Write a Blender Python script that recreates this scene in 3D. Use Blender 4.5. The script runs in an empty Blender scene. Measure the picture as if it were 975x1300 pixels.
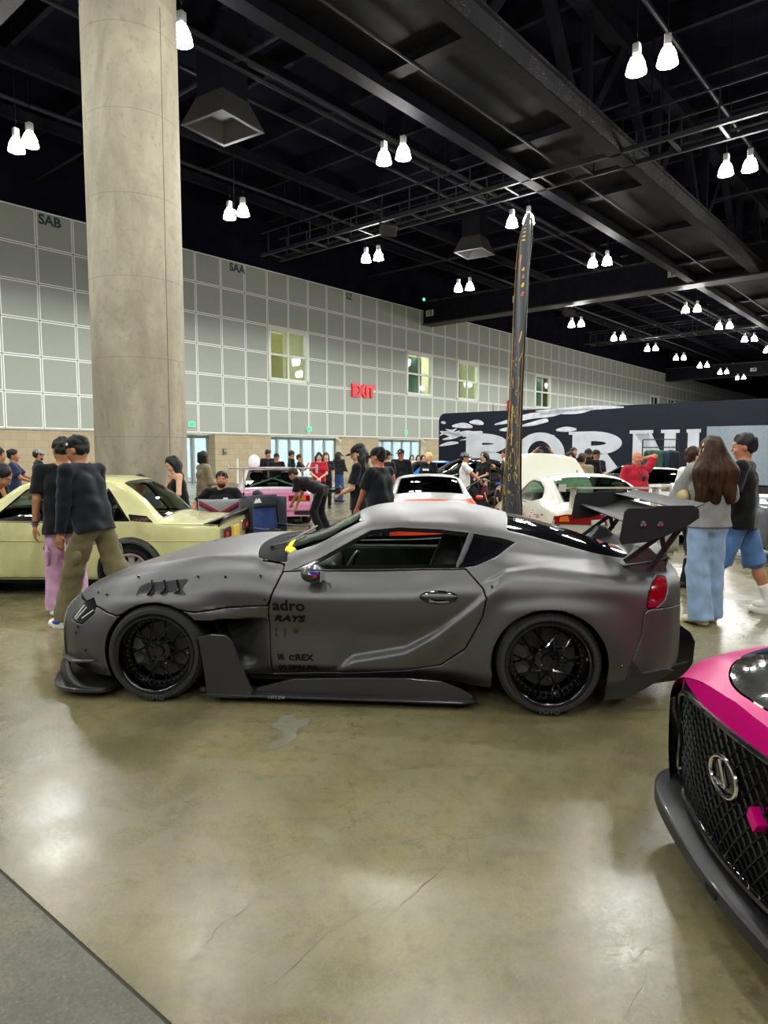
import bpy, bmesh, math, random
import numpy as np
from mathutils import Vector, Matrix, Euler
random.seed(7)
SC = bpy.context.scene
COL = SC.collection
PI = math.pi
# ------------------------------------------------------------------ camera model (975 x 1300)
FPX, CAMH, HORIZ = 870.0, 1.58, 575.0
TH = math.atan((650 - HORIZ) / FPX)
_f = np.array([0, math.cos(TH), -math.sin(TH)]); _u = np.array([0, math.sin(TH), math.cos(TH)]); _r = np.array([1, 0, 0.])
EYE = np.array([0, 0, CAMH])
def ray(px, py): return _f + (px - 487.5) / FPX * _r - (py - 650) / FPX * _u
def gz(px, py, z=0.0):
    d = ray(px, py); return EYE + d * (z - CAMH) / d[2]
def aty(px, py, Y):
    d = ray(px, py); return EYE + d * Y / d[1]

# ------------------------------------------------------------------ materials
MATS = {}
def lin(c):
    return tuple(((x / 12.92) if x <= 0.04045 else ((x + 0.055) / 1.055) ** 2.4) for x in c)
def hexc(h):
    return lin(tuple(int(h[i:i + 2], 16) / 255 for i in (0, 2, 4)))
def mat(name, col, rough=0.5, metal=0.0, var=0.12, scale=14.0, bump=0.0, bscale=120.0, coat=0.0, emit=None, estr=0.0,
        alpha=1.0, trans=0.0, ior=1.45, spec=0.5, sheen=0.0, stretch=None, rvar=0.0, coatr=0.03):
    if name in MATS: return MATS[name]
    if isinstance(col, str): col = hexc(col)
    m = bpy.data.materials.new(name); m.use_nodes = True
    nt = m.node_tree; N = nt.nodes; L = nt.links
    b = N['Principled BSDF']
    b.inputs['Roughness'].default_value = rough; b.inputs['Metallic'].default_value = metal
    b.inputs['Coat Weight'].default_value = coat; b.inputs['Coat Roughness'].default_value = coatr
    b.inputs['IOR'].default_value = ior; b.inputs['Specular IOR Level'].default_value = spec
    b.inputs['Transmission Weight'].default_value = trans; b.inputs['Alpha'].default_value = alpha
    b.inputs['Sheen Weight'].default_value = sheen
    tc = N.new('ShaderNodeTexCoord'); mp = N.new('ShaderNodeMapping')
    if stretch: mp.inputs['Scale'].default_value = stretch
    L.new(tc.outputs['Object'], mp.inputs['Vector'])
    nz = N.new('ShaderNodeTexNoise'); nz.inputs['Scale'].default_value = scale; nz.inputs['Detail'].default_value = 4
    L.new(mp.outputs['Vector'], nz.inputs['Vector'])
    rp = N.new('ShaderNodeValToRGB')
    rp.color_ramp.elements[0].position = 0.3; rp.color_ramp.elements[1].position = 0.7
    rp.color_ramp.elements[0].color = tuple(c * (1 - var) for c in col) + (1,)
    rp.color_ramp.elements[1].color = tuple(min(1, c * (1 + var)) for c in col) + (1,)
    L.new(nz.outputs['Fac'], rp.inputs['Fac']); L.new(rp.outputs['Color'], b.inputs['Base Color'])
    if rvar > 0:
        mr = N.new('ShaderNodeMapRange'); mr.inputs['To Min'].default_value = max(0.02, rough - rvar); mr.inputs['To Max'].default_value = rough + rvar
        L.new(nz.outputs['Fac'], mr.inputs['Value']); L.new(mr.outputs['Result'], b.inputs['Roughness'])
    if bump > 0:
        n2 = N.new('ShaderNodeTexNoise'); n2.inputs['Scale'].default_value = bscale; n2.inputs['Detail'].default_value = 3
        L.new(mp.outputs['Vector'], n2.inputs['Vector'])
        bp = N.new('ShaderNodeBump'); bp.inputs['Strength'].default_value = bump; bp.inputs['Distance'].default_value = 0.01
        L.new(n2.outputs['Fac'], bp.inputs['Height']); L.new(bp.outputs['Normal'], b.inputs['Normal'])
    if emit is not None:
        if isinstance(emit, str): emit = hexc(emit)
        b.inputs['Emission Color'].default_value = tuple(emit) + (1,); b.inputs['Emission Strength'].default_value = estr
    MATS[name] = m
    return m
def glass(name, tint, alpha=0.35, rough=0.03):
    """thin tinted window glass: mirror-like reflection over a tinted see-through"""
    if name in MATS: return MATS[name]
    m = bpy.data.materials.new(name); m.use_nodes = True
    nt = m.node_tree; N = nt.nodes; L = nt.links
    N.remove(N['Principled BSDF']); out = N['Material Output']
    tr = N.new('ShaderNodeBsdfTransparent'); gl = N.new('ShaderNodeBsdfGlossy'); fr = N.new('ShaderNodeFresnel'); mx = N.new('ShaderNodeMixShader')
    nz = N.new('ShaderNodeTexNoise'); nz.inputs['Scale'].default_value = 3.0
    rp = N.new('ShaderNodeValToRGB')
    if isinstance(tint, str): tint = hexc(tint)
    rp.color_ramp.elements[0].color = tuple(c * alpha * 0.95 for c in tint) + (1,); rp.color_ramp.elements[1].color = tuple(c * alpha for c in tint) + (1,)
    L.new(nz.outputs['Fac'], rp.inputs['Fac']); L.new(rp.outputs['Color'], tr.inputs['Color'])
    gl.inputs['Roughness'].default_value = rough; gl.inputs['Color'].default_value = (.9, .95, .93, 1); fr.inputs['IOR'].default_value = 1.5
    ge = N.new('ShaderNodeNewGeometry'); sb = N.new('ShaderNodeMath'); sb.operation = 'SUBTRACT'; sb.inputs[0].default_value = 1.0; mu = N.new('ShaderNodeMath'); mu.operation = 'MULTIPLY'
    L.new(ge.outputs['Backfacing'], sb.inputs[1]); L.new(fr.outputs['Fac'], mu.inputs[0]); L.new(sb.outputs[0], mu.inputs[1])
    L.new(mu.outputs[0], mx.inputs['Fac']); L.new(tr.outputs['BSDF'], mx.inputs[1]); L.new(gl.outputs['BSDF'], mx.inputs[2])
    L.new(mx.outputs['Shader'], out.inputs['Surface'])
    MATS[name] = m
    return m
def emis(name, col, strength):
    if name in MATS: return MATS[name]
    return mat(name, (0.8, 0.8, 0.8), emit=col, estr=strength)

# ------------------------------------------------------------------ objects
def thing(name, label=None, cat=None, loc=(0, 0, 0), rz=0.0, group=None, kind=None, rot=None):
    o = bpy.data.objects.new(name, None); COL.objects.link(o)
    o.empty_display_size = 0.2
    o.location = loc; o.rotation_euler = rot if rot else (0, 0, rz)
    tag(o, label, cat, group, kind); return o
def tag(o, label=None, cat=None, group=None, kind=None):
    if label: o['label'] = label
    if cat: o['category'] = cat
    if group: o['group'] = group
    if kind: o['kind'] = kind
    return o
def raw(name, V, Fc, m, parent=None, smooth=True, angle=None, loc=None, rot=None, mi=None):
    me = bpy.data.meshes.new(name)
    me.from_pydata([tuple(map(float, v)) for v in V], [], [tuple(int(i) for i in f) for f in Fc])
    me.validate()
    ms = m if isinstance(m, (list, tuple)) else [m]
    for k in ms: me.materials.append(k)
    if mi is not None and len(mi) == len(me.polygons): me.polygons.foreach_set('material_index', list(map(int, mi)))
    me.polygons.foreach_set('use_smooth', [smooth] * len(me.polygons))
    if smooth and angle is not None: me.set_sharp_from_angle(angle=math.radians(angle))
    me.update()
    o = bpy.data.objects.new(name, me); COL.objects.link(o)
    if parent is not None: o.parent = parent
    if loc is not None: o.location = loc
    if rot is not None: o.rotation_euler = rot
    return o
def bevel(o, w=0.005, seg=2, ang=40):
    md = o.modifiers.new('bevel', 'BEVEL'); md.width = w; md.segments = seg; md.limit_method = 'ANGLE'; md.angle_limit = math.radians(ang); md.harden_normals = False
    return o
def solid(o, t, off=-1):
    md = o.modifiers.new('solidify', 'SOLIDIFY'); md.thickness = t; md.offset = off; return o
def copy_tree(o, parent=None):
    c = o.copy(); COL.objects.link(c); c.parent = parent
    for ch in [x for x in o.children]: copy_tree(ch, c)
    return c

def frame_of(d):
    d = np.array(d, float); d /= np.linalg.norm(d)
    a = np.array([0, 0, 1.]) if abs(d[2]) < 0.9 else np.array([1., 0, 0])
    x = np.cross(a, d); x /= np.linalg.norm(x); y = np.cross(d, x); return x, y, d
class MB:
    """collects shapes into one mesh"""
    def __init__(s): s.V = []; s.F = []; s.M = []; s.mi = 0
    def add(s, V, Fc):
        n = len(s.V); s.V += [tuple(v) for v in V]
        s.F += [tuple(i + n for i in f) for f in Fc]; s.M += [s.mi] * len(Fc); return s
    def box(s, c, d, R=None):
        hx, hy, hz = d[0] / 2, d[1] / 2, d[2] / 2
        P = [np.array([x, y, z]) for x in (-hx, hx) for y in (-hy, hy) for z in (-hz, hz)]
        if R is not None:
            R = np.array(Euler(R).to_matrix()) if not isinstance(R, np.ndarray) else R
            P = [R @ p for p in P]
        P = [p + np.array(c) for p in P]
        return s.add(P, [(0, 1, 3, 2), (4, 6, 7, 5), (0, 4, 5, 1), (2, 3, 7, 6), (0, 2, 6, 4), (1, 5, 7, 3)])
    def bb(s, x0, x1, y0, y1, z0, z1): return s.box(((x0 + x1) / 2, (y0 + y1) / 2, (z0 + z1) / 2), (x1 - x0, y1 - y0, z1 - z0))
    def cyl(s, a, b, r, r2=None, n=16, caps=True):
        a = np.array(a, float); b = np.array(b, float); x, y, d = frame_of(b - a); r2 = r if r2 is None else r2
        V = []; 
        for k in range(n):
            t = 2 * PI * k / n; q = x * math.cos(t) + y * math.sin(t); V.append(a + q * r); V.append(b + q * r2)
        Fc = [(2 * k, 2 * ((k + 1) % n), 2 * ((k + 1) % n) + 1, 2 * k + 1) for k in range(n)]
        if caps: Fc += [tuple(2 * k for k in range(n))[::-1], tuple(2 * k + 1 for k in range(n))]
        return s.add(V, Fc)
    def tube(s, P, r, n=8, closed=False, caps=True):
        P = [np.array(p, float) for p in P]; m = len(P); V = []; Fc = []
        rs = r if isinstance(r, (list, tuple, np.ndarray)) else [r] * m
        T = []
        for i in range(m):
            if closed: t = P[(i + 1) % m] - P[i - 1]
            else: t = P[min(i + 1, m - 1)] - P[max(i - 1, 0)]
            T.append(t / (np.linalg.norm(t) + 1e-12))
        x, y, _ = frame_of(T[0])
        for i in range(m):
            x = x - T[i] * (x @ T[i]); x /= np.linalg.norm(x) + 1e-12; y = np.cross(T[i], x)
            for k in range(n):
                a = 2 * PI * k / n; V.append(P[i] + (x * math.cos(a) + y * math.sin(a)) * rs[i])
        for i in range(m if closed else m - 1):
            j = (i + 1) % m
            for k in range(n): Fc.append((i * n + k, i * n + (k + 1) % n, j * n + (k + 1) % n, j * n + k))
        if not closed and caps: Fc += [tuple(range(n))[::-1], tuple((m - 1) * n + k for k in range(n))]
        return s.add(V, Fc)
    def lathe(s, prof, n=32, c=(0, 0, 0), axis='z', closed=False, a0=0, a1=2 * PI):
        V = []; Fc = []; m = len(prof); full = abs(a1 - a0 - 2 * PI) < 1e-6; nn = n if full else n + 1
        for k in range(nn):
            t = a0 + (a1 - a0) * k / n
            for (r, h) in prof:
                p = (r * math.cos(t), r * math.sin(t), h)
                if axis == 'y': p = (p[0], p[2], p[1])
                if axis == 'x': p = (p[2], p[0], p[1])
                V.append((p[0] + c[0], p[1] + c[1], p[2] + c[2]))
        for k in range(n):
            k2 = (k + 1) % nn
            for i in range(m if closed else m - 1):
                j = (i + 1) % m
                Fc.append((k * m + i, k * m + j, k2 * m + j, k2 * m + i))
        return s.add(V, Fc)
    def prism(s, poly, h0, h1, ax='z'):
        """polygon extruded along ax: z->(x,y), y->(x,z), x->(y,z)"""
        n = len(poly)
        def P(u, v, h): return {'z': (u, v, h), 'y': (u, h, v), 'x': (h, u, v)}[ax]
        V = [P(u, v, h0) for u, v in poly] + [P(u, v, h1) for u, v in poly]
        Fc = [tuple(range(n))[::-1], tuple(range(n, 2 * n))] + [(k, (k + 1) % n, n + (k + 1) % n, n + k) for k in range(n)]
        return s.add(V, Fc)
    def ball(s, c, r, n=16, m=10):
        r = (r, r, r) if not isinstance(r, (tuple, list)) else r
        V = []; Fc = []
        for i in range(m + 1):
            a = PI * i / m
            for k in range(n):
                b = 2 * PI * k / n
                V.append((c[0] + r[0] * math.sin(a) * math.cos(b), c[1] + r[1] * math.sin(a) * math.sin(b), c[2] + r[2] * math.cos(a)))
        for i in range(m):
            for k in range(n): Fc.append((i * n + k, (i + 1) * n + k, (i + 1) * n + (k + 1) % n, i * n + (k + 1) % n))
        return s.add(V, Fc)
    def grid(s, G):
        """G[i][j] points"""
        a = len(G); b = len(G[0]); V = [p for row in G for p in row]
        return s.add(V, [(i * b + j, i * b + j + 1, (i + 1) * b + j + 1, (i + 1) * b + j) for i in range(a - 1) for j in range(b - 1)])
    def build(s, name, m, parent=None, smooth=False, angle=35, loc=None, rot=None, fixn=True):
        o = raw(name, s.V, s.F, m, parent, smooth, angle if smooth else None, loc, rot, s.M if isinstance(m, (list, tuple)) else None)
        if fixn:
            bm = bmesh.new(); bm.from_mesh(o.data); bmesh.ops.recalc_face_normals(bm, faces=bm.faces); bm.to_mesh(o.data); bm.free()
            if smooth: o.data.set_sharp_from_angle(angle=math.radians(angle))
        return o

# ------------------------------------------------------------------ splines
def pchip(xk, yk, x):
    xk = np.asarray(xk, float); yk = np.asarray(yk, float); x = np.asarray(x, float)
    h = np.diff(xk); dl = np.diff(yk, axis=0) / h.reshape(-1, *([1] * (yk.ndim - 1)))
    d = np.zeros_like(yk)
    w1 = (2 * h[1:] + h[:-1]).reshape(-1, *([1] * (yk.ndim - 1))); w2 = (h[1:] + 2 * h[:-1]).reshape(-1, *([1] * (yk.ndim - 1)))
    with np.errstate(divide='ignore', invalid='ignore'):
        hm = (w1 + w2) / (w1 / dl[:-1] + w2 / dl[1:])
    d[1:-1] = np.where(dl[:-1] * dl[1:] > 0, hm, 0)
    d[0] = dl[0]; d[-1] = dl[-1]
    i = np.clip(np.searchsorted(xk, x) - 1, 0, len(xk) - 2)
    sh = (-1,) + (1,) * (yk.ndim - 1)
    t = ((x - xk[i]) / h[i]).reshape(sh); H = h[i].reshape(sh)
    return ((1 + 2 * t) * (1 - t) ** 2) * yk[i] + t * (1 - t) ** 2 * H * d[i] + t * t * (3 - 2 * t) * yk[i + 1] + t * t * (t - 1) * H * d[i + 1]
def catmull(P, n=8, closed=False):
    P = np.array(P, float); m = len(P); out = []
    for i in range(m if closed else m - 1):
        p0 = P[(i - 1) % m] if closed or i > 0 else 2 * P[0] - P[1]
        p1 = P[i]; p2 = P[(i + 1) % m]
        p3 = P[(i + 2) % m] if closed or i + 2 < m else 2 * P[-1] - P[-2]
        for k in range(n):
            t = k / n
            out.append(0.5 * (2 * p1 + (p2 - p0) * t + (2 * p0 - 5 * p1 + 4 * p2 - p3) * t * t + (3 * p1 - p0 - 3 * p2 + p3) * t ** 3))
    if not closed: out.append(P[-1])
    return np.array(out)
def poly_sdf(Q, poly):
    """signed distance of points Q (n,2) to polygon (negative inside)"""
    poly = np.asarray(poly, float); d = np.full(len(Q), 1e9); s = np.ones(len(Q)); n = len(poly)
    for i in range(n):
        a = poly[i]; b = poly[i - 1]; e = b - a; w = Q - a
        t = np.clip((w @ e) / (e @ e + 1e-12), 0, 1)
        r = w - t[:, None] * e; d = np.minimum(d, (r ** 2).sum(1))
        c1 = Q[:, 1] >= a[1]; c2 = Q[:, 1] < b[1]; c3 = e[0] * w[:, 1] > e[1] * w[:, 0]
        flip = (c1 & c2 & c3) | (~c1 & ~c2 & ~c3)
        s = np.where(flip, -s, s)
    return s * np.sqrt(d)
class Skin:
    """polygon soup that can be cut along the zero line of a function of its vertices"""
    def __init__(s, V, F): s.V = np.asarray(V, float); s.F = F
    def cut(s, g):
        """returns (part with g<0, part with g>=0)"""
        V = list(s.V); neg = []; pos = []; cache = {}; nb = len(V)
        def mid(i, j):
            k = (i, j) if i < j else (j, i)
            if k not in cache:
                t = g[i] / (g[i] - g[j]); cache[k] = len(V); V.append(s.V[i] + t * (s.V[j] - s.V[i]))
            return cache[k]
        sg = g < 0
        for f in s.F:
            c = sum(1 for i in f if sg[i])
            if c == len(f): neg.append(f)
            elif c == 0: pos.append(f)
            else:
                A = []; B = []; n = len(f)
                for q in range(n):
                    i, j = f[q], f[(q + 1) % n]
                    (A if sg[i] else B).append(i)
                    if sg[i] != sg[j]:
                        m_ = mid(i, j); A.append(m_); B.append(m_)
                if len(A) > 2: neg.append(tuple(A))
                if len(B) > 2: pos.append(tuple(B))
        return Skin(V, neg).compact(), Skin(V, pos).compact()
    def compact(s):
        used = sorted({i for f in s.F for i in f}); mp = {o: n for n, o in enumerate(used)}
        return Skin(np.asarray([s.V[i] for i in used]) if used else np.zeros((0, 3)), [tuple(mp[i] for i in f) for f in s.F])
    def build(s, name, m, parent=None, angle=50, thick=0.0):
        if not len(s.F): return None
        o = raw(name, s.V, s.F, m, parent, True, angle)
        if thick: solid(o, thick)
        return o
    def side(s): return s.V[:, [0, 2]]
    def plan(s): return s.V[:, [0, 1]]
    def join(s, t): return Skin(np.vstack([s.V, t.V]), s.F + [tuple(i + len(s.V) for i in f) for f in t.F])

# ------------------------------------------------------------------ implicit surfaces
class SDF:
    def __init__(s): s.p = []; s.cuts = []; s.noise = None
    def cap(s, a, b, ra, rb=None, k=0.03, cut0=None, cut1=None, sub=False):
        s.p.append(('c', np.array(a, float), np.array(b, float), ra, ra if rb is None else rb, k, cut0, cut1, sub)); return s
    def ell(s, c, r, R=None, k=0.02, sub=False):
        r = np.array(r if isinstance(r, (tuple, list, np.ndarray)) else (r, r, r), float)
        s.p.append(('e', np.array(c, float), r, R, k, sub)); return s
    def plane(s, p, n):
        """keeps the side n points away from"""
        n = np.array(n, float); n /= np.linalg.norm(n); s.cuts.append((np.array(p, float), n)); return s
    def bounds(s, pad=0.04):
        lo = np.full(3, 1e9); hi = -lo
        for q in s.p:
            if q[-1]: continue
            if q[0] == 'c':
                r = max(q[3], q[4]); lo = np.minimum(lo, np.minimum(q[1], q[2]) - r); hi = np.maximum(hi, np.maximum(q[1], q[2]) + r)
            else:
                r = q[2].max(); lo = np.minimum(lo, q[1] - r); hi = np.maximum(hi, q[1] + r)
        return lo - pad, hi + pad
    def __call__(s, P):
        D = np.full(len(P), 1e3)
        for q in s.p:
            if q[0] == 'c':
                _, a, b, ra, rb, k, c0, c1, sub = q; e = b - a; ee = e @ e + 1e-12
                w = P - a; t = np.clip((w @ e) / ee, 0, 1)
                d = np.sqrt(((w - t[:, None] * e) ** 2).sum(1)) - (ra + (rb - ra) * t)
                u = e / math.sqrt(ee)
                if c1 is not None: d = np.maximum(d, (P - b) @ u - c1)
                if c0 is not None: d = np.maximum(d, (a - P) @ u - c0)
            else:
                _, c, r, R, k, sub = q; w = P - c
                if R is not None: w = w @ R
                n = np.sqrt(((w / r) ** 2).sum(1)); g = np.sqrt(((w / r ** 2) ** 2).sum(1)) + 1e-9
                d = n * (n - 1) / g
            if sub:
                h = np.clip(0.5 - 0.5 * (D + d) / k, 0, 1); D = D + (-d - D) * h + k * h * (1 - h)
            else:
                h = np.clip(0.5 + 0.5 * (D - d) / k, 0, 1); D = D + (d - D) * h - k * h * (1 - h)
        if s.noise is not None: D = D + s.noise(P)
        for p, n in s.cuts: D = np.maximum(D, (P - p) @ n)
        return D
    def mesh(s, h):
        lo, hi = s.bounds()
        B = 8; nb = np.maximum(1, np.ceil((hi - lo) / (h * B)).astype(int)); n = nb * B
        c = [lo[i] + (np.arange(nb[i]) + 0.5) * B * h for i in range(3)]
        G = np.stack(np.meshgrid(*c, indexing='ij'), -1).reshape(-1, 3)
        dc = s(G); keep = np.abs(dc) < B * h * 0.87 + 0.035
        D = np.repeat(np.repeat(np.repeat(dc.reshape(nb), B, 0), B, 1), B, 2)
        D = np.pad(D, ((0, 1),) * 3, mode='edge')
        kb = np.argwhere(keep.reshape(nb))
        off = np.stack(np.meshgrid(*[np.arange(B + 1)] * 3, indexing='ij'), -1).reshape(-1, 3)
        idx = (kb[:, None, :] * B + off[None]).reshape(-1, 3)
        flat = np.unique(np.ravel_multi_index(idx.T, D.shape)); ijk = np.stack(np.unravel_index(flat, D.shape), -1)
        D.reshape(-1)[flat] = s(lo + ijk * h)
        D[0] = D[-1] = 1; D[:, 0] = D[:, -1] = 1; D[:, :, 0] = D[:, :, -1] = 1
        return nets(D, lo, h)
def nets(D, lo, h):
    S = D < 0
    n = np.array(D.shape) - 1
    cn = [S[i:n[0] + i, j:n[1] + j, k:n[2] + k] for i in (0, 1) for j in (0, 1) for k in (0, 1)]
    a = np.zeros(n, bool); al = np.ones(n, bool)
    for q in cn: a |= q; al &= q
    act = a & ~al; C = np.argwhere(act)
    ID = np.full(n, -1, int); ID[act] = np.arange(len(C))
    acc = np.zeros((len(C), 3)); cnt = np.zeros(len(C))
    cor = [(i, j, k) for i in (0, 1) for j in (0, 1) for k in (0, 1)]
    val = {o: D[C[:, 0] + o[0], C[:, 1] + o[1], C[:, 2] + o[2]] for o in cor}
    for o in cor:
        for ax in range(3):
            if o[ax] == 0:
                p = list(o); p[ax] = 1; p = tuple(p); va, vb = val[o], val[p]
                x = (va < 0) != (vb < 0); t = np.where(x, va / np.where(va == vb, 1, va - vb), 0)
                pt = np.tile(np.array(o, float), (len(C), 1)); pt[:, ax] = t
                acc[x] += pt[x]; cnt[x] += 1
    V = lo + (C + acc / cnt[:, None]) * h
    Fs = []
    for ax in range(3):
        u, v = (ax + 1) % 3, (ax + 2) % 3
        s0 = [slice(0, None)] * 3; s1 = [slice(0, None)] * 3
        s0[ax] = slice(0, -1); s1[ax] = slice(1, None)
        A = S[tuple(s0)]; Bm = S[tuple(s1)]
        E = np.argwhere(A != Bm)
        E = E[(E[:, u] > 0) & (E[:, v] > 0) & (E[:, u] < n[u]) & (E[:, v] < n[v])]
        inv = A[E[:, 0], E[:, 1], E[:, 2]]
        def g(du, dv):
            q = E.copy(); q[:, u] += du; q[:, v] += dv; return ID[q[:, 0], q[:, 1], q[:, 2]]
        Q = np.stack([g(-1, -1), g(0, -1), g(0, 0), g(-1, 0)], 1)
        Q[~inv] = Q[~inv][:, ::-1]; Fs.append(Q)
    Fa = np.concatenate(Fs); Fa = Fa[(Fa >= 0).all(1)]
    return V, Fa
def qmesh(name, V, Fq, m, parent=None, smooth=True):
    me = bpy.data.meshes.new(name)
    me.vertices.add(len(V)); me.vertices.foreach_set('co', np.asarray(V, np.float32).ravel())
    nf = len(Fq); me.loops.add(nf * 4); me.polygons.add(nf)
    me.loops.foreach_set('vertex_index', np.asarray(Fq, np.int32).ravel())
    me.polygons.foreach_set('loop_start', np.arange(0, nf * 4, 4, dtype=np.int32))
    me.polygons.foreach_set('use_smooth', np.full(nf, smooth))
    me.update(calc_edges=True); me.validate()
    for k in (m if isinstance(m, (list, tuple)) else [m]): me.materials.append(k)
    o = bpy.data.objects.new(name, me); COL.objects.link(o)
    if parent is not None: o.parent = parent
    return o
def blob(name, sdf, h, m, parent=None): 
    V, Fq = sdf.mesh(h); return qmesh(name, V, Fq, m, parent)
def folds(amp, freq, seed=0, ani=(1, 1, 1)):
    rs = np.random.RandomState(seed); W = rs.normal(size=(6, 3)) * np.array(ani); W = W / np.linalg.norm(W, axis=1)[:, None] * freq * rs.uniform(.6, 1.5, (6, 1)); ph = rs.uniform(0, 6.28, 6)
    def fn(P):
        q = P + 0.03 * np.sin(P[:, [1, 2, 0]] * 17 + seed)
        return amp * np.sin(q @ W.T + ph).sum(1) / 2.2
    return fn
# ------------------------------------------------------------------ lettering
def text(name, body, m, parent=None, size=0.1, loc=(0, 0, 0), rot=(PI / 2, 0, 0), depth=0.002, bold=0.0, align='CENTER', shear=0.0, sx=1.0):
    cu = bpy.data.curves.new(name, 'FONT'); cu.body = body; cu.size = size; cu.extrude = depth; cu.offset = bold; cu.align_x = align; cu.align_y = 'CENTER'; cu.shear = shear
    cu.resolution_u = 3
    cu.materials.append(m); o = bpy.data.objects.new(name, cu); COL.objects.link(o)
    o.location = loc; o.rotation_euler = rot; o.scale = (sx, 1, 1)
    if parent is not None: o.parent = parent
    return o
# ================================================================== the hall
W0 = np.array([-15.1213, 27.9410, 0.0]); WD = np.array([0.6484, 0.7613, 0]); WN = np.array([0.7613, -0.6484, 0])
WRZ = math.atan2(WD[1], WD[0])
def hall(s, w, z=0.0): return W0 + WD * s + WN * w + np.array([0, 0, z])
def hallof(P): q = np.array(P) - W0; return q @ WD, q @ WN
HB, HT, PW, PH, PS0 = 2.58, 11.5, 1.52, 1.4867, 1.33
def nodes(m): return m.node_tree, m.node_tree.nodes, m.node_tree.links
class NB:
    """tiny node-graph writer"""
    def __init__(s, name):
        s.m = bpy.data.materials.new(name); s.m.use_nodes = True; s.t = s.m.node_tree; s.b = s.t.nodes['Principled BSDF']
    def n(s, typ, **kw):
        o = s.t.nodes.new(typ)
        for k, v in kw.items(): setattr(o, k, v)
        return o
    def link(s, a, b): s.t.links.new(a, b)
    def put(s, sock, v):
        if hasattr(v, 'is_linked') or hasattr(v, 'links'): s.link(v, sock)
        else: sock.default_value = v
    def math(s, op, a, b=0.0, c=None):
        o = s.n('ShaderNodeMath', operation=op); s.put(o.inputs[0], a); s.put(o.inputs[1], b)
        if c is not None: s.put(o.inputs[2], c)
        return o.outputs[0]
    def mix(s, f, a, b):
        o = s.n('ShaderNodeMix', data_type='RGBA'); s.put(o.inputs[0], f)
        s.put(o.inputs[6], a if not isinstance(a, tuple) else a + (1,)); s.put(o.inputs[7], b if not isinstance(b, tuple) else b + (1,)); return o.outputs[2]
    def noise(s, vec, scale, detail=4, rough=0.5, dist=0.0):
        o = s.n('ShaderNodeTexNoise'); s.put(o.inputs['Vector'], vec); o.inputs['Scale'].default_value = scale; o.inputs['Detail'].default_value = detail
        o.inputs['Roughness'].default_value = rough; o.inputs['Distortion'].default_value = dist; return o.outputs['Fac']
    def ramp(s, f, *st):
        o = s.n('ShaderNodeValToRGB'); s.put(o.inputs[0], f); e = o.color_ramp.elements
        while len(e) < len(st): e.new(0.5)
        for k, (p, c) in enumerate(st): e[k].position = p; e[k].color = (c if isinstance(c, tuple) else (c, c, c)) + (1,)
        return o.outputs[0]
    def smooth(s, v, a, b):
        o = s.n('ShaderNodeMapRange', interpolation_type='SMOOTHSTEP'); s.put(o.inputs[0], v); o.inputs[1].default_value = a; o.inputs[2].default_value = b; return o.outputs[0]
    def coords(s, kind='Object'): return s.n('ShaderNodeTexCoord').outputs[kind]
    def mapping(s, v, scale=(1, 1, 1), rot=(0, 0, 0), loc=(0, 0, 0)):
        o = s.n('ShaderNodeMapping'); s.link(v, o.inputs[0]); o.inputs['Scale'].default_value = scale; o.inputs['Rotation'].default_value = rot; o.inputs['Location'].default_value = loc; return o.outputs[0]
    def xyz(s, v): o = s.n('ShaderNodeSeparateXYZ'); s.link(v, o.inputs[0]); return o.outputs
    def bump(s, h, st=0.3, d=0.01):
        o = s.n('ShaderNodeBump'); s.put(o.inputs['Height'], h); o.inputs['Strength'].default_value = st; o.inputs['Distance'].default_value = d; s.link(o.outputs[0], s.b.inputs['Normal'])
    def col(s, c): s.put(s.b.inputs['Base Color'], c if not isinstance(c, tuple) else c + (1,)); return s
    def rough(s, r): s.put(s.b.inputs['Roughness'], r); return s

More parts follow.
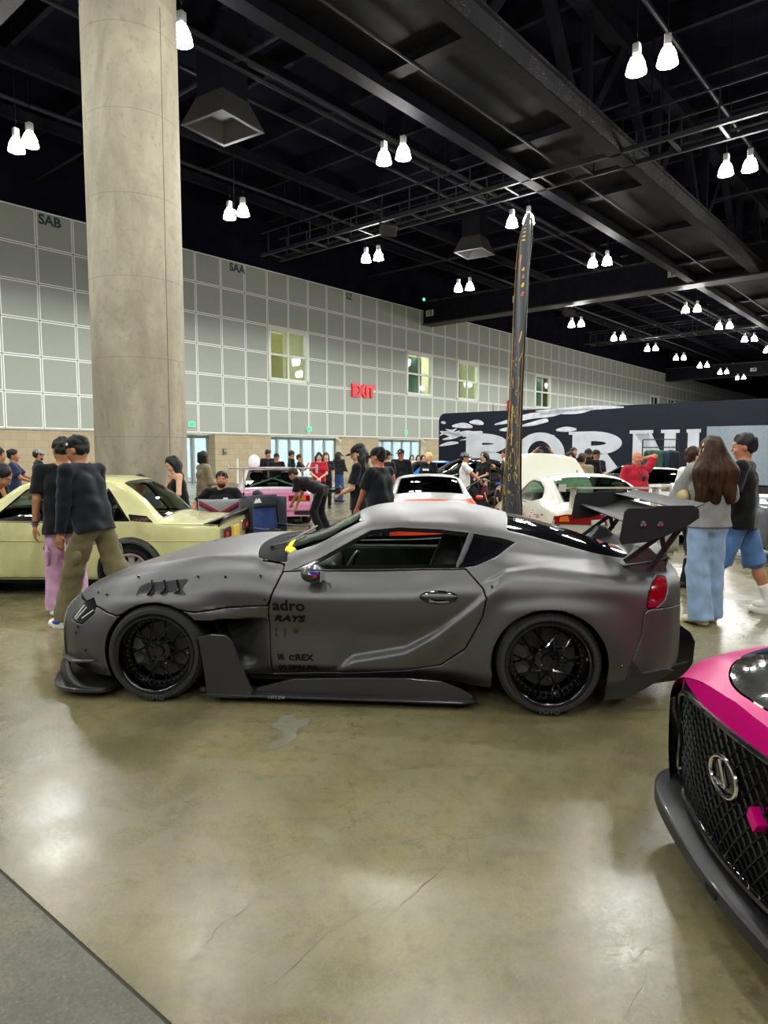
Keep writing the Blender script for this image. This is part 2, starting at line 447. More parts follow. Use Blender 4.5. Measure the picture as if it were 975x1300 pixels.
def floor_mat(name, tint, dark=False):
    g = NB(name); v = g.coords()
    big = g.noise(v, 0.55, 5, 0.6, 0.6); mid = g.noise(v, 2.6, 6, 0.65, 0.4); fine = g.noise(v, 70, 3, 0.7); med = g.noise(g.mapping(v, (1, 1, 1), (0, 0, .6)), 14, 5, 0.7)
    streak = g.noise(g.mapping(v, (1.2, 14, 1), (0, 0, 2.5)), 1.6, 4, 0.6)
    a = tuple(c * 0.62 for c in tint); b = tuple(min(1, c * 1.3) for c in tint); grey = (tint[0] * 1.0, tint[1] * 1.02, tint[2] * 1.25)
    c = g.mix(g.smooth(big, .36, .64), a, b)
    c = g.mix(g.math('MULTIPLY', g.smooth(mid, .45, .62), .6), c, grey)
    c = g.mix(g.math('MULTIPLY', g.smooth(med, .50, .66), .55), c, tuple(x * .5 for x in tint))
    c = g.mix(g.math('MULTIPLY', g.smooth(fine, .54, .66), .45), c, tuple(x * .45 for x in tint))
    c = g.mix(g.math('MULTIPLY', g.smooth(fine, .46, .3), .4), c, tuple(min(1, x * 1.9) for x in tint))
    c = g.mix(g.math('MULTIPLY', g.smooth(streak, .55, .68), .4), c, tuple(x * .55 for x in tint))
    vo = g.n('ShaderNodeTexVoronoi', feature='DISTANCE_TO_EDGE'); vo.inputs['Scale'].default_value = .62
    wv = g.n('ShaderNodeVectorMath', operation='ADD'); g.link(v, wv.inputs[0])
    ns = g.n('ShaderNodeTexNoise'); ns.inputs['Scale'].default_value = 3.5; ns.inputs['Detail'].default_value = 6; g.link(v, ns.inputs['Vector'])
    sc = g.n('ShaderNodeVectorMath', operation='SCALE'); g.link(ns.outputs['Color'], sc.inputs[0]); sc.inputs['Scale'].default_value = .35; g.link(sc.outputs[0], wv.inputs[1]); g.link(wv.outputs[0], vo.inputs['Vector'])
    crack = g.math('MULTIPLY', g.math('LESS_THAN', vo.outputs['Distance'], .0022), g.smooth(big, .45, .6))
    c = g.mix(g.math('MULTIPLY', crack, .55), c, tuple(x * .2 for x in tint))
    g.col(c)
    r = g.math('ADD', g.math('MULTIPLY', mid, .28 if not dark else .2), .13 if not dark else .42)
    r = g.math('ADD', r, g.math('MULTIPLY', g.smooth(fine, .45, .7), .12)); g.rough(r)
    g.b.inputs['Specular IOR Level'].default_value = .55
    g.bump(g.math('ADD', g.math('MULTIPLY', fine, .35), med), .10, .004)
    return g.m
M_FLOOR = floor_mat('polished_concrete', tuple(.60 * c for c in hexc('938962'))); M_STRIP = floor_mat('worn_concrete', tuple(.50 * c for c in hexc('837d69')), True)
# floor: two pours meeting at a joint
j0 = gz(0, 1105)[:2]; j1 = gz(215, 1300)[:2]; jd = (j1 - j0) / np.linalg.norm(j1 - j0); jn = np.array([-jd[1], jd[0]])
if jn[0] < 0: jn = -jn
A = j0 - jd * 150; B = j0 + jd * 150
def slab(name, p, q, side, m, z=0.0, gap=0.006, wide=240):
    o = np.array(side) * gap; e = np.array(side) * wide
    P = [p + o, q + o, q + e, p + e]
    mb = MB().prism([tuple(x) for x in P], z - .3, z)
    f = mb.build(name, m); f['kind'] = 'structure'; return f
slab('floor', A, B, jn, M_FLOOR); slab('floor_strip', A, B, -jn, M_STRIP)
g = NB('joint_filler'); g.col(g.mix(g.noise(g.coords(), 30), hexc('2b2a26'), hexc('45423a'))).rough(.9)
mb = MB().prism([tuple(A - jn * .0059), tuple(B - jn * .0059), tuple(B + jn * .0059), tuple(A + jn * .0059)], -.3, -.004); tj = mb.build('trim_1', g.m); tj['kind'] = 'structure'
# pale scuffs and cracks that have a shape of their own
M_SCUFF = NB('pale_scuff'); M_SCUFF.col(M_SCUFF.mix(M_SCUFF.noise(M_SCUFF.coords(), 22, 5), hexc('6d6a5c'), hexc('86826f'))).rough(.5); M_SCUFF = M_SCUFF.m
M_CRACK = NB('crack_dirt'); M_CRACK.col(M_CRACK.mix(M_CRACK.noise(M_CRACK.coords(), 40), hexc('2c281d'), hexc('4a4434'))).rough(.8); M_CRACK = M_CRACK.m
def ribbon(pts, w, m, name='floor_crack', z=.0012):
    P = [gz(*p)[:2] for p in pts]; C = catmull(P, 6); rnd = random.Random(len(pts) + int(pts[0][0]))
    V = []; n = len(C)
    for i in range(n):
        t = C[min(i + 1, n - 1)] - C[max(i - 1, 0)]; t = np.array([-t[1], t[0]]) / (np.linalg.norm(t) + 1e-9)
        ww = w * .42 * (.35 + .65 * math.sin(PI * (i + .5) / n)) * rnd.uniform(.5, 1.4) * (1 if m is not M_SCUFF else 2.4); j = t * rnd.uniform(-1, 1) * w * 1.6
        V += [(*(C[i] + t * ww + j), z), (*(C[i] - t * ww + j), z)]
    o = raw(name, V, [(2 * i, 2 * i + 2, 2 * i + 3, 2 * i + 1) for i in range(n - 1)], m, smooth=False); o['kind'] = 'structure'; return o
ribbon([(485, 1172), (520, 1140), (565, 1100), (590, 1072)], .002, M_CRACK); ribbon([(735, 1243), (770, 1238), (800, 1222), (830, 1198), (870, 1190)], .0018, M_CRACK)
ribbon([(790, 1300), (808, 1265), (820, 1240), (818, 1222)], .002, M_CRACK); ribbon([(230, 1230), (262, 1200), (278, 1175), (305, 1160), (318, 1148)], .003, M_CRACK)
ribbon([(240, 1098), (280, 1108), (315, 1116), (345, 1126)], .0015, M_CRACK); ribbon([(240, 1117), (280, 1124), (318, 1136), (340, 1140)], .0015, M_CRACK)
ribbon([(330, 1262), (370, 1230), (410, 1190), (450, 1165), (488, 1140)], .002, M_CRACK); ribbon([(592, 1068), (594, 1085), (597, 1100)], .002, M_CRACK); ribbon([(265, 1040), (272, 1052), (280, 1056)], .002, M_CRACK)
def patch(pts, m, name='floor_scuff', z=.0008):
    C = catmull([gz(*p)[:2] for p in pts], 5, True); rnd = random.Random(int(pts[0][0])); C = [c + np.array([rnd.uniform(-.008, .008), rnd.uniform(-.008, .008)]) for c in C]
    o = raw(name, [(*c, z) for c in C], [tuple(range(len(C)))], m, smooth=False); o['kind'] = 'structure'
patch([(337, 921), (350, 917), (358, 909), (372, 908), (380, 914), (392, 912), (390, 920), (378, 926), (376, 936), (366, 944), (352, 950), (340, 951), (345, 942), (357, 938), (360, 931), (352, 925)], M_SCUFF)
ribbon([(392, 920), (420, 912), (448, 904), (465, 898)], .006, M_SCUFF, 'floor_scuff'); ribbon([(710, 950), (717, 944), (722, 938)], .003, M_SCUFF, 'floor_scuff')

# ---- panelled wall
def panel_mat():
    g = NB('grey_wall_panels'); v = g.coords(); x, y, z = g.xyz(v)
    def dist(c, p, o):
        f = g.math('FRACT', g.math('DIVIDE', g.math('SUBTRACT', c, o), p)); return g.math('MULTIPLY', g.math('MINIMUM', f, g.math('SUBTRACT', 1.0, f)), p)
    d = g.math('MINIMUM', dist(x, PW, PS0), dist(z, PH, HB))
    white = g.math('LESS_THAN', d, .062); gap = g.math('LESS_THAN', d, .016)
    cx = g.math('FLOOR', g.math('DIVIDE', g.math('SUBTRACT', x, PS0), PW)); cz = g.math('FLOOR', g.math('DIVIDE', g.math('SUBTRACT', z, HB), PH))
    cv = g.n('ShaderNodeCombineXYZ'); g.link(cx, cv.inputs[0]); g.link(cz, cv.inputs[1]); wn = g.n('ShaderNodeTexWhiteNoise'); g.link(cv.outputs[0], wn.inputs['Vector'])
    n1 = g.noise(v, .5, 4, .6); n2 = g.noise(v, 5, 5)
    c = g.mix(n1, hexc('969b91'), hexc('a4a89e')); c = g.mix(g.math('MULTIPLY', wn.outputs['Value'], .35), c, hexc('8c9087')); c = g.mix(g.math('MULTIPLY', n2, .15), c, hexc('aeb0a6'))
    c = g.mix(white, c, hexc('ebeee8')); c = g.mix(gap, c, hexc('6f7069')); g.col(c); g.rough(.62)
    g.bump(g.math('SUBTRACT', 1.0, gap), .4, .02); return g.m
def block_mat():
    g = NB('tan_block_wall'); v = g.coords(); sx, sy, sz = g.xyz(v); cv = g.n('ShaderNodeCombineXYZ'); g.link(g.math('ADD', sx, sy), cv.inputs[0]); g.link(sz, cv.inputs[1])
    br = g.n('ShaderNodeTexBrick'); g.link(cv.outputs[0], br.inputs['Vector']); br.inputs['Scale'].default_value = 1.0; br.inputs['Brick Width'].default_value = .6; br.inputs['Row Height'].default_value = .3; br.inputs['Mortar Size'].default_value = .008
    br.inputs['Color1'].default_value = hexc('a8997c') + (1,); br.inputs['Color2'].default_value = hexc('b3a588') + (1,); br.inputs['Mortar'].default_value = hexc('8f8169') + (1,)
    g.col(g.mix(g.math('MULTIPLY', g.noise(v, 3, 5), .4), br.outputs['Color'], hexc('9c8e73'))).rough(.85); g.bump(g.noise(v, 60), .2, .01); return g.m
M_PANEL = panel_mat(); M_BLOCK = block_mat()
M_DARKP = mat('black_steel_paint', (.0075, .0075, .011), .65, var=.35, scale=3, bump=.1, bscale=30, spec=.12)
M_CEIL = mat('dark_deck', (.006, .006, .012), .85, var=.4, scale=.8, spec=.03)
M_WHITE = mat('white_frame_paint', hexc('d9dcd4'), .45, var=.04); M_ALU = mat('door_aluminium', hexc('9aa09c'), .4, .6, var=.06)
def wallobj(name, mb, m, kind='structure', smooth=False):
    o = mb.build(name, m, smooth=smooth); o.location = W0; o.rotation_euler = (0, 0, WRZ); o['kind'] = kind; return o
WINS = [(PS0 + PW * k, PS0 + PW * (k + 2)) for k in (8, 16, 20, 28, 47, 51)]
WZ0, WZ1 = HB + 2 * PH, HB + 4 * PH
mb = MB()
S0, S1 = -60.0, 205.0
mb.bb(S0, S1, 0, .25, WZ1, HT); mb.bb(S0, S1, 0, .25, HB, WZ0)
edge = [S0] + [e for w in WINS for e in w] + [S1]
for a, b in zip(edge[::2], edge[1::2]): mb.bb(a, b, 0, .25, WZ0, WZ1)
wallobj('wall_left', mb, M_PANEL)
wallobj('trim_2', MB().bb(S0, S1, -.05, .3, HB - .05, HB), mat('wall_base_trim', hexc('a7a79d'), .5))
wallobj('wall_left_upper', MB().bb(S0, S1, .1, .4, HT, 15.5), M_CEIL)
DOORS = [(8.0, 9.9), (13.62, 19.3), (22.8, 28.0), (33.5, 38.8)]
mb = MB(); edge = [S0] + [e for d in DOORS for e in d] + [S1]
for a, b in zip(edge[::2], edge[1::2]): mb.bb(a, b, 0, .8, 0, HB - .05)
wallobj('wall_left_block_course', mb, M_BLOCK)
# rooms behind the windows and the lobby behind the doors
M_ROOM = mat('room_paint', hexc('c9c8b4'), .8, var=.05); M_LOBBY = mat('lobby_paint', hexc('cfd6dc'), .7, var=.05)
mb = MB(); mb.bb(S0, 100, 5.2, 5.4, 3, 11); mb.bb(S0, 100, .3, 5.3, 4.6, 4.8); mb.bb(S0, 100, .3, 5.3, 10.2, 10.4); wallobj('wall_offices', mb, M_ROOM)
mb = MB(); mb.bb(S0, 60, 9, 9.2, 0, 4.4); mb.bb(S0, 60, .85, 9.2, 4.3, 4.5); wallobj('wall_lobby', mb, M_LOBBY)
M_TUBE = emis('office_light_panel', (1.0, .97, .88), 30.0); M_TUBE2 = emis('lobby_light_panel', (.86, .94, 1.0), 26.0)
def hang(name, label, cat, s, y, z, mb, m, group=None):
    o = mb.build(name, m); o.location = W0 + WD * s - WN * y + np.array([0, 0, z]); o.rotation_euler = (0, 0, WRZ); o['kind'] = 'structure'; return o
k = 0
for a, b in WINS[:4]:
    k += 1; hang('trim_%d' % (10 + k), '', '', (a + b) / 2 + .6, 2.6, 9.9, MB().bb(-1.6, 1.6, -.9, .9, 0, .06), M_TUBE)  # glowing ceiling panel put in to light the offices, not trim
for a, b in DOORS:
    k += 1; hang('trim_%d' % (10 + k), '', '', (a + b) / 2 + 1.5, 4.2, 4.1, MB().bb(-(b - a) / 2 - 1.0, (b - a) / 2 + 1.0, -2.0, 2.0, 0, .06), M_TUBE2)  # glowing panel put in to light the lobby, not trim
M_WGLASS = glass('window_glass', 'e6ece4', .85); M_DGLASS = glass('door_glass', 'e8f2fa', .92)
M_BLIND = mat('cream_blind', hexc('d9d5b0'), .7, var=.06); M_TEAL = mat('teal_blind', hexc('9fc9c0'), .6, var=.06)
for n_, (a, b) in enumerate(WINS):
    r = thing('window_%d' % (n_ + 1), kind='structure', loc=W0 + WD * a, rz=WRZ); w = b - a; h = WZ1 - WZ0
    mb = MB(); t = .2
    for x0, x1, z0, z1 in ((0, w, WZ0, WZ0 + t), (0, w, WZ1 - t, WZ1), (0, t, WZ0, WZ1), (w - t, w, WZ0, WZ1)): mb.bb(x0, x1, -.05, .22, z0, z1)
    bevel(mb.build('window_frame', M_WHITE, r), .012)
    mb = MB(); mb.bb(w / 2 - .06, w / 2 + .06, .03, .16, WZ0 + t, WZ1 - t); mb.bb(t, w - t, .03, .16, WZ0 + h / 2 - .06, WZ0 + h / 2 + .06); mb.build('mullion', M_WHITE, r)
    MB().bb(t, w - t, .10, .108, WZ0 + t, WZ1 - t).build('pane', M_WGLASS, r)
    mb = MB()
    if n_ == 0:
        for q in range(12):
            x = t + .05 + q * .105; mb.box((x, .42, WZ0 + h * .5), (.008, .09, h - .5), (0, 0, .4))
        mb.build('vertical_blind', M_BLIND, r)
    elif n_ in (1, 2, 3):
        mb.bb(t, w * (.78 if n_ != 2 else .45) - (.0 if n_ != 2 else .1), .5, .53, WZ0 + .2, WZ1 - .2); mb.build('roller_blind', M_TEAL if n_ != 2 else M_BLIND, r)
    else: mb.bb(t, w - t, .5, .53, WZ0 + .2, WZ1 - .2).build('roller_blind', M_TEAL, r)
for n_, (a, b) in enumerate(DOORS):
    r = thing('door_%d' % (n_ + 1), kind='structure', loc=W0 + WD * a, rz=WRZ); w = b - a; hh = HB - .05; mb = MB()
    nl = max(2, round(w / .95)); lw = w / nl
    mb.bb(0, w, .55, .68, hh - .1, hh)
    for q in range(nl + 1): mb.bb(max(0, q * lw - .05), min(w, q * lw + .05), .55, .68, 0, hh)
    mb.build('door_frame', M_ALU, r)
    for q in range(nl):
        x0, x1 = q * lw + .06, (q + 1) * lw - .06
        d = MB().bb(x0, x1, .6, .612, .12, hh - .12).build('pane', M_DGLASS, r)
        mb = MB(); mb.bb(x0, x1, .585, .63, .02, .14); mb.bb(x0, x1, .585, .63, hh - .2, hh - .1); mb.bb(x0, x0 + .06, .585, .63, .02, hh - .1); mb.bb(x1 - .06, x1, .585, .63, .02, hh - .1); mb.build('door_leaf', M_ALU, r)
        MB().tube([(x0 + .1, .57, .85), (x0 + .1, .52, .9), (x0 + .1, .52, 1.2), (x0 + .1, .57, 1.25)], .014).build('door_handle', mat('steel', (.5, .5, .5), .3, 1), r)
# cyan banner inside the first door
o = thing('banner', 'cyan hanging banner in the lobby behind the glass door beside the column', 'banner', W0 + WD * 8.6 - WN * 2.6, WRZ)
MB().bb(-.55, .55, 0, .02, .35, 2.9).build('banner_cloth', mat('cyan_vinyl', hexc('16c8de'), .5, var=.1), o); MB().cyl((-.6, .01, 2.92), (.6, .01, 2.92), .02).build('rod', M_ALU, o); MB().bb(-.4, .4, -.15, .15, 0, .05).build('base', M_ALU, o); MB().cyl((0, .03, .03), (0, .03, 2.92), .015).build('pole', M_ALU, o)
for x, y, z0, z1, r_ in ((-.28, -.004, 1.75, 2.25, .2),):
    MB().cyl((x, -.002, 2.0), (x, -.006, 2.0), .22, n=24).build('printed_disc', mat('white_print', (.85, .88, .9), .5), o)
# ---- signs on the wall
M_RED = mat('red_sign_enamel', hexc('d3131f'), .35, var=.06, emit=hexc('d3131f'), estr=.25); M_INK = mat('sign_black_print', hexc('1d3a44'), .6)
def wallsign(name, body, s, z, size, m, label, cat, depth=.02, bold=0.01, out=.02, sx=1.0):
    r = thing(name, label, cat, W0 + WD * s + WN * out, WRZ)
    text('lettering', body, m, r, size, (0, 0, z), (PI / 2, 0, 0), depth, bold, sx=sx); return r
wallsign('exit_sign', 'EXIT', 21.2, 5.45, 1.05, M_RED, 'red EXIT letters on the panelled wall between the two nearest right windows', 'sign', .06, .05, .07)
wallsign('exit_sign', 'EXIT', 40.2, 5.5, 1.05, M_RED, 'red EXIT letters on the wall beside the feather flag, above the trailer', 'sign', .06, .05, .07)
wallsign('bay_marker', 'SAB', 1.9, 11.15, .55, M_INK, 'dark SAB letters on the top wall panel, left of the concrete column', 'sign', .004, .015, .012)
wallsign('bay_marker', 'SAA', 11.5, 11.15, .55, M_INK, 'dark SAA letters on the top wall panel, right of the concrete column', 'sign', .004, .015, .012)
wallsign('bay_marker', 'SZ', 20.0, 11.15, .5, M_INK, 'dark SZ letters on the top wall panel above the first EXIT sign', 'sign', .004, .012, .012)
wallsign('bay_marker', 'SY', 29.4, 11.2, .5, M_INK, 'dark SY letters on the top wall panel next to the crossbeam', 'sign', .004, .012, .012)
M_GREEN = mat('green_exit_face', hexc('25c77c'), .4, emit=hexc('25c77c'), estr=.9)
for s, z, lab in ((8.5, 3.0, 'small green exit sign on the wall over the door beside the column'), (16.5, 2.98, 'small green exit sign over the doors behind the pink car'), (25.6, 2.98, 'small green exit sign over the doors left of the black trailer')):
    r = thing('emergency_exit_sign', lab, 'sign', W0 + WD * s + WN * .04, WRZ); bevel(MB().bb(-.2, .2, -.03, .03, z - .14, z + .14).build('housing', M_WHITE, r), .01)
    MB().bb(-.17, .17, -.036, -.031, z - .11, z + .11).build('lit_face', M_GREEN, r)
# little white boxes beside the door
r = thing('bollard_post', 'white post standing beside the glass door next to the block wall', 'post', hall(10.9, .5), WRZ); MB().cyl((0, 0, 0), (0, 0, 1.25), .06).ball((0, 0, 1.25), (.06, .06, .03)).build('post', M_WHITE, r, True); MB().cyl((0, 0, 0), (0, 0, .03), .11).build('base', M_WHITE, r)
r = thing('wall_box', 'dark card reader box on the block wall beside the glass door', 'box', W0 + WD * 10.45 + WN * .04, WRZ); bevel(MB().bb(-.09, .09, -.05, .04, 1.5, 1.8).build('housing', mat('grey_plastic', (.1, .1, .1), .5), r), .01); MB().bb(-.05, .05, -.06, -.05, 1.65, 1.75).build('display', mat('pale_display', (.4, .45, .45), .3), r)

# ---- column
def conc_mat():
    g = NB('cast_concrete'); v = g.coords(); x, y, z = g.xyz(v)
    n1 = g.noise(g.mapping(v, (1, 1, .35)), 1.3, 6, .65, .5); n2 = g.noise(v, 9, 6, .7); n3 = g.noise(v, 90, 3, .7); n4 = g.noise(g.mapping(v, (1, 1, .2)), 4, 5, .6)
    c = g.mix(g.smooth(n1, .3, .72), hexc('857d6b'), hexc('aaa28d')); c = g.mix(g.math('MULTIPLY', g.smooth(n2, .5, .75), .5), c, hexc('6d6656')); c = g.mix(g.math('MULTIPLY', g.smooth(n4, .55, .8), .45), c, hexc('b9b29d'))
    c = g.mix(g.math('MULTIPLY', g.smooth(n3, .6, .75), .4), c, hexc('575143'))
    ring = g.math('LESS_THAN', g.math('ABSOLUTE', g.math('SUBTRACT', g.math('FRACT', g.math('DIVIDE', z, 1.22)), .5)), .004)
    c = g.mix(g.math('MULTIPLY', ring, .5), c, hexc('5d5748')); g.col(c).rough(.8); g.bump(g.math('ADD', n3, n2), .35, .008); return g.m
CP = hall(-5.4, 19.2)
cl = MB().lathe([(.72, 0), (.72, 8.35), (.70, 8.38), (.70, 8.42), (.72, 8.45), (.72, 12.6)], 64).build('column', conc_mat(), smooth=True, loc=(CP[0], CP[1], 0)); cl['kind'] = 'structure'
an = math.atan2(-CP[1], -CP[0]) + .62
sm = MB().tube([(.719 * math.cos(an), .719 * math.sin(an), .02), (.719 * math.cos(an + .05), .719 * math.sin(an + .05), 8.3)], .006, 5).build('column_seam', mat('seam_dirt', hexc('5f5949'), .9), cl)

# ---- ceiling steel
ce = MB().bb(-70, 205, -95, 2, 14.6, 14.8); wallobj('ceiling', ce, M_CEIL)
def hobj(name, mb, m=M_DARKP, smooth=False):   # in hall frame: x along the wall, y = -distance from it
    o = mb.build(name, m, smooth=smooth); o.location = W0; o.rotation_euler = (0, 0, WRZ); o['kind'] = 'structure'; return o
def bar(mb, p, q, t): 
    p = np.array(p, float); q = np.array(q, float); x, y, d = frame_of(q - p); R = np.stack([x, y, d], 1); mb.box((p + q) / 2, (t[0], t[1], np.linalg.norm(q - p)), R)
def flaky(name):
    g = NB(name); v = g.coords(); n = g.noise(g.mapping(v, (1, 1, 3)), 9, 8, .75, 1.2); n2 = g.noise(v, 1.2, 3)
    c = g.mix(g.math('MULTIPLY', g.smooth(n, .56, .64), g.smooth(n2, .42, .56)), (.010, .010, .013), hexc('a5a196')); g.col(c).rough(.7); return g.m
M_FLAKE = flaky('flaking_black_paint')
ZB = 10.5
for w0, w1 in ((18.0, 21.0), (42.0, 45.0)):
    mb = MB()
    for w in (w0, w1): mb.bb(-32, 120, -w - .2, -w + .2, ZB, ZB + .5); mb.bb(-32, 120, -w - .25, -w + .25, 13.6, 14.1)
    mb.bb(-32, 120, -w1 + .2, -w0 - .2, ZB + .42, ZB + .5)
    for s in np.arange(-31, 120, 5.5): mb.bb(s - .2, s + .2, -w1 + .2, -w0 - .2, ZB + .2, ZB + .45)
    hobj('ceiling_truss_box', mb, M_DARKP)
    mb = MB()
    for w in (w0, w1):
        mb.bb(-32, 120, -w - .3, -w + .3, ZB + .5, ZB + .56)
        if w == w1: mb.bb(-32, 120, -w - .225, -w - .2, ZB + .02, ZB + .48)
    hobj('ceiling_truss_flange', mb, M_FLAKE)
    mb = MB()
    for w in (w0, w1):
        for k, s in enumerate(np.arange(-31, 118, 5.5)):
            bar(mb, (s, -w, ZB + .5), (s + (2.2 if k % 2 else 2.2), -w, 13.7), (.26, .26)); bar(mb, (s + 4.4, -w, ZB + .5), (s + 2.4, -w, 13.7), (.26, .26)); mb.bb(s + 5.2, s + 5.45, -w - .12, -w + .12, ZB + .5, 13.7)
    hobj('ceiling_truss_web', mb, M_DARKP)
    mb = MB(); mb.tube([(-32, -(w0 + w1) / 2 + .35, ZB + .2), (120, -(w0 + w1) / 2 + .35, ZB + .2)], .035, 6); hobj('ceiling_truss_pipe', mb, mat('conduit', (.03, .03, .033), .5, spec=.2))
for s, zb, hgt in ((-5.6, 10.6, 1.9), (27.8, 10.45, 1.5), (78.0, 10.5, 1.5)):
    mb = MB(); mb.bb(s - .35, s + .35, -70, .0 if s < 0 else -.1, zb + .12, zb + hgt); hobj('ceiling_crossbeam', mb, M_DARKP)
    mb = MB(); mb.bb(s - .55, s + .55, -70, -.1, zb, zb + .08); hobj('ceiling_crossbeam_flange', mb, mat('beam_flange', (.03, .03, .032), .5, var=.3, scale=2, spec=.2))
    mb = MB(); mb.bb(s - .45, s + .45, -70, -.1, zb + hgt, zb + hgt + .12); hobj('ceiling_crossbeam_top', mb, M_FLAKE)
for w, b, s, lb in ((.7, '15', 27.4, 'white plate reading 15 on the crossbeam end that meets the panelled wall'), (7.5, '16', 27.4, 'white plate reading 16 on the dark crossbeam right of the flag'), (17.0, '17', 27.4, 'white plate reading 17 on the dark crossbeam beneath the big truss'), (10, '18', 77.6, 'tiny white plate on the farthest dark crossbeam, far down the hall')):
    P = hall(s - .03, w, 11.2)
    r = thing('beam_number_plate', lb, 'sign', P, WRZ - PI / 2)
    MB().bb(-.32, .32, -.01, .01, -.2, .2).build('plate', mat('plate_white', hexc('b9b7ae'), .5), r); text('lettering', b, mat('plate_ink', (.02, .02, .02), .6), r, .42, (0, -.014, 0), (PI / 2, 0, 0), .002, .01)
# catwalks across the hall
for s, z in ((9.4, 10.5), (44, 10.6), (-19, 10.6)):
    mb = MB()
    for q in (0, 1.1): mb.bb(s + q - .05, s + q + .05, -48, -4.5, z, z + .14); mb.bb(s + q - .02, s + q + .02, -48, -4.5, z + 1.0, z + 1.05)
    for w in np.arange(5, 48, 1.35): mb.bb(s, s + 1.1, -w - .04, -w + .04, z + .02, z + .1); mb.bb(s - .02, s + .02, -w - .02, -w + .02, z + .1, z + 1.0); mb.bb(s + 1.08, s + 1.12, -w - .02, -w + .02, z + .1, z + 1.0)
    hobj('ceiling_catwalk', mb, mat('catwalk_steel', (.02, .02, .024), .5, var=.3, scale=2, spec=.2))
    mb = MB()
    for w in np.arange(6, 46, 8): mb.bb(s + .1, s + .14, -w - .02, -w + .02, z + 1, 14.6); mb.bb(s + 1.0, s + 1.04, -w - .02, -w + .02, z + 1, 14.6)
    hobj('ceiling_hanger', mb)
# joists and pipes above
mb = MB()
for s in np.arange(-30, 115, 3.1): mb.bb(s - .08, s + .08, -60, -.1, 13.9, 14.6)
for w in (3.5, 7, 12.5, 25.5, 29, 36): mb.bb(-32, 120, -w - .1, -w + .1, 13.2, 13.6)
hobj('ceiling_joists', mb, mat('joist_paint', (.008, .008, .012), .6, var=.3, scale=2, spec=.1))
mb = MB()
for w, z in ((6.2, 12.6), (13.6, 12.2), (14.1, 12.2), (23.1, 12.4), (27.4, 12.8), (11.2, 13.0)): mb.tube([(-32, -w, z), (120, -w, z)], .07, 8)
for s, z in ((14.0, 12.2), (21.5, 12.6), (1.2, 12.5), (35, 12.5)): mb.tube([(s, -60, z), (s, -.2, z)], .06, 8)
hobj('ceiling_pipes', mb, mat('pipe_paint', (.016, .016, .02), .45, var=.3, scale=1, spec=.2))
# square air diffusers on drop ducts
for n_, (s, w, z, sc) in enumerate(((1.4, 12.5, 11.0, .85), (16.8, 11.2, 11.0, .75), (28.5, 14.6, 11.3, .75), (37.5, 20.0, 11.0, .8))):
    r = thing('air_diffuser', ['dark square air diffuser under the ceiling, right of the concrete column', 'dark square air diffuser hanging left of the feather flag tip', 'dark square air diffuser near the plate numbered 17', 'dark square air diffuser beyond the numbered crossbeam'][n_], 'vent', hall(s, w, z), WRZ + 1.70)
    def sq(h, zz): return [(-h, -h, zz), (h, -h, zz), (h, h, zz), (-h, h, zz)]
    V = sq(.62 * sc, .95 * sc) + sq(1.0 * sc, 0); F = [(0, 1, 5, 4), (1, 2, 6, 5), (2, 3, 7, 6), (3, 0, 4, 7)]
    V += sq(.86 * sc, .0) + sq(.3 * sc, .4 * sc); F += [(4, 5, 9, 8), (5, 6, 10, 9), (6, 7, 11, 10), (7, 4, 8, 11), (8, 9, 13, 12), (9, 10, 14, 13), (10, 11, 15, 14), (11, 8, 12, 15), (12, 13, 14, 15)]
    raw('hood', V, F, mat('diffuser_metal', (.05, .048, .048), .5, var=.15, spec=.2), r, False)
    MB().bb(-.6 * sc, .6 * sc, -.6 * sc, .6 * sc, .95 * sc, 14.6 - z).build('drop_duct', mat('duct_paint', (.009, .009, .012), .6, var=.2, spec=.1), r)
# catwalk speaker boxes
for n_, (s, w, z) in enumerate(((9.0, 12.4, 10.0), (28.2, 10.6, 10.1))):
    r = thing('ceiling_speaker', ['small dark speaker hung under the catwalk left of the flag tip', 'small dark speaker hung under the numbered crossbeam'][n_], 'speaker', hall(s, w, z), WRZ - .6)
    bevel(MB().box((0, 0, 0), (.6, .45, .4), (.5, 0, 0)).build('cabinet', mat('speaker_grey', (.05, .05, .055), .5), r), .03); MB().box((0, -.2, -.12), (.5, .02, .32), (.5, 0, 0)).build('grille', mat('speaker_grille', (.03, .03, .03), .7), r); MB().tube([(-.32, 0, .1), (-.3, .1, .5), (.3, .1, .5), (.32, 0, .1)], .02).build('bracket', M_DARKP, r)
r = thing('laser_beacon', 'small green signal light on a thin rod above the panelled wall', 'light', hall(4.6, 8.8, 10.3), WRZ); MB().ball((0, 0, 0), (.12, .08, .09)).build('green_lens', emis('green_glow', (.02, .8, .25), 2.5), r, True); MB().cyl((0, 0, .05), (0, 0, 4.2), .015).build('rod', M_DARKP, r)
r = thing('laser_beacon', 'green signal light under the ceiling left of the flag, above the third window', 'light', hall(26.3, 1.0, 11.9), WRZ); MB().ball((0, 0, 0), (.1, .08, .1)).build('green_lens', MATS['green_glow'], r, True); MB().cyl((0, 0, .05), (0, 0, 2.6), .015).build('rod', M_DARKP, r)

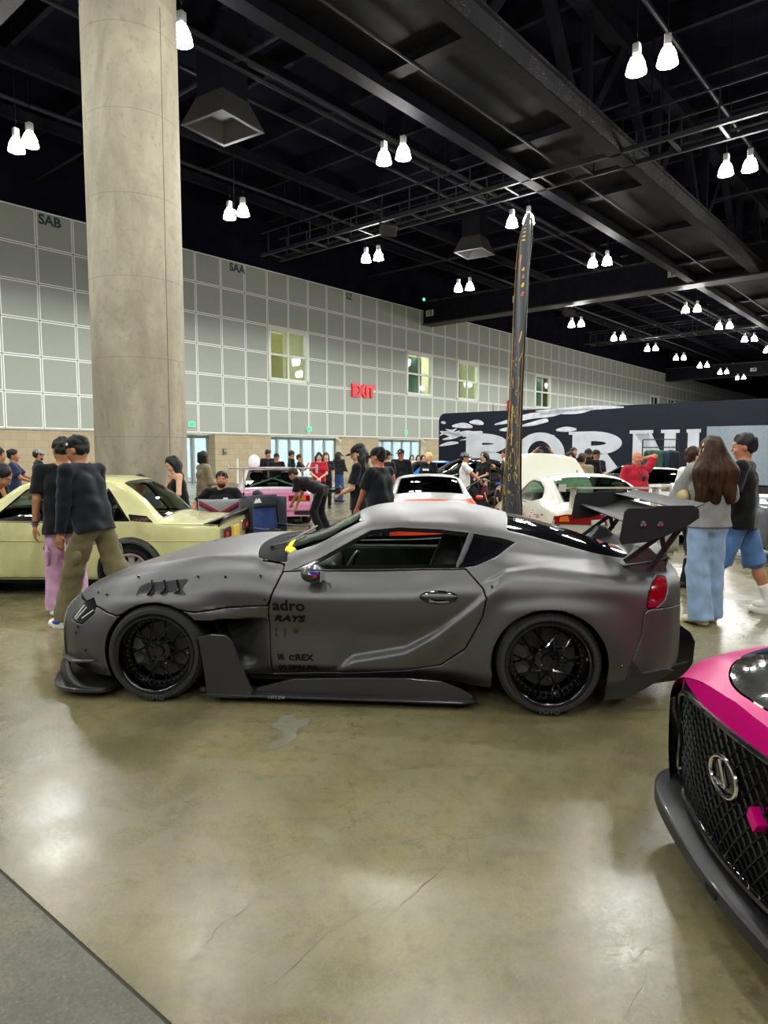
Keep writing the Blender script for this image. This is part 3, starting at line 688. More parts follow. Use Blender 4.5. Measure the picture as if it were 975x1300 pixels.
# ---- high-bay lamps on their grid
M_BELL = mat('glowing_bell', (.9, .9, .9), .4, emit=(1.0, .985, .96), estr=88.0); M_CAN = mat('lamp_ballast', (.35, .35, .34), .4, .4)
def make_lamp():
    r = thing('high_bay_lamp')
    MB().lathe([(.06, .34), (.12, .31), (.17, .2), (.205, .05), (.215, 0), (.2, 0), (.19, .05), (.155, .2), (.1, .3), (.0, .31)], 24).build('bell', M_BELL, r, True)
    bevel(MB().bb(-.075, .075, -.075, .075, .37, .6).build('ballast', M_CAN, r), .015)
    MB().cyl((0, 0, .33), (0, 0, .38), .05).build('neck', M_CAN, r)
    MB().tube([(0, 0, .6), (0, 0, .72), (.04, 0, .76), (0, 0, .8), (0, 0, 4.9)], .008, 6).build('hanger', M_DARKP, r)
    return r
lamp0 = make_lamp(); first = True
SG = [-24.2, -17.2, -10.2, -3.12, 3.95, 11.1, 18.1, 31.1, 38.1, 44.9, 52, 59, 66, 73]; WG = [9.75, 16.85, 24.0, 31.2, 38.4]
ordn = ['first', 'second', 'third', 'fourth', 'fifth', 'sixth', 'seventh', 'eighth', 'ninth', 'tenth', 'eleventh', 'twelfth', 'thirteenth', 'fourteenth']
rown = {0: 'row nearest the panelled wall', 1: 'second row from the wall', 2: 'third row from the wall', 3: 'fourth row from the wall', 4: 'fifth row from the wall'}
LPOW = 400.0
for i, s in enumerate(SG):
    for j, w in enumerate(WG):
        seen = (s, w) in {(a, b) for a in SG for b in WG if (hall(a, b)[1] > 4 and abs(hall(a, b)[0] / hall(a, b)[1]) < .75)}
        if s > 60 and j > 1: continue
        for k in (0, 1):
            if seen:
                P = hall(s + (.05 if k else -.05), w + (.31 if k else -.31), 9.75)
                o = lamp0 if first else copy_tree(lamp0); first = False
                o.location = P; o.rotation_euler = (0, 0, WRZ + .3 * k)
                tag(o, 'glowing bell lamp, %s of the %s pair in the %s' % (('outer' if k else 'inner'), ordn[i], rown[j]), 'lamp', 'high-bay lamps under the hall ceiling')
        for k in (0, 1):
            L = bpy.data.lights.new('lamp_light', 'SPOT'); L.shadow_soft_size = .16; L.spot_size = math.radians(172); L.spot_blend = .18; L.energy = LPOW; L.color = (.985, 1.0, .95)
            lo = bpy.data.objects.new('lamp_light', L); COL.objects.link(lo); lo.location = hall(s + (.05 if k else -.05), w + (.31 if k else -.31), 9.58)

# ---- world, camera
wd = bpy.data.worlds.new('hall_air'); SC.world = wd; wd.use_nodes = True
bg = wd.node_tree.nodes['Background']; bg.inputs[0].default_value = (.75, .8, .9, 1); bg.inputs[1].default_value = .08
cam = bpy.data.cameras.new('camera'); cam.sensor_fit = 'VERTICAL'; cam.sensor_height = 36; cam.lens = FPX / 1300 * 36; cam.clip_end = 500
co = bpy.data.objects.new('camera', cam); COL.objects.link(co); co.location = EYE; co.rotation_euler = (PI / 2 - TH, 0, 0); SC.camera = co
SC.view_settings.view_transform = 'Standard'; SC.view_settings.look = 'None'; SC.view_settings.gamma = 1; SC.view_settings.use_curve_mapping = False; SC.view_settings.exposure = 0.0
SC.cycles.use_denoising = True; SC.cycles.max_bounces = 6; SC.cycles.transparent_max_bounces = 12; SC.cycles.sample_clamp_indirect = 6
# ================================================================== car building kit
def mirror(s): return Skin(s.V * np.array([1, -1, 1]), [f[::-1] for f in s.F])
def both(s): return s.join(mirror(s))
def weld(o, d=1e-4):
    bm = bmesh.new(); bm.from_mesh(o.data); bmesh.ops.remove_doubles(bm, verts=bm.verts, dist=d); bm.to_mesh(o.data); bm.free(); o.data.set_sharp_from_angle(angle=math.radians(50)); return o
def half_skin(st, shift, nx=230, nt=90, disp=None, tk=None, xs_extra=()):
    """near half (y<0) of a car body lofted through side stations; st = {x: [(y,z)...]} from the sill up to the centre line"""
    xs = sorted(st); K = len(st[xs[0]]); Y = np.array([[p for p in st[x]] for x in xs], float)
    X = np.unique(np.concatenate([np.linspace(xs[0], xs[-1], nx), np.array(xs_extra, float)])) if len(xs_extra) else np.linspace(xs[0], xs[-1], nx)
    C = pchip(xs, Y, X)                       # (nx,K,2)
    t = np.linspace(0, K - 1, nt) if tk is None else tk
    S = pchip(np.arange(K), C.transpose(1, 0, 2), t).transpose(1, 0, 2)   # (nx,nt,2)
    sx = sorted(shift); sh = pchip(sx, [shift[k] for k in sx], X)
    yy, zz = S[..., 0], S[..., 1]
    xx = X[:, None] + sh[:, None] * (1 - np.minimum(1, (yy / .9) ** 2))
    V = np.stack([xx, -yy, zz], -1).reshape(-1, 3); n = S.shape[1]
    F = [(i * n + j, (i + 1) * n + j, (i + 1) * n + j + 1, i * n + j + 1) for i in range(len(X) - 1) for j in range(n - 1)]
    if disp is not None: V = disp(V)
    return Skin(V, F)
def end_cap(st, shift, x, nt=60):
    K = len(st[x]); S = pchip(np.arange(K), np.array(st[x], float), np.linspace(0, K - 1, nt)); sh = shift.get(x, 0)
    y = np.concatenate([-S[:, 0], S[::-1, 0]]); z = np.concatenate([S[:, 1], S[::-1, 1]])
    n = len(S); V = []; F = []
    for i in range(n):
        for f in np.linspace(-1, 1, 13): yy = S[i, 0] * f; V.append((x + sh * (1 - min(1, (yy / .9) ** 2)), yy, S[i, 1]))
    F = [(i * 13 + j, i * 13 + j + 1, (i + 1) * 13 + j + 1, (i + 1) * 13 + j) for i in range(n - 1) for j in range(12)]
    return Skin(V, F)
def sstep(x, a, b): t = np.clip((x - a) / (b - a), 0, 1); return t * t * (3 - 2 * t)
def take(s, g, gap=.0):
    """cut region g<0 out of s, leaving a groove of width gap"""
    if gap <= 0: return s.cut(g(s))
    a, r = s.cut(g(s) + gap / 2); _, r = r.cut(g(r) - gap / 2); return a, r
def outw(mb_o):
    bm = bmesh.new(); bm.from_mesh(mb_o.data); bmesh.ops.recalc_face_normals(bm, faces=bm.faces); bm.to_mesh(mb_o.data); bm.free(); return mb_o

M_TYRE = mat('tyre_rubber', (.018, .018, .019), .7, var=.2, scale=30, bump=.15, bscale=90)
M_GBLK = mat('gloss_black', (.006, .006, .007), .12, coat=.6, var=.2); M_SBLK = mat('satin_black', (.013, .013, .014), .42, var=.2); M_MBLK = mat('matt_black', (.007, .007, .007), .8, var=.3, spec=.2)
M_CHROME = mat('chrome', (.75, .75, .76), .12, 1.0, var=.05); M_DKIRON = mat('dark_iron', (.09, .09, .09), .45, .8, var=.25)
M_REDLENS = mat('red_lens', hexc('7e0712'), .12, coat=1, var=.25, scale=40, emit=hexc('7e0712'), estr=.05); M_AMBER = mat('amber_lens', hexc('e0701c'), .15, coat=1, var=.15); M_CLEAR = mat('clear_lens', hexc('cfd3d3'), .1, coat=1, var=.1)
def tread_mat():
    g = NB('tyre_tread'); v = g.coords(); x, y, z = g.xyz(v); a = g.math('ARCTAN2', x, z)
    w = g.math('FRACT', g.math('ADD', g.math('MULTIPLY', a, 9.5), g.math('MULTIPLY', g.math('ABSOLUTE', g.math('SUBTRACT', y, .13)), 9.0)))
    gr = g.math('LESS_THAN', w, .13); g.col(g.mix(gr, (.02, .02, .021), (.003, .003, .003))).rough(.75); g.bump(g.math('SUBTRACT', 1.0, gr), .6, .01); return g.m
M_TREAD = tread_mat()
def wheel(parent, name, c, R, rim, w, side, style='mesh', rimm=None, spokem=None, steer=0.0, dish=.11, camber=0.0, n=10, letters=None, simple=False):
    """wheel with its outer face looking to local -y, centred at c; side=-1 near, +1 far"""
    rimm = rimm or M_GBLK; spokem = spokem or rimm
    r = thing(name); r.parent = parent; r.location = c; r.rotation_euler = (camber if side < 0 else -camber, 0, (PI if side > 0 else 0) + steer)
    prof = [(rim - .005, .012), (rim + .012, .004), (rim + .3 * (R - rim), -.006), (rim + .62 * (R - rim), -.004), (R - .022, .012), (R - .006, .03), (R, .05), (R, w - .05), (R - .006, w - .03), (R - .022, w - .012), (rim + .4 * (R - rim), w), (rim - .005, w - .012)]
    mb = MB().lathe(prof, 56 if not simple else 28, axis='y'); t = mb.build('tyre', M_TREAD, r, True, 30)
    mb = MB().lathe([(rim + .006, .003), (rim + .008, -.004), (rim - .002, -.007), (rim - .012, -.003), (rim - .017, .008), (rim - .024, .03), (rim - .03, dish + .03), (rim - .034, w - .02), (rim + .002, w), ], 56 if not simple else 28, axis='y')
    mb.build('rim', rimm, r, True, 60)
    if simple:
        mb = MB()
        for k in range(5):
            a = 2 * PI * k / 5; R2 = np.array(Matrix.Rotation(a, 3, 'Y')); mb.box(R2 @ np.array([0, .05, rim * .5]), (.06, .03, rim), R2)
        mb.cyl((0, .03, 0), (0, .07, 0), .06); mb.build('spokes', spokem, r); return r
    mb = MB()
    dy = dish
    if style == 'mesh':
        for k in range(n):
            a = 2 * PI * k / n
            for sgn in (-1, 1):
                p0 = np.array([.05 * math.sin(a), dy + .015, .05 * math.cos(a)])
                a1 = a + sgn * .0; p1 = np.array([.075 * math.sin(a1 - sgn * .1), dy - .012, .075 * math.cos(a1 - sgn * .1)])
                a2 = a + sgn * PI / n * 1.45; p2 = np.array([(rim - .028) * math.sin(a2), dy + .01, (rim - .028) * math.cos(a2)])
                mb.tube([p1, p1 * .35 + p2 * .65 + np.array([0, -.006, 0]), p2], [.0085, .007, .0065], 6)
            continue
            a3 = a + PI / n; p3 = np.array([rim * .30 * math.sin(a3), dy + .004, rim * .30 * math.cos(a3)]); p4 = np.array([(rim - .028) * math.sin(a3), dy + .012, (rim - .028) * math.cos(a3)])
            mb.tube([p3, (p3 + p4) / 2 + np.array([0, -.006, 0]), p4], .0065, 6)
        mb.lathe([(rim - .024, dy - .004), (rim - .042, dy - .006), (rim - .046, dy + .012), (rim - .026, dy + .016)], 48, axis='y', closed=True)
    elif style == 'five':
        for k in range(n):
            a = 2 * PI * k / n; R2 = np.array(Matrix.Rotation(a, 3, 'Y'))
            poly = [(-.045, .05), (.045, .05), (.03, rim * .6), (.042, rim - .02), (-.042, rim - .02), (-.03, rim * .6)]
            V = [R2 @ np.array([u, dy - .012 + (.02 if v < .1 else 0), v]) for u, v in poly] + [R2 @ np.array([u, dy + .03, v]) for u, v in poly]; m = len(poly)
            mb.add(V, [tuple(range(m)), tuple(range(m, 2 * m))[::-1]] + [(q, q + m, (q + 1) % m + m, (q + 1) % m) for q in range(m)])
    mb.build('spokes', spokem, r, True, 40)
    mb = MB().lathe([(0, dy - .03), (.032, dy - .03), (.036, dy - .022), (.038, dy - .008), (.07, dy - .004), (.08, dy + .012), (.085, dy + .05), (.0, dy + .05)], 28, axis='y')
    for k in range(5): a = 2 * PI * k / 5; mb.cyl((.057 * math.sin(a), dy - .018, .057 * math.cos(a)), (.057 * math.sin(a), dy + .02, .057 * math.cos(a)), .011, n=6)
    mb.build('hub', spokem, r, True, 35)
    mb = MB()
    for k in range(40):
        a = 2 * PI * k / 40; p = np.array([(rim - .036) * math.sin(a), dy - .012, (rim - .036) * math.cos(a)]); mb.cyl(p, p + np.array([0, .01, 0]), .0055, n=6)
    mb.build('rivet', M_DKIRON, r)['kind'] = 'stuff'
    MB().lathe([(.06, dy + .07), (rim * .74, dy + .07), (rim * .74, dy + .095), (.06, dy + .095)], 40, axis='y', closed=True).build('brake_disc', M_DKIRON, r, True, 30)
    mb = MB().lathe([(rim * .45, dy + .05), (rim * .80, dy + .05), (rim * .80, dy + .115), (rim * .45, dy + .115)], 14, axis='y', closed=True, a0=PI * .82, a1=PI * 1.22); bevel(mb.build('brake_caliper', mat('caliper_grey', (.12, .12, .12), .4, .3), r), .006)
    if letters: text('lettering', letters, mat('tyre_letter', (.05, .05, .05), .6), r, .045, (0, -.0075, -(R + rim) / 2), (PI / 2, 0, 0), .001, .001)
    return r
def seat(parent, name, c, rz, m, trim=None):
    s = SDF(); s.ell((0, 0, .12), (.24, .26, .10), k=.04); s.cap((-.21, -.2, .15), (-.21, .2, .17), .06, k=.04); s.cap((.21, -.2, .15), (.21, .2, .17), .06, k=.04)
    s.cap((0, .24, .15), (0, .42, .62), .13, .12, k=.08); s.cap((-.17, .24, .2), (-.17, .40, .6), .08, .07, k=.06); s.cap((.17, .24, .2), (.17, .40, .6), .08, .07, k=.06); s.cap((-.08, .46, .80), (.08, .46, .80), .09, k=.05)
    o = blob(name, s, .02, m, parent); o.location = c; o.rotation_euler = (0, 0, rz); return o
def steering(parent, c, tilt, m=None, R=.17):
    mb = MB(); ring = [(R * math.cos(2 * PI * k / 28), R * math.sin(2 * PI * k / 28), 0) for k in range(28)]; mb.tube(ring, .015, 8, True)
    for a in (0, 2.2, 4.1): mb.tube([(0, 0, -.03), (R * math.cos(a), R * math.sin(a), 0)], .013, 6)
    mb.cyl((0, 0, -.05), (0, 0, .0), .045); mb.cyl((0, 0, -.4), (0, 0, -.04), .025)
    return mb.build('steering_wheel', m or M_SBLK, parent, True, 40, loc=c, rot=tilt)
PROJ = {}

# ================================================================== the grey widebody coupe
CC = np.array([-.1206, 5.1001, 0]); CRZ = math.radians(-5.2917)
sup = thing('coupe_car', 'low matt grey widebody coupe with deep black wheels and a big rear wing', 'car', CC, CRZ)
def satin():
    g = NB('satin_grey_wrap'); v = g.coords(); n = g.noise(v, 3, 4); n2 = g.noise(v, 260, 2, .6)
    g.col(g.mix(n, (.132, .129, .134), (.144, .141, .146))); g.rough(g.math('ADD', g.math('MULTIPLY', n, .05), .42)); g.b.inputs['Metallic'].default_value = .88
    g.b.inputs['Specular IOR Level'].default_value = .4; g.bump(n2, .02, .002); return g.m
M_SAT = satin()
def carbon(name='carbon_weave', r=.3):
    g = NB(name); v = g.coords(); x, y, z = g.xyz(v)
    w = g.math('GREATER_THAN', g.math('MULTIPLY', g.math('SINE', g.math('MULTIPLY', g.math('ADD', x, z), 700.0)), g.math('SINE', g.math('MULTIPLY', g.math('SUBTRACT', x, z), 700.0))), 0.0)
    g.col(g.mix(w, (.012, .012, .013), (.03, .03, .032))).rough(r); g.b.inputs['Coat Weight'].default_value = .5; g.b.inputs['Coat Roughness'].default_value = .12; return g.m
M_CARB = carbon()
ST = {
 -1.90: [(.64, .17), (.70, .25), (.715, .33), (.70, .42), (.63, .475), (.54, .505), (.40, .525), (.2, .54), (0, .545)],
 -1.80: [(.78, .15), (.84, .24), (.855, .36), (.82, .485), (.70, .565), (.58, .60), (.40, .615), (.2, .625), (0, .625)],
 -1.65: [(.86, .14), (.90, .24), (.905, .40), (.87, .56), (.74, .665), (.60, .70), (.40, .705), (.2, .70), (0, .70)],
 -1.45: [(.88, .14), (.92, .24), (.92, .42), (.89, .65), (.75, .775), (.62, .80), (.42, .79), (.2, .785), (0, .785)],
 -1.20: [(.88, .14), (.93, .24), (.92, .45), (.89, .69), (.76, .83), (.63, .862), (.44, .855), (.2, .855), (0, .855)],
 -.90: [(.82, .14), (.87, .24), (.86, .45), (.89, .68), (.775, .85), (.65, .907), (.45, .905), (.2, .905), (0, .905)],
 -.62: [(.80, .14), (.85, .25), (.85, .44), (.895, .67), (.80, .84), (.66, .915), (.45, .93), (.2, .935), (0, .935)],
 -.45: [(.80, .14), (.855, .25), (.855, .43), (.918, .662), (.797, .825), (.745, .855), (.60, .915), (.3, .945), (0, .95)],
 -.25: [(.80, .14), (.855, .25), (.855, .42), (.923, .657), (.795, .825), (.73, .885), (.60, .955), (.3, 1.0), (0, 1.01)],
 -.05: [(.80, .14), (.855, .25), (.855, .42), (.923, .657), (.797, .83), (.713, .955), (.60, 1.045), (.3, 1.10), (0, 1.115)],
 .12: [(.80, .14), (.86, .25), (.86, .42), (.922, .66), (.80, .835), (.70, 1.0), (.595, 1.11), (.3, 1.18), (0, 1.195)],
 .35: [(.80, .14), (.865, .25), (.87, .42), (.925, .665), (.80, .845), (.685, 1.02), (.585, 1.135), (.3, 1.205), (0, 1.222)],
 .60: [(.81, .14), (.89, .25), (.90, .43), (.925, .69), (.83, .86), (.685, 1.02), (.575, 1.13), (.3, 1.205), (0, 1.218)],
 .80: [(.84, .13), (.92, .25), (.935, .45), (.94, .70), (.84, .875), (.685, 1.01), (.565, 1.105), (.3, 1.18), (0, 1.197)],
 1.0: [(.86, .13), (.94, .25), (.95, .46), (.955, .72), (.85, .88), (.68, .965), (.55, 1.062), (.3, 1.13), (0, 1.15)],
 1.3: [(.88, .13), (.95, .25), (.96, .46), (.955, .735), (.845, .865), (.66, .91), (.515, .985), (.3, 1.055), (0, 1.075)],
 1.6: [(.88, .14), (.94, .25), (.95, .46), (.935, .73), (.83, .84), (.64, .865), (.47, .905), (.28, .955), (0, .975)],
 1.8: [(.84, .18), (.89, .28), (.895, .46), (.885, .68), (.80, .81), (.64, .85), (.46, .87), (.28, .89), (0, .90)],
 1.93: [(.76, .22), (.81, .32), (.82, .46), (.815, .64), (.75, .785), (.63, .84), (.46, .86), (.28, .87), (0, .875)],
 2.0: [(.66, .26), (.71, .34), (.725, .46), (.715, .62), (.67, .74), (.58, .80), (.44, .825), (.26, .84), (0, .845)],
}
SHF = {-1.9: -.24, -1.65: -.21, -1.4: -.15, -1.2: -.12, -.9: -.10, -.45: -.10, -.05: -.08, .12: -.05, .35: 0, 1.6: .02, 1.8: .06, 1.93: .09, 2.0: .11}
FW = np.array([-1.252, .308]); RW = np.array([1.208, .315]); RT_F, RT_R = .308, .315
def hline(x):   # door crease
    return np.interp(x, [-.2, -.107, 0, .2, .34, .53, .75, .9], [.14, .185, .275, .315, .345, .46, .655, .80])
def sdisp(V):
    x, y, z = V[:, 0], V[:, 1].copy(), V[:, 2]
    lo = 1 - sstep(z, .62, .80)
    for c, A, R in ((FW, .045, .335), (RW, .04, .345)):
        r = np.hypot(x - c[0], z - c[1]); y -= A * (1 - sstep(r, R, R + .24)) * lo
    # scooped side behind the front wheel
    top = .515 + .03 * (x + .97)
    m = sstep(x, -1.2, -.98) * (1 - sstep(x, -.95, -.5)) * (1 - sstep(z, top - .012, top + .004)) * sstep(z, .16, .26); y += .23 * m
    lipm = sstep(x, -1.0, -.9) * (1 - sstep(x, -.75, -.54)) * sstep(z, top - .01, top + .01) * (1 - sstep(z, top + .03, .62)); y -= .018 * lipm
    # haunch crease sweeping up the door
    h = hline(x); act = sstep(x, -.16, .0) * (1 - sstep(x, .78, .98)); d = z - h
    y -= .028 * act * (1 - sstep(d, -.016, .02)) * sstep(d, -.22, -.03); y += .018 * act * sstep(d, .0, .03) * (1 - sstep(d, .04, .22)) * (1 - sstep(z, .5, .66))
    # shoulder line running onto the rear fender
    sl = np.interp(x, [.72, .95, 1.2, 1.5, 1.8], [.74, .86, .895, .885, .83]); a2 = sstep(x, .74, .95) * (1 - sstep(x, 1.5, 1.75)); dz = z - sl
    y -= .028 * a2 * (1 - sstep(dz, -.004, .014)) * sstep(dz, -.2, -.02)
    out = V.copy(); out[:, 1] = np.minimum(y, 0) * (np.abs(V[:, 1]) > 1e-6); return out
tk = np.unique(np.concatenate([np.linspace(0, 2, 34), np.linspace(2, 4, 40), np.linspace(4, 6, 30), np.linspace(6, 8, 22)]))
half = half_skin(ST, SHF, 300, 0, sdisp, tk)
full0 = half
def surf_y(x, z, S=half.V):
    """outer side surface (most outward y) at (x,z)"""
    d = (S[:, 0] - x) ** 2 + (S[:, 2] - z) ** 2; k = np.argsort(d)[:6]; return S[k, 1].min()
P_DLO = [(-.40, .832), (-.17, .838), (.25, .848), (.66, .866), (.76, .880), (.90, .935), (1.03, 1.005), (.95, 1.03), (.76, 1.062), (.55, 1.085), (.28, 1.096), (.10, 1.078), (-.02, 1.015), (-.22, .905)]
P_DOOR = [(-.452, .822), (-.505, .681), (-.532, .59), (-.534, .311), (-.525, .155), (0, .19), (.365, .222), (.56, .266), (.705, .38), (.808, .594), (.83, .707), (.806, .765), (.705, .866), (.66, .86), (.25, .84), (-.17, .83), (-.40, .825)]
P_HOOD = [(-2.4, .645), (-1.95, .60), (-1.66, .582), (-1.50, .545), (-1.25, .62), (-1.0, .572), (-.80, .60), (-.535, .618), (-.508, .681), (-.455, .822), (-.46, .86), (-.60, .88), (-.60, 1.2), (-2.4, 1.2)]
P_HEAD = [(-1.905, .47), (-1.83, .58), (-1.745, .618), (-1.685, .583), (-1.70, .535), (-1.79, .462)]
P_TAIL = [(1.785, .65), (1.80, .725), (1.84, .795), (1.89, .825), (1.935, .82), (1.94, .765), (1.91, .695), (1.85, .652)]
P_FBUMP = [(-2.4, .05), (-2.4, .645), (-1.95, .60), (-1.66, .582), (-1.50, .545), (-1.40, .05)]
P_RBUMP = [(1.60, .0), (1.70, .34), (1.755, .48), (1.77, .62), (1.80, .645), (2.3, .645), (2.3, .0)]
def arch(s):
    q = s.side(); f = np.hypot((q[:, 0] - FW[0]) / 1.02, q[:, 1] - FW[1] - .0) - .327; r = np.hypot((q[:, 0] - RW[0]) / 1.03, q[:, 1] - RW[1]) - .337
    f2 = np.maximum(np.abs(q[:, 0] - FW[0]) - .32, q[:, 1] - .30); r2 = np.maximum(np.abs(q[:, 0] - RW[0]) - .34, q[:, 1] - .31)
    d = np.minimum(np.minimum(f, f2), np.minimum(r, r2)); return np.where(np.abs(s.V[:, 1]) > .3, d, .5)
def sidep(poly, ymin=.45): return lambda s: np.where(np.abs(s.V[:, 1]) > ymin, poly_sdf(s.side(), poly), .5)
def wind(s):   # windscreen, seen in plan
    x, y, z = s.V.T; y = np.abs(y)
    f = np.maximum.reduce([(-.50 - .05 * (1 - (y / .6) ** 2)) - x, x - (.015 - .06 * (1 - (y / .5) ** 2)), y - np.interp(x, [-.5, -.2, .03], [.60, .565, .505])]); return np.where(z > .8, f, .5)
def cowl(s):
    x, y, z = s.V.T; y = np.abs(y); f = np.maximum.reduce([-.66 - .08 * (1 - (y / .62) ** 2) - x, x + .475 + .06 * (1 - (y / .6) ** 2), y - .715]); return np.where(z > .8, f, .5)
def rearw(s):
    x, y, z = s.V.T; y = np.abs(y); f = np.maximum.reduce([(.985 + .03 * (1 - (y / .5) ** 2)) - x, x - 1.80, y - np.interp(x, [1.0, 1.3, 1.8], [.535, .505, .43])]); return np.where(z > .8, f, .5)
_, half = half.cut(arch(half))
shell = half
g_dlo = sidep(P_DLO)
win, half = half.cut(g_dlo(half)); _, shell = shell.cut(g_dlo(shell))
trim_, glassr = win.cut(-(g_dlo(win) + .024))
for nm, fn, gp in (('windshield', wind, 0), ('rear_window', rearw, 0)):
    a, half = take(half, fn); _, shell = take(shell, fn)
    o = weld(both(a).build(nm, glass('green_glass', 'c9e0d0', .95) if nm == 'windshield' else mat('black_rear_glass', (.004, .004, .005), .05, coat=1, spec=.6), sup)); 
cw, half = take(half, cowl, .006); weld(both(cw).build('cowl_panel', M_MBLK, sup))
tail, half = take(half, sidep(P_TAIL, .3), .006); head, half = take(half, sidep(P_HEAD), .008)
door, half = take(half, sidep(P_DOOR), .008)
hood, half = take(half, lambda s: poly_sdf(s.side(), P_HOOD), .009)
fb, half = take(half, lambda s: poly_sdf(s.side(), P_FBUMP), .006)
rb, half = take(half, lambda s: poly_sdf(s.side(), P_RBUMP), .006)
bo = solid(weld(both(half).build('body_shell', M_SAT, sup)), .012)
solid(weld(both(hood).build('hood', M_SAT, sup)), .008); solid(weld(both(fb.join(end_cap(ST, SHF, -1.9).compact())).build('front_bumper', M_SAT, sup)), .01)
solid(weld(both(rb).join(end_cap(ST, SHF, 2.0)).build('rear_bumper', M_SAT, sup)), .01)
for sd in (0, 1):
    mm = (lambda s: mirror(s)) if sd else (lambda s: s)
    d_ = mm(door).build('door', M_SAT, sup); solid(d_, .01)
    mm(tail).build('taillight', M_REDLENS, sup); hl = mm(head).build('headlight', mat('headlight_glass', (.012, .012, .013), .06, coat=1, var=.4, scale=12), sup)
    mm(trim_).build('window_trim', M_GBLK, sup)
    qg, _ = glassr.cut(.675 + (glassr.V[:, 2] - .86) * .42 - glassr.V[:, 0]); mm(qg).build('quarter_window', mat('black_rear_glass', 0), sup)
    sg = -1 if not sd else 1
    # divider between open window and quarter glass
    MB().tube([(.655, sg * .815, .862), (.70, sg * .755, .96), (.745, sg * .66, 1.06)], .018, 8).build('window_pillar', mat('grey_pillar', (.10, .10, .105), .3), sup, True)
    # door handle: oval recess and pull
    y0 = surf_y(.55, .70) * (1 if sg < 0 else -1)
    mb = MB().lathe([(0, .003), (.115, .003), (.12, 0)], 32); V = np.array(mb.V) * [1, .36, 1]
    o = raw('handle_recess', [(v[0], sg * v[2], v[1]) for v in V], mb.F, M_GBLK, d_, True); o.location = (.545, y0 + sg * -.001, .70)
    mb = MB().ball((0, 0, .006), (.112, .02, .021)); o2 = mb.build('door_handle', M_SAT, d_, True); o2.location = (.545, y0 + sg * .004, .70)
    mb = MB().tube([(-.06, 0, -.022), (0, sg * .004, -.028), (.06, 0, -.022)], .006, 6); mb.build('handle_edge', M_CHROME, d_, True, loc=(.545, y0 + sg * .006, .70))
    # running-light strips in the headlight
    mb = MB()
    for k, (p, q, r_) in enumerate((((-1.865, .49), (-1.80, .575), .006), ((-1.845, .485), (-1.775, .565), .005), ((-1.79, .50), (-1.70, .56), .005))):
        pts = [(p[0] + (q[0] - p[0]) * t, sg * (abs(surf_y(p[0] + (q[0] - p[0]) * t, p[1] + (q[1] - p[1]) * t)) - .002), p[1] + (q[1] - p[1]) * t) for t in np.linspace(0, 1, 6)]; mb.tube(pts, r_, 6)
    mb.build('light_strip', M_CLEAR, hl, True)
    # mirror
    my = .93
    s = SDF(); s.ell((-.235, sg * my, .835), (.075, .10, .055), k=.02); s.cap((-.25, sg * .84, .80), (-.24, sg * (my - .02), .815), .022, .03, k=.03); s.plane((-.175, 0, 0), (1, 0, 0)); mo = blob('side_mirror', s, .008, M_CARB, sup)
    MB().bb(-.176, -.172, sg * my - .075, sg * my + .075, .795, .872).build('mirror_glass', M_CHROME, mo)
    if sd == 0:
        yy = -(my + .095)
        for nm, pl, cc_ in (('blue_patch', [(-.245, .845), (-.195, .845), (-.195, .862), (-.245, .862)], '2030a0'), ('red_patch', [(-.245, .828), (-.195, .828), (-.195, .845), (-.245, .845)], 'b01a2a'), ('white_patch', [(-.245, .828), (-.225, .845), (-.245, .862)], 'e0e0e0')):
            MB().prism(pl, yy - .001 - (.001 if nm[0] == 'w' else 0), yy + .02, 'y').build('flag_sticker', mat('sticker_' + nm, cc_, .5), mo)
sh_o = weld(both(shell).build('inner_shell', M_MBLK, sup)); md = sh_o.modifiers.new('inset', 'DISPLACE'); md.strength = -.022; md.mid_level = 0
# wheel wells, floor pan
for c in (FW, RW):
    for sg in (-1, 1):
        mb = MB().lathe([(.02, .34), (.40, .34), (.405, .55), (.40, .87)], 32, axis='y', a0=-.25, a1=PI + .25); o = mb.build('wheel_well', M_MBLK, sup, True)
        o.location = (c[0], 0, c[1]); o.scale = (1, sg, 1)
MB().bb(-1.75, 1.85, -.6, .6, .11, .17).bb(-.85, .80, -.79, .79, .11, .17).build('floor_pan', M_MBLK, sup)
# wheels
M_DKCH = mat('dark_chrome', (.07, .07, .072), .14, 1.0, var=.1)
for sg in (-1, 1):
    wheel(sup, 'front_wheel', (FW[0], sg * .972, FW[1]), RT_F, .243, .27, sg, 'mesh', rimm=M_DKCH, spokem=M_GBLK, dish=.10, camber=math.radians(-2.0), steer=math.radians(4 if sg < 0 else 4), letters='TOYO')
    wheel(sup, 'rear_wheel', (RW[0], sg * .985, RW[1]), RT_R, .250, .31, sg, 'mesh', rimm=M_DKCH, spokem=M_GBLK, dish=.13, camber=math.radians(-2.0), letters='TOYO')
# cabin
M_TRIMB = mat('cabin_black', (.012, .012, .012), .6, var=.2); M_ALC = mat('seat_cloth', (.015, .015, .016), .9, var=.2, bump=.2)
for sg in (-1, 1): seat(sup, 'bucket_seat', (.22, sg * .36, .22), -PI / 2, M_ALC)
s = SDF(); s.cap((-.42, -.66, .70), (-.42, .66, .70), .13, k=.05); s.cap((-.5, -.66, .62), (-.5, .66, .62), .2, k=.05); s.ell((-.33, -.36, .78), (.14, .2, .08), k=.04); blob('dashboard', s, .02, M_TRIMB, sup)
steering(sup, (-.12, -.36, .74), (0, -1.05, 0)); bevel(MB().bb(-.35, .8, -.1, .1, .17, .5).build('centre_console', M_TRIMB, sup), .04)
for sg in (-1, 1): bevel(MB().bb(-.40, .66, sg * .74 - .05, sg * .74 + .05, .25, .80).build('door_card', M_TRIMB, sup), .03)
mb = MB()
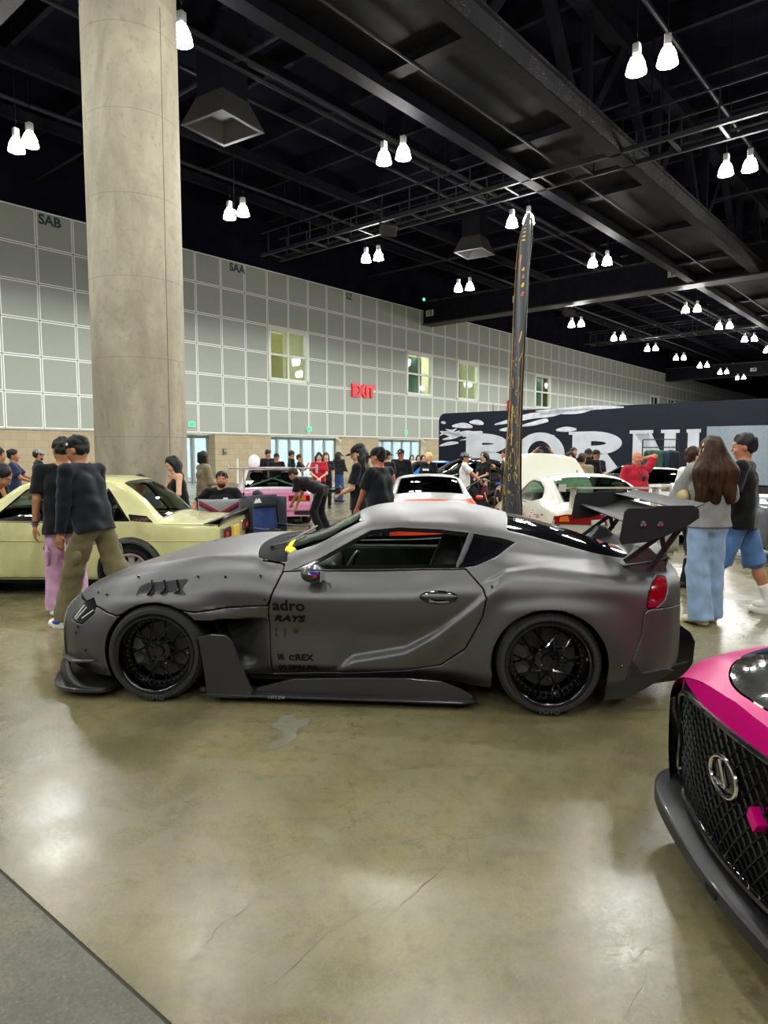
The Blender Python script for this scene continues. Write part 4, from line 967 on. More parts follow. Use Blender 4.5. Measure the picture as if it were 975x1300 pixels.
for sg in (-1, 1): mb.tube(catmull([(.72, sg * .56, .2), (.70, sg * .55, .95), (.68, sg * .45, 1.09), (.67, 0, 1.12)], 6), .022, 8)
mb.tube([(.70, -.52, .8), (1.35, -.42, .55)], .02, 8); mb.tube([(.70, .52, .8), (1.35, .42, .55)], .02, 8); mb.tube([(.71, -.54, .9), (.71, .54, .45)], .02, 8); mb.build('roll_bar', M_SBLK, sup, True)
MB().bb(.78, 1.8, -.62, .62, .2, .72).build('rear_bulkhead', M_MBLK, sup)
mb = MB()
for y0, y1 in ((-.50, -.05), (.0, .45)):
    pts = [(-.60, y0, .945), (-.52, (y0 * .7 + y1 * .3), .958), (-.47, y1, .985)]; mb.tube(catmull(pts, 5), .008, 6); mb.tube([(-.60, y0, .93), (-.60, y0, .95)], .016, 8)
mb.build('wiper', M_SBLK, sup, True)
o = raw('windshield_banner', [(-.50, -.565, .912), (-.465, -.565, .928), (-.475, -.33, .972), (-.515, -.33, .955)], [(0, 1, 2, 3)], mat('yellow_vinyl', hexc('ecdc1e'), .5), sup, False); solid(o, .003, 0)
mb = MB().cyl((-.455, -.575, .925), (-.45, -.579, .934), .04, n=20); mb.build('windshield_sticker', MATS['yellow_vinyl'], sup)
# hood vents on the fender crown, screws along the seams
def on_surf(x, z, lift=.0): 
    return np.array([x, surf_y(x, z) - lift, z])
mb = MB()
vp = [(-1.36, .665), (-1.34, .735), (-1.27, .75), (-1.07, .765), (-1.10, .735), (-1.09, .71), (-1.05, .675), (-1.09, .672), (-1.14, .69), (-1.25, .672)]
hv = half_skin(ST, SHF, 300, 0, sdisp, tk)
vin, _ = hv.cut(sidep([(-1.385, .668), (-1.375, .72), (-1.335, .742), (-1.06, .772), (-1.085, .735), (-1.085, .712), (-1.05, .678), (-1.10, .682), (-1.15, .70), (-1.30, .678)], .3)(hv))
for sd in (0, 1):
    q = mirror(vin) if sd else vin; q = Skin(q.V + np.array([0, (.004 if sd else -.004), .003]), q.F); fv = q.build('fender_vent', M_CARB, sup); sg = 1 if sd else -1
    mb = MB()
    for k in range(3):
        x = -1.30 + .085 * k
        pts = [on_surf(x + .0, .675 + .008 * k, .008), on_surf(x + .025, .71, .014), on_surf(x, .755 + .004 * k, .008)]
        pts = [np.array([p[0], (abs(p[1])) * sg, p[2] + .006]) for p in pts]; mb.tube(catmull(pts, 5), .0075, 6)
    mb.build('vent_louver', M_GBLK, fv, True)
mb = MB()
for x, z in ((-1.62, .66), (-1.42, .775), (-1.0, .79), (-.82, .79), (-.59, .80), (-.55, .66), (-1.72, .655), (-1.82, .44), (-1.84, .40), (-1.75, .30), (.425, .225), (.38, .19), (1.63, .32), (1.72, .23), (.86, .78)):
    for sg in (-1, 1): p = on_surf(x, z); p[1] = abs(p[1]) * sg; mb.ball((p[0], p[1], p[2]), .008, 8, 6)
mb.build('kit_screws', M_GBLK, sup, True)
mb = MB().ball((-1.33, -.47, .835), (.035, .02, .014)).ball((-1.33, .47, .835), (.035, .02, .014)); mb.build('hood_nozzle', M_GBLK, sup, True)
# aero kit
def plate(name, poly, y, t, m, parent=None, bv=.004, bow=0.0):
    for sg in (-1, 1):
        mb = MB().prism(poly, sg * y - t / 2, sg * y + t / 2, 'y'); o = mb.build(name, m, parent or sup)
        if bow: 
            for v in o.data.vertices: v.co.y += sg * bow(v.co.x, v.co.z)
        bevel(o, bv)
plate('fender_blade', [(-.965, .425), (-.88, .445), (-.785, .44), (-.745, .40), (-.70, .28), (-.62, .085), (-.64, .04), (-.915, .035), (-.93, .2)], .955, .018, M_CARB)
plate('side_skirt', [(-.66, .05), (-.60, .09), (-.37, .155), (.0, .172), (.37, .180), (.56, .168), (.68, .125), (.755, .085), (.755, .05), (-.66, .05)], .90, .02, M_CARB)
mb = MB()
for sg in (-1, 1): mb = MB().prism([(-.92, sg * .80), (-.92, sg * .965), (.70, sg * .965), (.78, sg * .92), (.78, sg * .80)], .045, .06); bevel(mb.build('side_splitter', M_CARB, sup), .004)
ol = catmull([(-1.57, -.93), (-1.62, -.975), (-1.80, -.98), (-1.96, -.90), (-2.09, -.66), (-2.16, -.35), (-2.185, 0), (-2.16, .35), (-2.09, .66), (-1.96, .90), (-1.80, .98), (-1.62, .975), (-1.57, .93)], 4)
bevel(MB().prism([tuple(p) for p in ol], .045, .07).build('front_splitter', M_CARB, sup), .006)
for sg in (-1, 1):
    G = []
    for t in np.linspace(0, 1, 12):
        a = np.interp(t, [0, .5, 1], [-1.60, -1.86, -2.10]); yb = np.interp(t, [0, .3, .6, 1], [.965, .965, .88, .60]); h = np.interp(t, [0, .3, .5, .72, .88, 1], [.01, .02, .06, .15, .16, .10])
        G.append([(a, sg * yb, .06), (a + .006, sg * (yb - .002), .06 + h * .6), (a + .035, sg * (yb - .012), .06 + h)])
    o = MB().grid(G).build('splitter_lip', M_SBLK, sup, True); solid(o, .012, 0)
    G = [[(np.interp(t, [0, 1], [-1.66, -2.0]), sg * np.interp(t, [0, .5, 1], [.955, .93, .74]), .245 - .03 * t + u * .0), (np.interp(t, [0, 1], [-1.66, -1.96]), sg * np.interp(t, [0, .5, 1], [.86, .84, .66]), .235 - .02 * t)] for t in np.linspace(0, 1, 10) for u in (0,)]
    solid(MB().grid(G).build('canard', M_CARB, sup, True), .012, 0)
    mb = MB().ball((0, 0, 0), (.02, .055, .06)); o = mb.build('bumper_badge', mat('badge_grey', (.22, .22, .22), .35, .5), sup, True, loc=(-2.045, sg * .62, .23), rot=(0, .25, -sg * .6))
# grille openings on the nose
mb = MB(); mb.bb(-2.155, -2.10, -.42, .42, .16, .34); bevel(mb.build('front_grille', M_MBLK, sup), .02)
# rear winglets and diffuser
plate('rear_winglet', [(1.575, .375), (1.64, .395), (1.675, .375), (1.76, .27), (1.89, .30), (1.945, .29), (1.87, .235), (1.77, .165), (1.64, .105), (1.54, .095), (1.56, .2)], .935, .018, M_CARB)
plate('diffuser_fin', [(1.97, .52), (2.06, .50), (2.14, .44), (2.17, .38), (2.16, .24), (2.09, .13), (1.86, .09), (1.80, .14)], .62, .016, M_GBLK)
plate('diffuser_strake', [(1.80, .14), (2.1, .28), (2.13, .16), (2.05, .10), (1.80, .09)], .22, .012, M_CARB)
bevel(MB().box((1.96, 0, .20), (.36, 1.28, .015), (0, -.32, 0)).build('diffuser_floor', M_CARB, sup), .004)
for sg in (-1, 1): MB().lathe([(.05, 0), (.055, 0), (.055, .18), (.05, .18)], 24, axis='x', closed=True).build('exhaust_tip', M_CHROME, sup, True, loc=(1.97, sg * .42, .28))
# ducktail lid
G = []
for y in np.linspace(-.66, .66, 25):
    e = 1 - (abs(y) / .66) ** 4 * .5; G.append([(1.70, y, .875 - .05 * (abs(y) / .66) ** 2 * 0), (1.82, y, .895 * 1), (1.95, y, .90 + .045 * e), (2.03 - .06 * (y / .66) ** 2, y, .915 + .05 * e), (2.04 - .06 * (y / .66) ** 2, y, .90 + .05 * e), (1.99 - .05 * (y / .66) ** 2, y, .80), (1.75, y, .80)])
o = MB().grid(G).build('ducktail_spoiler', M_SAT, sup, True, 35); solid(o, .012)
for sg in (-1, 1): bevel(MB().prism([(1.70, .86), (1.80, .99), (1.86, .99), (1.96, .90), (1.98, .83), (1.86, .80)], sg * .60 - .05, sg * .60 + .05, 'y').build('wing_foot', M_SAT, sup), .012)
# wing: main plane, flap, end plates, stands
def foil(x0, x1, z, camber, th, n=18, aoa=0.0):
    P = []
    for k in range(n + 1): t = k / n; P.append((x0 + (x1 - x0) * t, z + aoa * t * t - camber * math.sin(PI * t) + th * math.sqrt(t) * (1 - t) * 1.6))
    for k in range(n - 1, 0, -1): t = k / n; P.append((x0 + (x1 - x0) * t, z + aoa * t * t - camber * math.sin(PI * t) - th * math.sqrt(t) * (1 - t) * .7))
    return P
M_WING = carbon('wing_carbon', .6); M_WING.node_tree.nodes['Principled BSDF'].inputs['Coat Weight'].default_value = 0; M_WING.node_tree.nodes['Principled BSDF'].inputs['Specular IOR Level'].default_value = .12
MB().prism(foil(1.70, 2.06, 1.15, .045, .035, aoa=.05), -.80, .80, 'y').build('wing_plane', M_WING, sup, True, 40)
MB().prism(foil(1.98, 2.13, 1.245, .012, .016, aoa=.035), -.80, .80, 'y').build('wing_flap', M_WING, sup, True, 40)
EP = [(x - .03, z) for x, z in [(1.665, 1.055), (1.69, 1.225), (1.712, 1.248), (1.86, 1.252), (1.875, 1.262), (2.09, 1.268), (2.125, 1.245), (2.128, 1.19), (2.06, 1.14), (1.93, 1.075), (1.82, 1.04), (1.68, 1.025)]]
for sg in (-1, 1):
    e_ = bevel(MB().prism(EP, sg * .81 - .007, sg * .81 + .007, 'y').build('wing_endplate', M_WING, sup), .004)
    for x in (1.77, 1.87): MB().lathe([(.020, 0), (.020, .008), (.012, .010), (0, .010)], 6, axis='y', c=(0, 0, 0)).build('bolt', M_CHROME, e_, loc=(x, sg * .817, 1.152), rot=(0, 0, 0) if sg > 0 else (0, 0, PI))
    def beam(mb, pts, w, y): 
        for p, q in zip(pts, pts[1:]): bar(mb, (p[0], y, p[1]), (q[0], y, q[1]), (.014, w) if False else (w, .014))
    for yy in (.68,):
        mb = MB()
        for p, q, w in (((2.07, 1.17), (1.86, .86), .035), ((2.0, 1.13), (1.70, .90), .03), ((1.92, 1.08), (1.945, .96), .03), ((2.09, 1.19), (1.98, 1.10), .03)):
            d = np.array([q[0] - p[0], 0, q[1] - p[1]]); x_, y_, d_ = frame_of(d); R = np.stack([np.cross([0, 1., 0], d / np.linalg.norm(d)), [0, 1., 0], d / np.linalg.norm(d)], 1); mb.box(((p[0] + q[0]) / 2, sg * yy, (p[1] + q[1]) / 2), (w, .014, np.linalg.norm(d)), R)
        bevel(mb.build('wing_stand', M_SBLK, sup), .003)
# door lettering
M_DEC = mat('dark_decal', (.004, .004, .004), .6, var=.1, spec=.2); M_DEC2 = mat('grey_decal', (.02, .02, .021), .6, var=.1, spec=.2)
def decal(body, x, z, size, bold=.0, m=None, shear=0.0, sx=1.0, onx=None):
    o = text('door_lettering', body, m or M_DEC, sup, size, (x, -1.2, z), (PI / 2, 0, 0), 0.0, bold, 'LEFT', shear, sx); PROJ[o.name] = surf_y; return o
decal('adro', -.50, .625, .10, .002, sx=1.12); decal('RAYS', -.50, .535, .058, .002, None, .3, 1.45)
decal('[', -.50, .445, .06, 0, M_DEC2); decal(']', -.445, .445, .06, 0, M_DEC2); decal('@', -.38, .452, .035, 0, M_DEC2)
decal('///', -.475, .278, .05, .003, None, -.5); decal('αREX', -.41, .278, .055, .0025, None, 0, 1.15); decal('(>)', -.48, .212, .04, .002); decal('DRVNMIND', -.415, .212, .036, .002, None, .1, 1.0)
text('skirt_lettering', '10124', mat('pale_decal', (.35, .35, .36), .5), sup, .03, (-.53, -.969, .0525), (PI / 2, 0, 0), 0.0005, 0, 'LEFT', .3, 1.5)
# ================================================================== the other cars
SEDAN = {
 -2.05: [(.64, .22), (.70, .30), (.72, .45), (.72, .60), (.70, .71), (.66, .735), (.5, .745), (.25, .75), (0, .75)],
 -1.98: [(.70, .16), (.76, .24), (.775, .45), (.775, .62), (.75, .755), (.70, .78), (.5, .79), (.25, .795), (0, .795)],
 -.90: [(.70, .14), (.77, .22), (.785, .45), (.785, .62), (.76, .795), (.70, .83), (.5, .855), (.25, .86), (0, .865)],
 -.72: [(.70, .14), (.77, .22), (.785, .45), (.785, .62), (.757, .80), (.70, .845), (.60, .88), (.3, .895), (0, .90)],
 -.45: [(.70, .14), (.77, .22), (.785, .45), (.785, .62), (.757, .805), (.69, .94), (.60, 1.06), (.3, 1.09), (0, 1.10)],
 -.15: [(.70, .14), (.77, .22), (.785, .45), (.785, .62), (.757, .805), (.665, 1.06), (.575, 1.235), (.3, 1.275), (0, 1.285)],
 .10: [(.70, .14), (.77, .22), (.785, .45), (.785, .62), (.757, .805), (.66, 1.07), (.56, 1.265), (.3, 1.305), (0, 1.312)],
 .60: [(.70, .14), (.77, .22), (.785, .45), (.785, .62), (.757, .802), (.66, 1.07), (.56, 1.265), (.3, 1.305), (0, 1.312)],
 .82: [(.70, .14), (.77, .22), (.785, .45), (.785, .62), (.757, .80), (.665, 1.05), (.57, 1.235), (.3, 1.275), (0, 1.28)],
 1.10: [(.70, .14), (.77, .22), (.785, .45), (.785, .62), (.757, .798), (.69, .945), (.60, 1.05), (.3, 1.08), (0, 1.085)],
 1.36: [(.70, .14), (.77, .22), (.785, .45), (.785, .62), (.757, .79), (.71, .815), (.62, .838), (.3, .85), (0, .855)],
 1.50: [(.70, .15), (.77, .23), (.785, .45), (.785, .62), (.757, .785), (.70, .808), (.5, .82), (.25, .825), (0, .825)],
 1.88: [(.70, .20), (.76, .27), (.775, .45), (.775, .61), (.75, .772), (.70, .79), (.5, .80), (.25, .805), (0, .805)],
 1.98: [(.68, .24), (.73, .30), (.745, .45), (.74, .60), (.725, .745), (.69, .765), (.5, .775), (.25, .78), (0, .78)],
}
SEDSH = {-2.05: -.06, -1.5: -.04, -.72: -.08, -.15: -.06, .1: 0, 0.8: .0, 1.1: .04, 1.45: .02, 1.98: .04}
COUPE = {
 -2.08: [(.60, .18), (.68, .26), (.70, .36), (.69, .46), (.64, .53), (.55, .56), (.40, .575), (.2, .585), (0, .59)],
 -1.95: [(.74, .15), (.80, .24), (.82, .40), (.80, .53), (.73, .61), (.60, .635), (.42, .645), (.2, .65), (0, .65)],
 -1.4: [(.78, .14), (.84, .23), (.85, .45), (.83, .62), (.76, .735), (.64, .765), (.45, .775), (.2, .78), (0, .78)],
 -.80: [(.76, .14), (.83, .23), (.84, .45), (.84, .65), (.77, .82), (.66, .86), (.48, .875), (.2, .885), (0, .885)],
 -.50: [(.76, .14), (.83, .23), (.84, .45), (.84, .65), (.78, .83), (.715, .89), (.60, .96), (.3, .99), (0, 1.0)],
 -.10: [(.76, .14), (.83, .23), (.84, .45), (.84, .66), (.785, .84), (.69, 1.0), (.585, 1.13), (.3, 1.19), (0, 1.20)],
 .20: [(.76, .14), (.83, .23), (.84, .45), (.845, .66), (.785, .85), (.675, 1.05), (.565, 1.205), (.3, 1.265), (0, 1.28)],
 .60: [(.76, .14), (.83, .23), (.84, .45), (.85, .67), (.79, .86), (.675, 1.05), (.56, 1.21), (.3, 1.27), (0, 1.285)],
 .95: [(.77, .14), (.84, .23), (.85, .45), (.855, .68), (.795, .875), (.675, 1.03), (.56, 1.165), (.3, 1.225), (0, 1.24)],
 1.35: [(.78, .16), (.84, .25), (.85, .45), (.85, .68), (.795, .875), (.68, .96), (.57, 1.05), (.3, 1.09), (0, 1.10)],
 1.72: [(.77, .20), (.83, .28), (.84, .46), (.84, .68), (.78, .865), (.68, .895), (.55, .93), (.28, .95), (0, .955)],
 2.0: [(.73, .24), (.79, .32), (.80, .47), (.80, .66), (.75, .83), (.66, .86), (.5, .875), (.25, .885), (0, .885)],
 2.12: [(.66, .28), (.72, .36), (.735, .48), (.73, .64), (.69, .79), (.61, .82), (.48, .835), (.25, .845), (0, .845)],
}
COSH = {-2.08: -.20, -1.4: -.10, -.8: -.12, -.1: -.08, .2: -.03, .6: 0, 1.35: .05, 2.0: .10, 2.12: .12}
M_TINT = glass('tinted_glass', '6f7a76', .55); M_DTINT = glass('dark_glass', '30363a', .35)
def gen_car(label, loc, rz, base, paint, name='car', scale=(1, 1, 1), wx=(-1.25, 1.22), R=.30, rim=.20, glassm=None, dlo=None, wsh=None, rw=None, tail=None, lamp=None, wheelm=None, wstyle='five', roofm=None, fine=False, group=None, nx=150, bumper=None, trimm=None, interior=True, ride=0.0, open_hood=False, pillar_x=.45):
    r = thing(name, label, 'car', loc, rz, group)
    S0, H0 = (SEDAN, SEDSH) if base == 'sedan' else (COUPE, COSH)
    k = np.array(scale, float)
    S = {x * k[0]: [(a * k[1], b * k[2] + ride) for a, b in v] for x, v in S0.items()}; H = {x * k[0]: v for x, v in H0.items()}
    wz = R
    def arch_disp(V):
        x, y, z = V[:, 0], V[:, 1].copy(), V[:, 2]
        for c in wx: rr = np.hypot(x - c, z - wz); y -= .015 * (1 - sstep(rr, R + .02, R + .14)) * (1 - sstep(z, .55, .75))
        o = V.copy(); o[:, 1] = np.minimum(y, 0) * (np.abs(V[:, 1]) > 1e-6); return o
    h = half_skin(S, H, nx, 70, arch_disp)
    sc2 = lambda P: [(a * k[0], b * k[2] + ride) for a, b in P]
    q = h.side(); ar = np.minimum.reduce([np.hypot(q[:, 0] - c, q[:, 1] - wz) - (R + .02) for c in wx]); _, h = h.cut(np.where(np.abs(h.V[:, 1]) > .3, ar, .5))
    shell = h
    if base == 'sedan':
        dlo = dlo or [(-.55, .83), (.98, .83), (.94, .90), (.72, 1.20), (.6, 1.225), (-.12, 1.215), (-.18, 1.18)]
        wlo, whi, rlo, rhi = -.71, -.14, .87, 1.33; wy = lambda x: np.interp(x, [wlo, whi], [.63, .53]) * k[1]; ry = lambda x: np.interp(x, [rlo, rhi], [.51, .60]) * k[1]
    else:
        dlo = dlo or [(-.46, .875), (.2, .885), (.9, .90), (1.22, .955), (1.0, 1.09), (.7, 1.165), (.3, 1.175), (.1, 1.15), (-.1, 1.07), (-.35, .94)]
        wlo, whi, rlo, rhi = -.60, .06, .92, 1.72; wy = lambda x: np.interp(x, [wlo, whi], [.60, .52]) * k[1]; ry = lambda x: np.interp(x, [rlo, rhi], [.50, .56]) * k[1]
    dlo = sc2(dlo); kx = k[0]
    gd = sidep(dlo); win, h = h.cut(gd(h)); tr, gl = win.cut(-(gd(win) + .022))
    fw_ = lambda s: np.where(s.V[:, 2] > .8 * k[2] + ride, np.maximum.reduce([wlo * kx - s.V[:, 0] - .06 * (1 - (s.V[:, 1] / .7) ** 2), s.V[:, 0] - whi * kx + .04 * (1 - (s.V[:, 1] / .7) ** 2), np.abs(s.V[:, 1]) - wy(s.V[:, 0] / kx)]), .5)
    fr_ = lambda s: np.where(s.V[:, 2] > .8 * k[2] + ride, np.maximum.reduce([rlo * kx - s.V[:, 0], s.V[:, 0] - rhi * kx - .02, np.abs(s.V[:, 1]) - ry(s.V[:, 0] / kx)]), .5)
    gm = glassm or M_TINT
    for nm, fn in (('windshield', fw_), ('rear_window', fr_)):
        a, h = h.cut(fn(h))
        if len(a.F):
            rim_, in_ = a.cut(-(fn(a) + .018)); weld(both(in_).build(nm, gm, r)); weld(both(rim_).build('window_seal', trimm or M_SBLK, r))
    top, h = h.cut(1.0 - (h.V[:, 2] - (dlo[0][1] + .0)) * 1e3) if roofm else (Skin(np.zeros((0, 3)), []), h)
    hx = wlo * kx - .04
    hd, h = h.cut(np.maximum.reduce([h.V[:, 0] - hx, -(h.V[:, 2] - np.interp(h.V[:, 0], [-2.1 * kx, -.7 * kx], [.62, .74]) * k[2] - ride), np.abs(h.V[:, 1]) - .66 * k[1]]))
    dx0, dx1 = (-.60 * kx, .42 * kx) if base == 'sedan' else (-.62 * kx, .60 * kx)
    zb = dlo[0][1] - .01
    dr, h = take(h, sidep([(dx0, .2), (dx1 - .05, .2), (dx1, .35), (dx1, zb), (dx0 + .08, zb), (dx0, zb - .1)]), .008)
    body = both(h).join(end_cap(S, H, min(S))).join(end_cap(S, H, max(S)))
    weld(body.build('body_shell', paint, r))
    if roofm: weld(both(top).build('roof', roofm, r))
    if open_hood:
        ho = weld(both(hd).build('hood', paint, r)); piv = Vector((hx, 0, .86 * k[2])); ho.data.transform(Matrix.Translation(piv) @ Matrix.Rotation(open_hood, 4, 'Y') @ Matrix.Translation(-piv)); solid(ho, .02)
        MB().bb(-1.9 * kx, hx, -.6 * k[1], .6 * k[1], .3, .62).build('engine_bay', M_MBLK, r)
    else: solid(weld(both(hd).build('hood', paint, r)), .01)
    for sd in (0, 1):
        mm = mirror if sd else (lambda s: s)
        mm(dr).build('door', paint, r); mm(tr).build('window_trim', trimm or M_GBLK, r)
        f_, b_ = gl.cut(gl.V[:, 0] - pillar_x * kx + (gl.V[:, 2] - .85) * -.25)
        mm(f_).build('door_window', gm, r); mm(b_).build('side_window', gm, r)
        sg = 1 if sd else -1
        bevel(MB().bb(dx1 - .22, dx1 - .06, sg * .80 * k[1] - .02, sg * .80 * k[1] + .02, zb - .075, zb - .045).build('door_handle', M_CHROME, r), .006)
    o = weld(both(shell.cut(gd(shell))[1].cut(0 * shell.cut(gd(shell))[1].V[:, 0] + 1)[1].cut(shell.cut(gd(shell))[1].V[:, 2] - .78 * k[2])[0]).build('inner_shell', M_MBLK, r)); md = o.modifiers.new('inset', 'DISPLACE'); md.strength = -.02; md.mid_level = 0
    mb = MB(); mb.bb(-1.9 * kx, 1.85 * kx, -.55 * k[1], .55 * k[1], .14, .22); mb.bb(wx[0] + .35, wx[1] - .35, -.74 * k[1], .74 * k[1], .14, .22); mb.build('floor_pan', M_MBLK, r)
    yw = .80 * k[1] if base == 'sedan' else .86 * k[1]
    for c in wx:
        for sg in (-1, 1): wheel(r, 'wheel', (c, sg * (yw + .0), wz), R, rim, .2, sg, wstyle, rimm=wheelm or M_GBLK, n=8 if wstyle == 'five' else 10, dish=.05, simple=not fine)
        MB().lathe([(.05, .0), (R + .03, 0), (R + .03, .5)], 20, axis='y', a0=0, a1=PI).build('wheel_well', M_MBLK, r, True, loc=(c, -.5, wz)); MB().lathe([(.05, .0), (R + .03, 0), (R + .03, -.5)], 20, axis='y', a0=0, a1=PI).build('wheel_well', M_MBLK, r, True, loc=(c, .5, wz))
    if interior:
        for sg in (-1, 1): seat(r, 'seat', (.15 * kx, sg * .36, .24), -PI / 2, M_ALC)
        s = SDF(); s.cap((-.50 * kx, -.58, .72), (-.50 * kx, .58, .72), .12); blob('dashboard', s, .03, M_TRIMB, r); steering(r, (-.28 * kx, -.34, .76), (0, -1.05, 0))
        bevel(MB().bb(.65 * kx, 1.2 * kx, -.6, .6, .3, .72 * k[2]).build('rear_seat', M_ALC, r), .05)
    xr = max(S); xf = min(S)
    return r, xf, xr
def paint(name, c, rough=.22, var=.04, **k): return mat(name, c, rough, coat=.8, var=var, coatr=.06, **k)
# ---- cream sedan on the left
M_CREAM = paint('cream_paint', 'dad89c', .25)
DX, DY = -3.82, 8.28
dt, xf, xr = gen_car('pale cream vintage sedan with black fender flares and ducktail, parked beside the column', (DX, DY, 0), 0, 'sedan', M_CREAM, wx=(-1.38, 1.02), R=.28, rim=.19, fine=True, wheelm=mat('silver_wheel', hexc('d8ced0'), .35, .4, var=.06), glassm=glass('clear_glass', 'cfd8d2', .9), nx=200,
    dlo=[(-.55, .83), (1.02, .825), (.98, .87), (.74, 1.19), (.62, 1.215), (-.10, 1.205), (-.18, 1.17)])
MB().prism([(.30, .82), (.36, .82), (.36, 1.22), (.30, 1.22)], -.70, -.55, 'y').build('door_pillar', M_CREAM, dt) if False else None
for sg in (-1, 1):
    for c, nm in ((1.02, 'rear'), (-1.38, 'front')):
        mb = MB(); G = []
        for a in np.linspace(-.25, PI + .25, 26):
            ca, sa = math.cos(a), math.sin(a); G.append([(c + .29 * ca, sg * .775, .285 + .29 * sa), (c + .315 * ca, sg * .85, .285 + .315 * sa), (c + .345 * ca, sg * .84, .285 + .345 * sa), (c + .375 * ca, sg * .77, .285 + .375 * sa)])
        f_ = solid(MB().grid(G).build('fender_flare', M_SBLK, dt, True, 60), .008, 0)
        mb = MB()
        for a in (.35, .9, 1.57, 2.25, 2.8): mb.ball((c + .36 * math.cos(a), sg * .818, .285 + .36 * math.sin(a)), .009, 8, 6)
        mb.build('flare_bolt', M_CHROME, f_, True)
    tl = bevel(MB().bb(1.985, 2.035, sg * .50 - .17, sg * .50 + .17, .60, .735).build('taillight', M_CHROME, dt), .008)
    MB().bb(2.03, 2.045, sg * .50 - .155, sg * .50 + .155, .615, .72).build('red_lens', M_REDLENS, tl); MB().bb(2.036, 2.05, sg * .56 - .05, sg * .56 + .05, .64, .69).build('amber_lens', M_AMBER, tl)
    MB().bb(-2.13, -2.10, sg * .5 - .2, sg * .5 + .2, .5, .68).build('headlight', M_CLEAR, dt)
    v_ = MB().prism([(1.02, .835), (1.27, .815), (1.20, .885), (1.0, .905)], sg * .745 - .006, sg * .745 + .006, 'y').build('pillar_vent', M_SBLK, dt)
    if sg < 0: text('vent_lettering', 'datsun', mat('chrome', 0), v_, .07, (1.13, -.755, .86), (PI / 2, .06, 0), .002, .001, shear=.3)
    MB().tube([(-.55, sg * .752, .822), (1.95, sg * .748, .782)], .006, 6).build('belt_trim', M_CHROME, dt); MB().tube([(-1.95, sg * .788, .62), (1.9, sg * .785, .61)], .005, 6).build('side_crease', M_CREAM, dt)
    MB().tube(catmull([(-.15, sg * .59, 1.225), (.1, sg * .575, 1.258), (.6, sg * .572, 1.256), (.80, sg * .58, 1.225)], 6), .009, 6).build('drip_rail', M_CREAM, dt)
G = []
for y in np.linspace(-.72, .72, 21):
    e = (abs(y) / .72) ** 3; G.append([(1.80 + .0 * e, y, .80 - .01 * e), (1.93 + .02 * e, y, .835), (2.055 - .02 * e, y, .88 - .01 * e), (2.06 - .02 * e, y, .865 - .01 * e), (2.0, y, .785), (1.98, y, .745)])
solid(MB().grid(G).build('ducktail_spoiler', mat('spoiler_black', (.03, .022, .022), .35, coat=.4), dt, True, 30), .01)
p_ = bevel(MB().bb(2.01, 2.03, -.17, .17, .555, .71).build('number_plate', mat('plate_yellow', hexc('d9b53a'), .5, var=.15), dt), .004)
MB().cyl((2.0, .3, .27), (1.6, .3, .27), .035).build('exhaust_tip', M_CHROME, dt)
# ---- white coupe with hood raised
M_WHITE_P = paint('white_paint', 'c2c0b0', .35)
def primer_white():
    g = NB('white_paint_with_bare_patch'); v = g.coords(); n = g.noise(v, 2.2, 5, .6); x, y, z = g.xyz(v)
    m = g.math('MULTIPLY', g.smooth(n, .42, .55), g.math('MULTIPLY', g.math('LESS_THAN', z, .62), g.math('MULTIPLY', g.math('GREATER_THAN', x, .5), g.math('LESS_THAN', y, -.5))))
    g.col(g.mix(m, hexc('c2c0b0'), hexc('c4a48e'))).rough(.3); g.b.inputs['Coat Weight'].default_value = .6; return g.m
IX, IY = 2.86, 10.62
it, xf, xr = gen_car('white coupe with raised hood and tall white wing, rear facing, behind the grey coupe', (IX, IY, 0), -PI / 2 + .02, 'coupe', primer_white(), wx=(-1.28, 1.28), R=.30, fine=True, glassm=glass('hatch_glass', 'b9d8c6', .7), nx=180, open_hood=.62, scale=(1, 1, 1.0))
for sg in (-1, 1):
    o = MB().prism([(sg * .16, .69), (sg * .80, .705), (sg * .775, .80), (sg * .66, .825), (sg * .20, .825)], 2.16, 2.262, 'x').build('taillight', M_REDLENS, it)
    for v in o.data.vertices: v.co.x -= .12 * (v.co.y / .9) ** 2
    o2 = MB().prism([(sg * .62, .735), (sg * .74, .735), (sg * .73, .79), (sg * .64, .81)], 2.2, 2.27, 'x').build('amber_lens', M_AMBER, o)
    for v in o2.data.vertices: v.co.x -= .12 * (v.co.y / .9) ** 2
    o3 = MB().prism([(sg * .20, .70), (sg * .36, .70), (sg * .36, .76), (sg * .22, .77)], 2.2, 2.272, 'x').build('clear_lens', M_CLEAR, o)
    bevel(MB().prism([(1.90, .86), (2.03, .86), (2.06, 1.14), (1.97, 1.14)], sg * .52 - .03, sg * .52 + .03, 'y').build('wing_stand', M_WHITE_P, it), .02)
    bevel(MB().prism([(1.86, 1.09), (2.14, 1.10), (2.14, 1.19), (1.88, 1.18)], sg * .66 - .012, sg * .66 + .012, 'y').build('wing_endplate', M_WHITE_P, it), .006)
MB().prism(foil(1.86, 2.12, 1.14, .015, .02, aoa=.02), -.66, .66, 'y').build('wing_plane', M_WHITE_P, it, True, 40)
for sg in (-1, 1): bevel(MB().box((2.2, sg * .28, .34), (.10, .45, .2)).build('bumper_vent', M_SBLK, it), .03)
G = [[(2.25 - .12 * (y / .9) ** 2, y, z) for z in (.36, .45, .57, .60)] for y in np.linspace(-.76, .76, 17)]; solid(MB().grid(G).build('bumper_moulding', M_WHITE_P, it, True), .03, 0)
bevel(MB().bb(1.3, 1.34, -.18, .18, .95, 1.02).build('dash_sign', mat('sign_paper', hexc('d9d9d4'), .7), it), .003); MB().bb(1.302, 1.345, .0, .15, .99, 1.015).build('sign_stripe', M_RED, it)
rnd = random.Random(3); mb = MB()
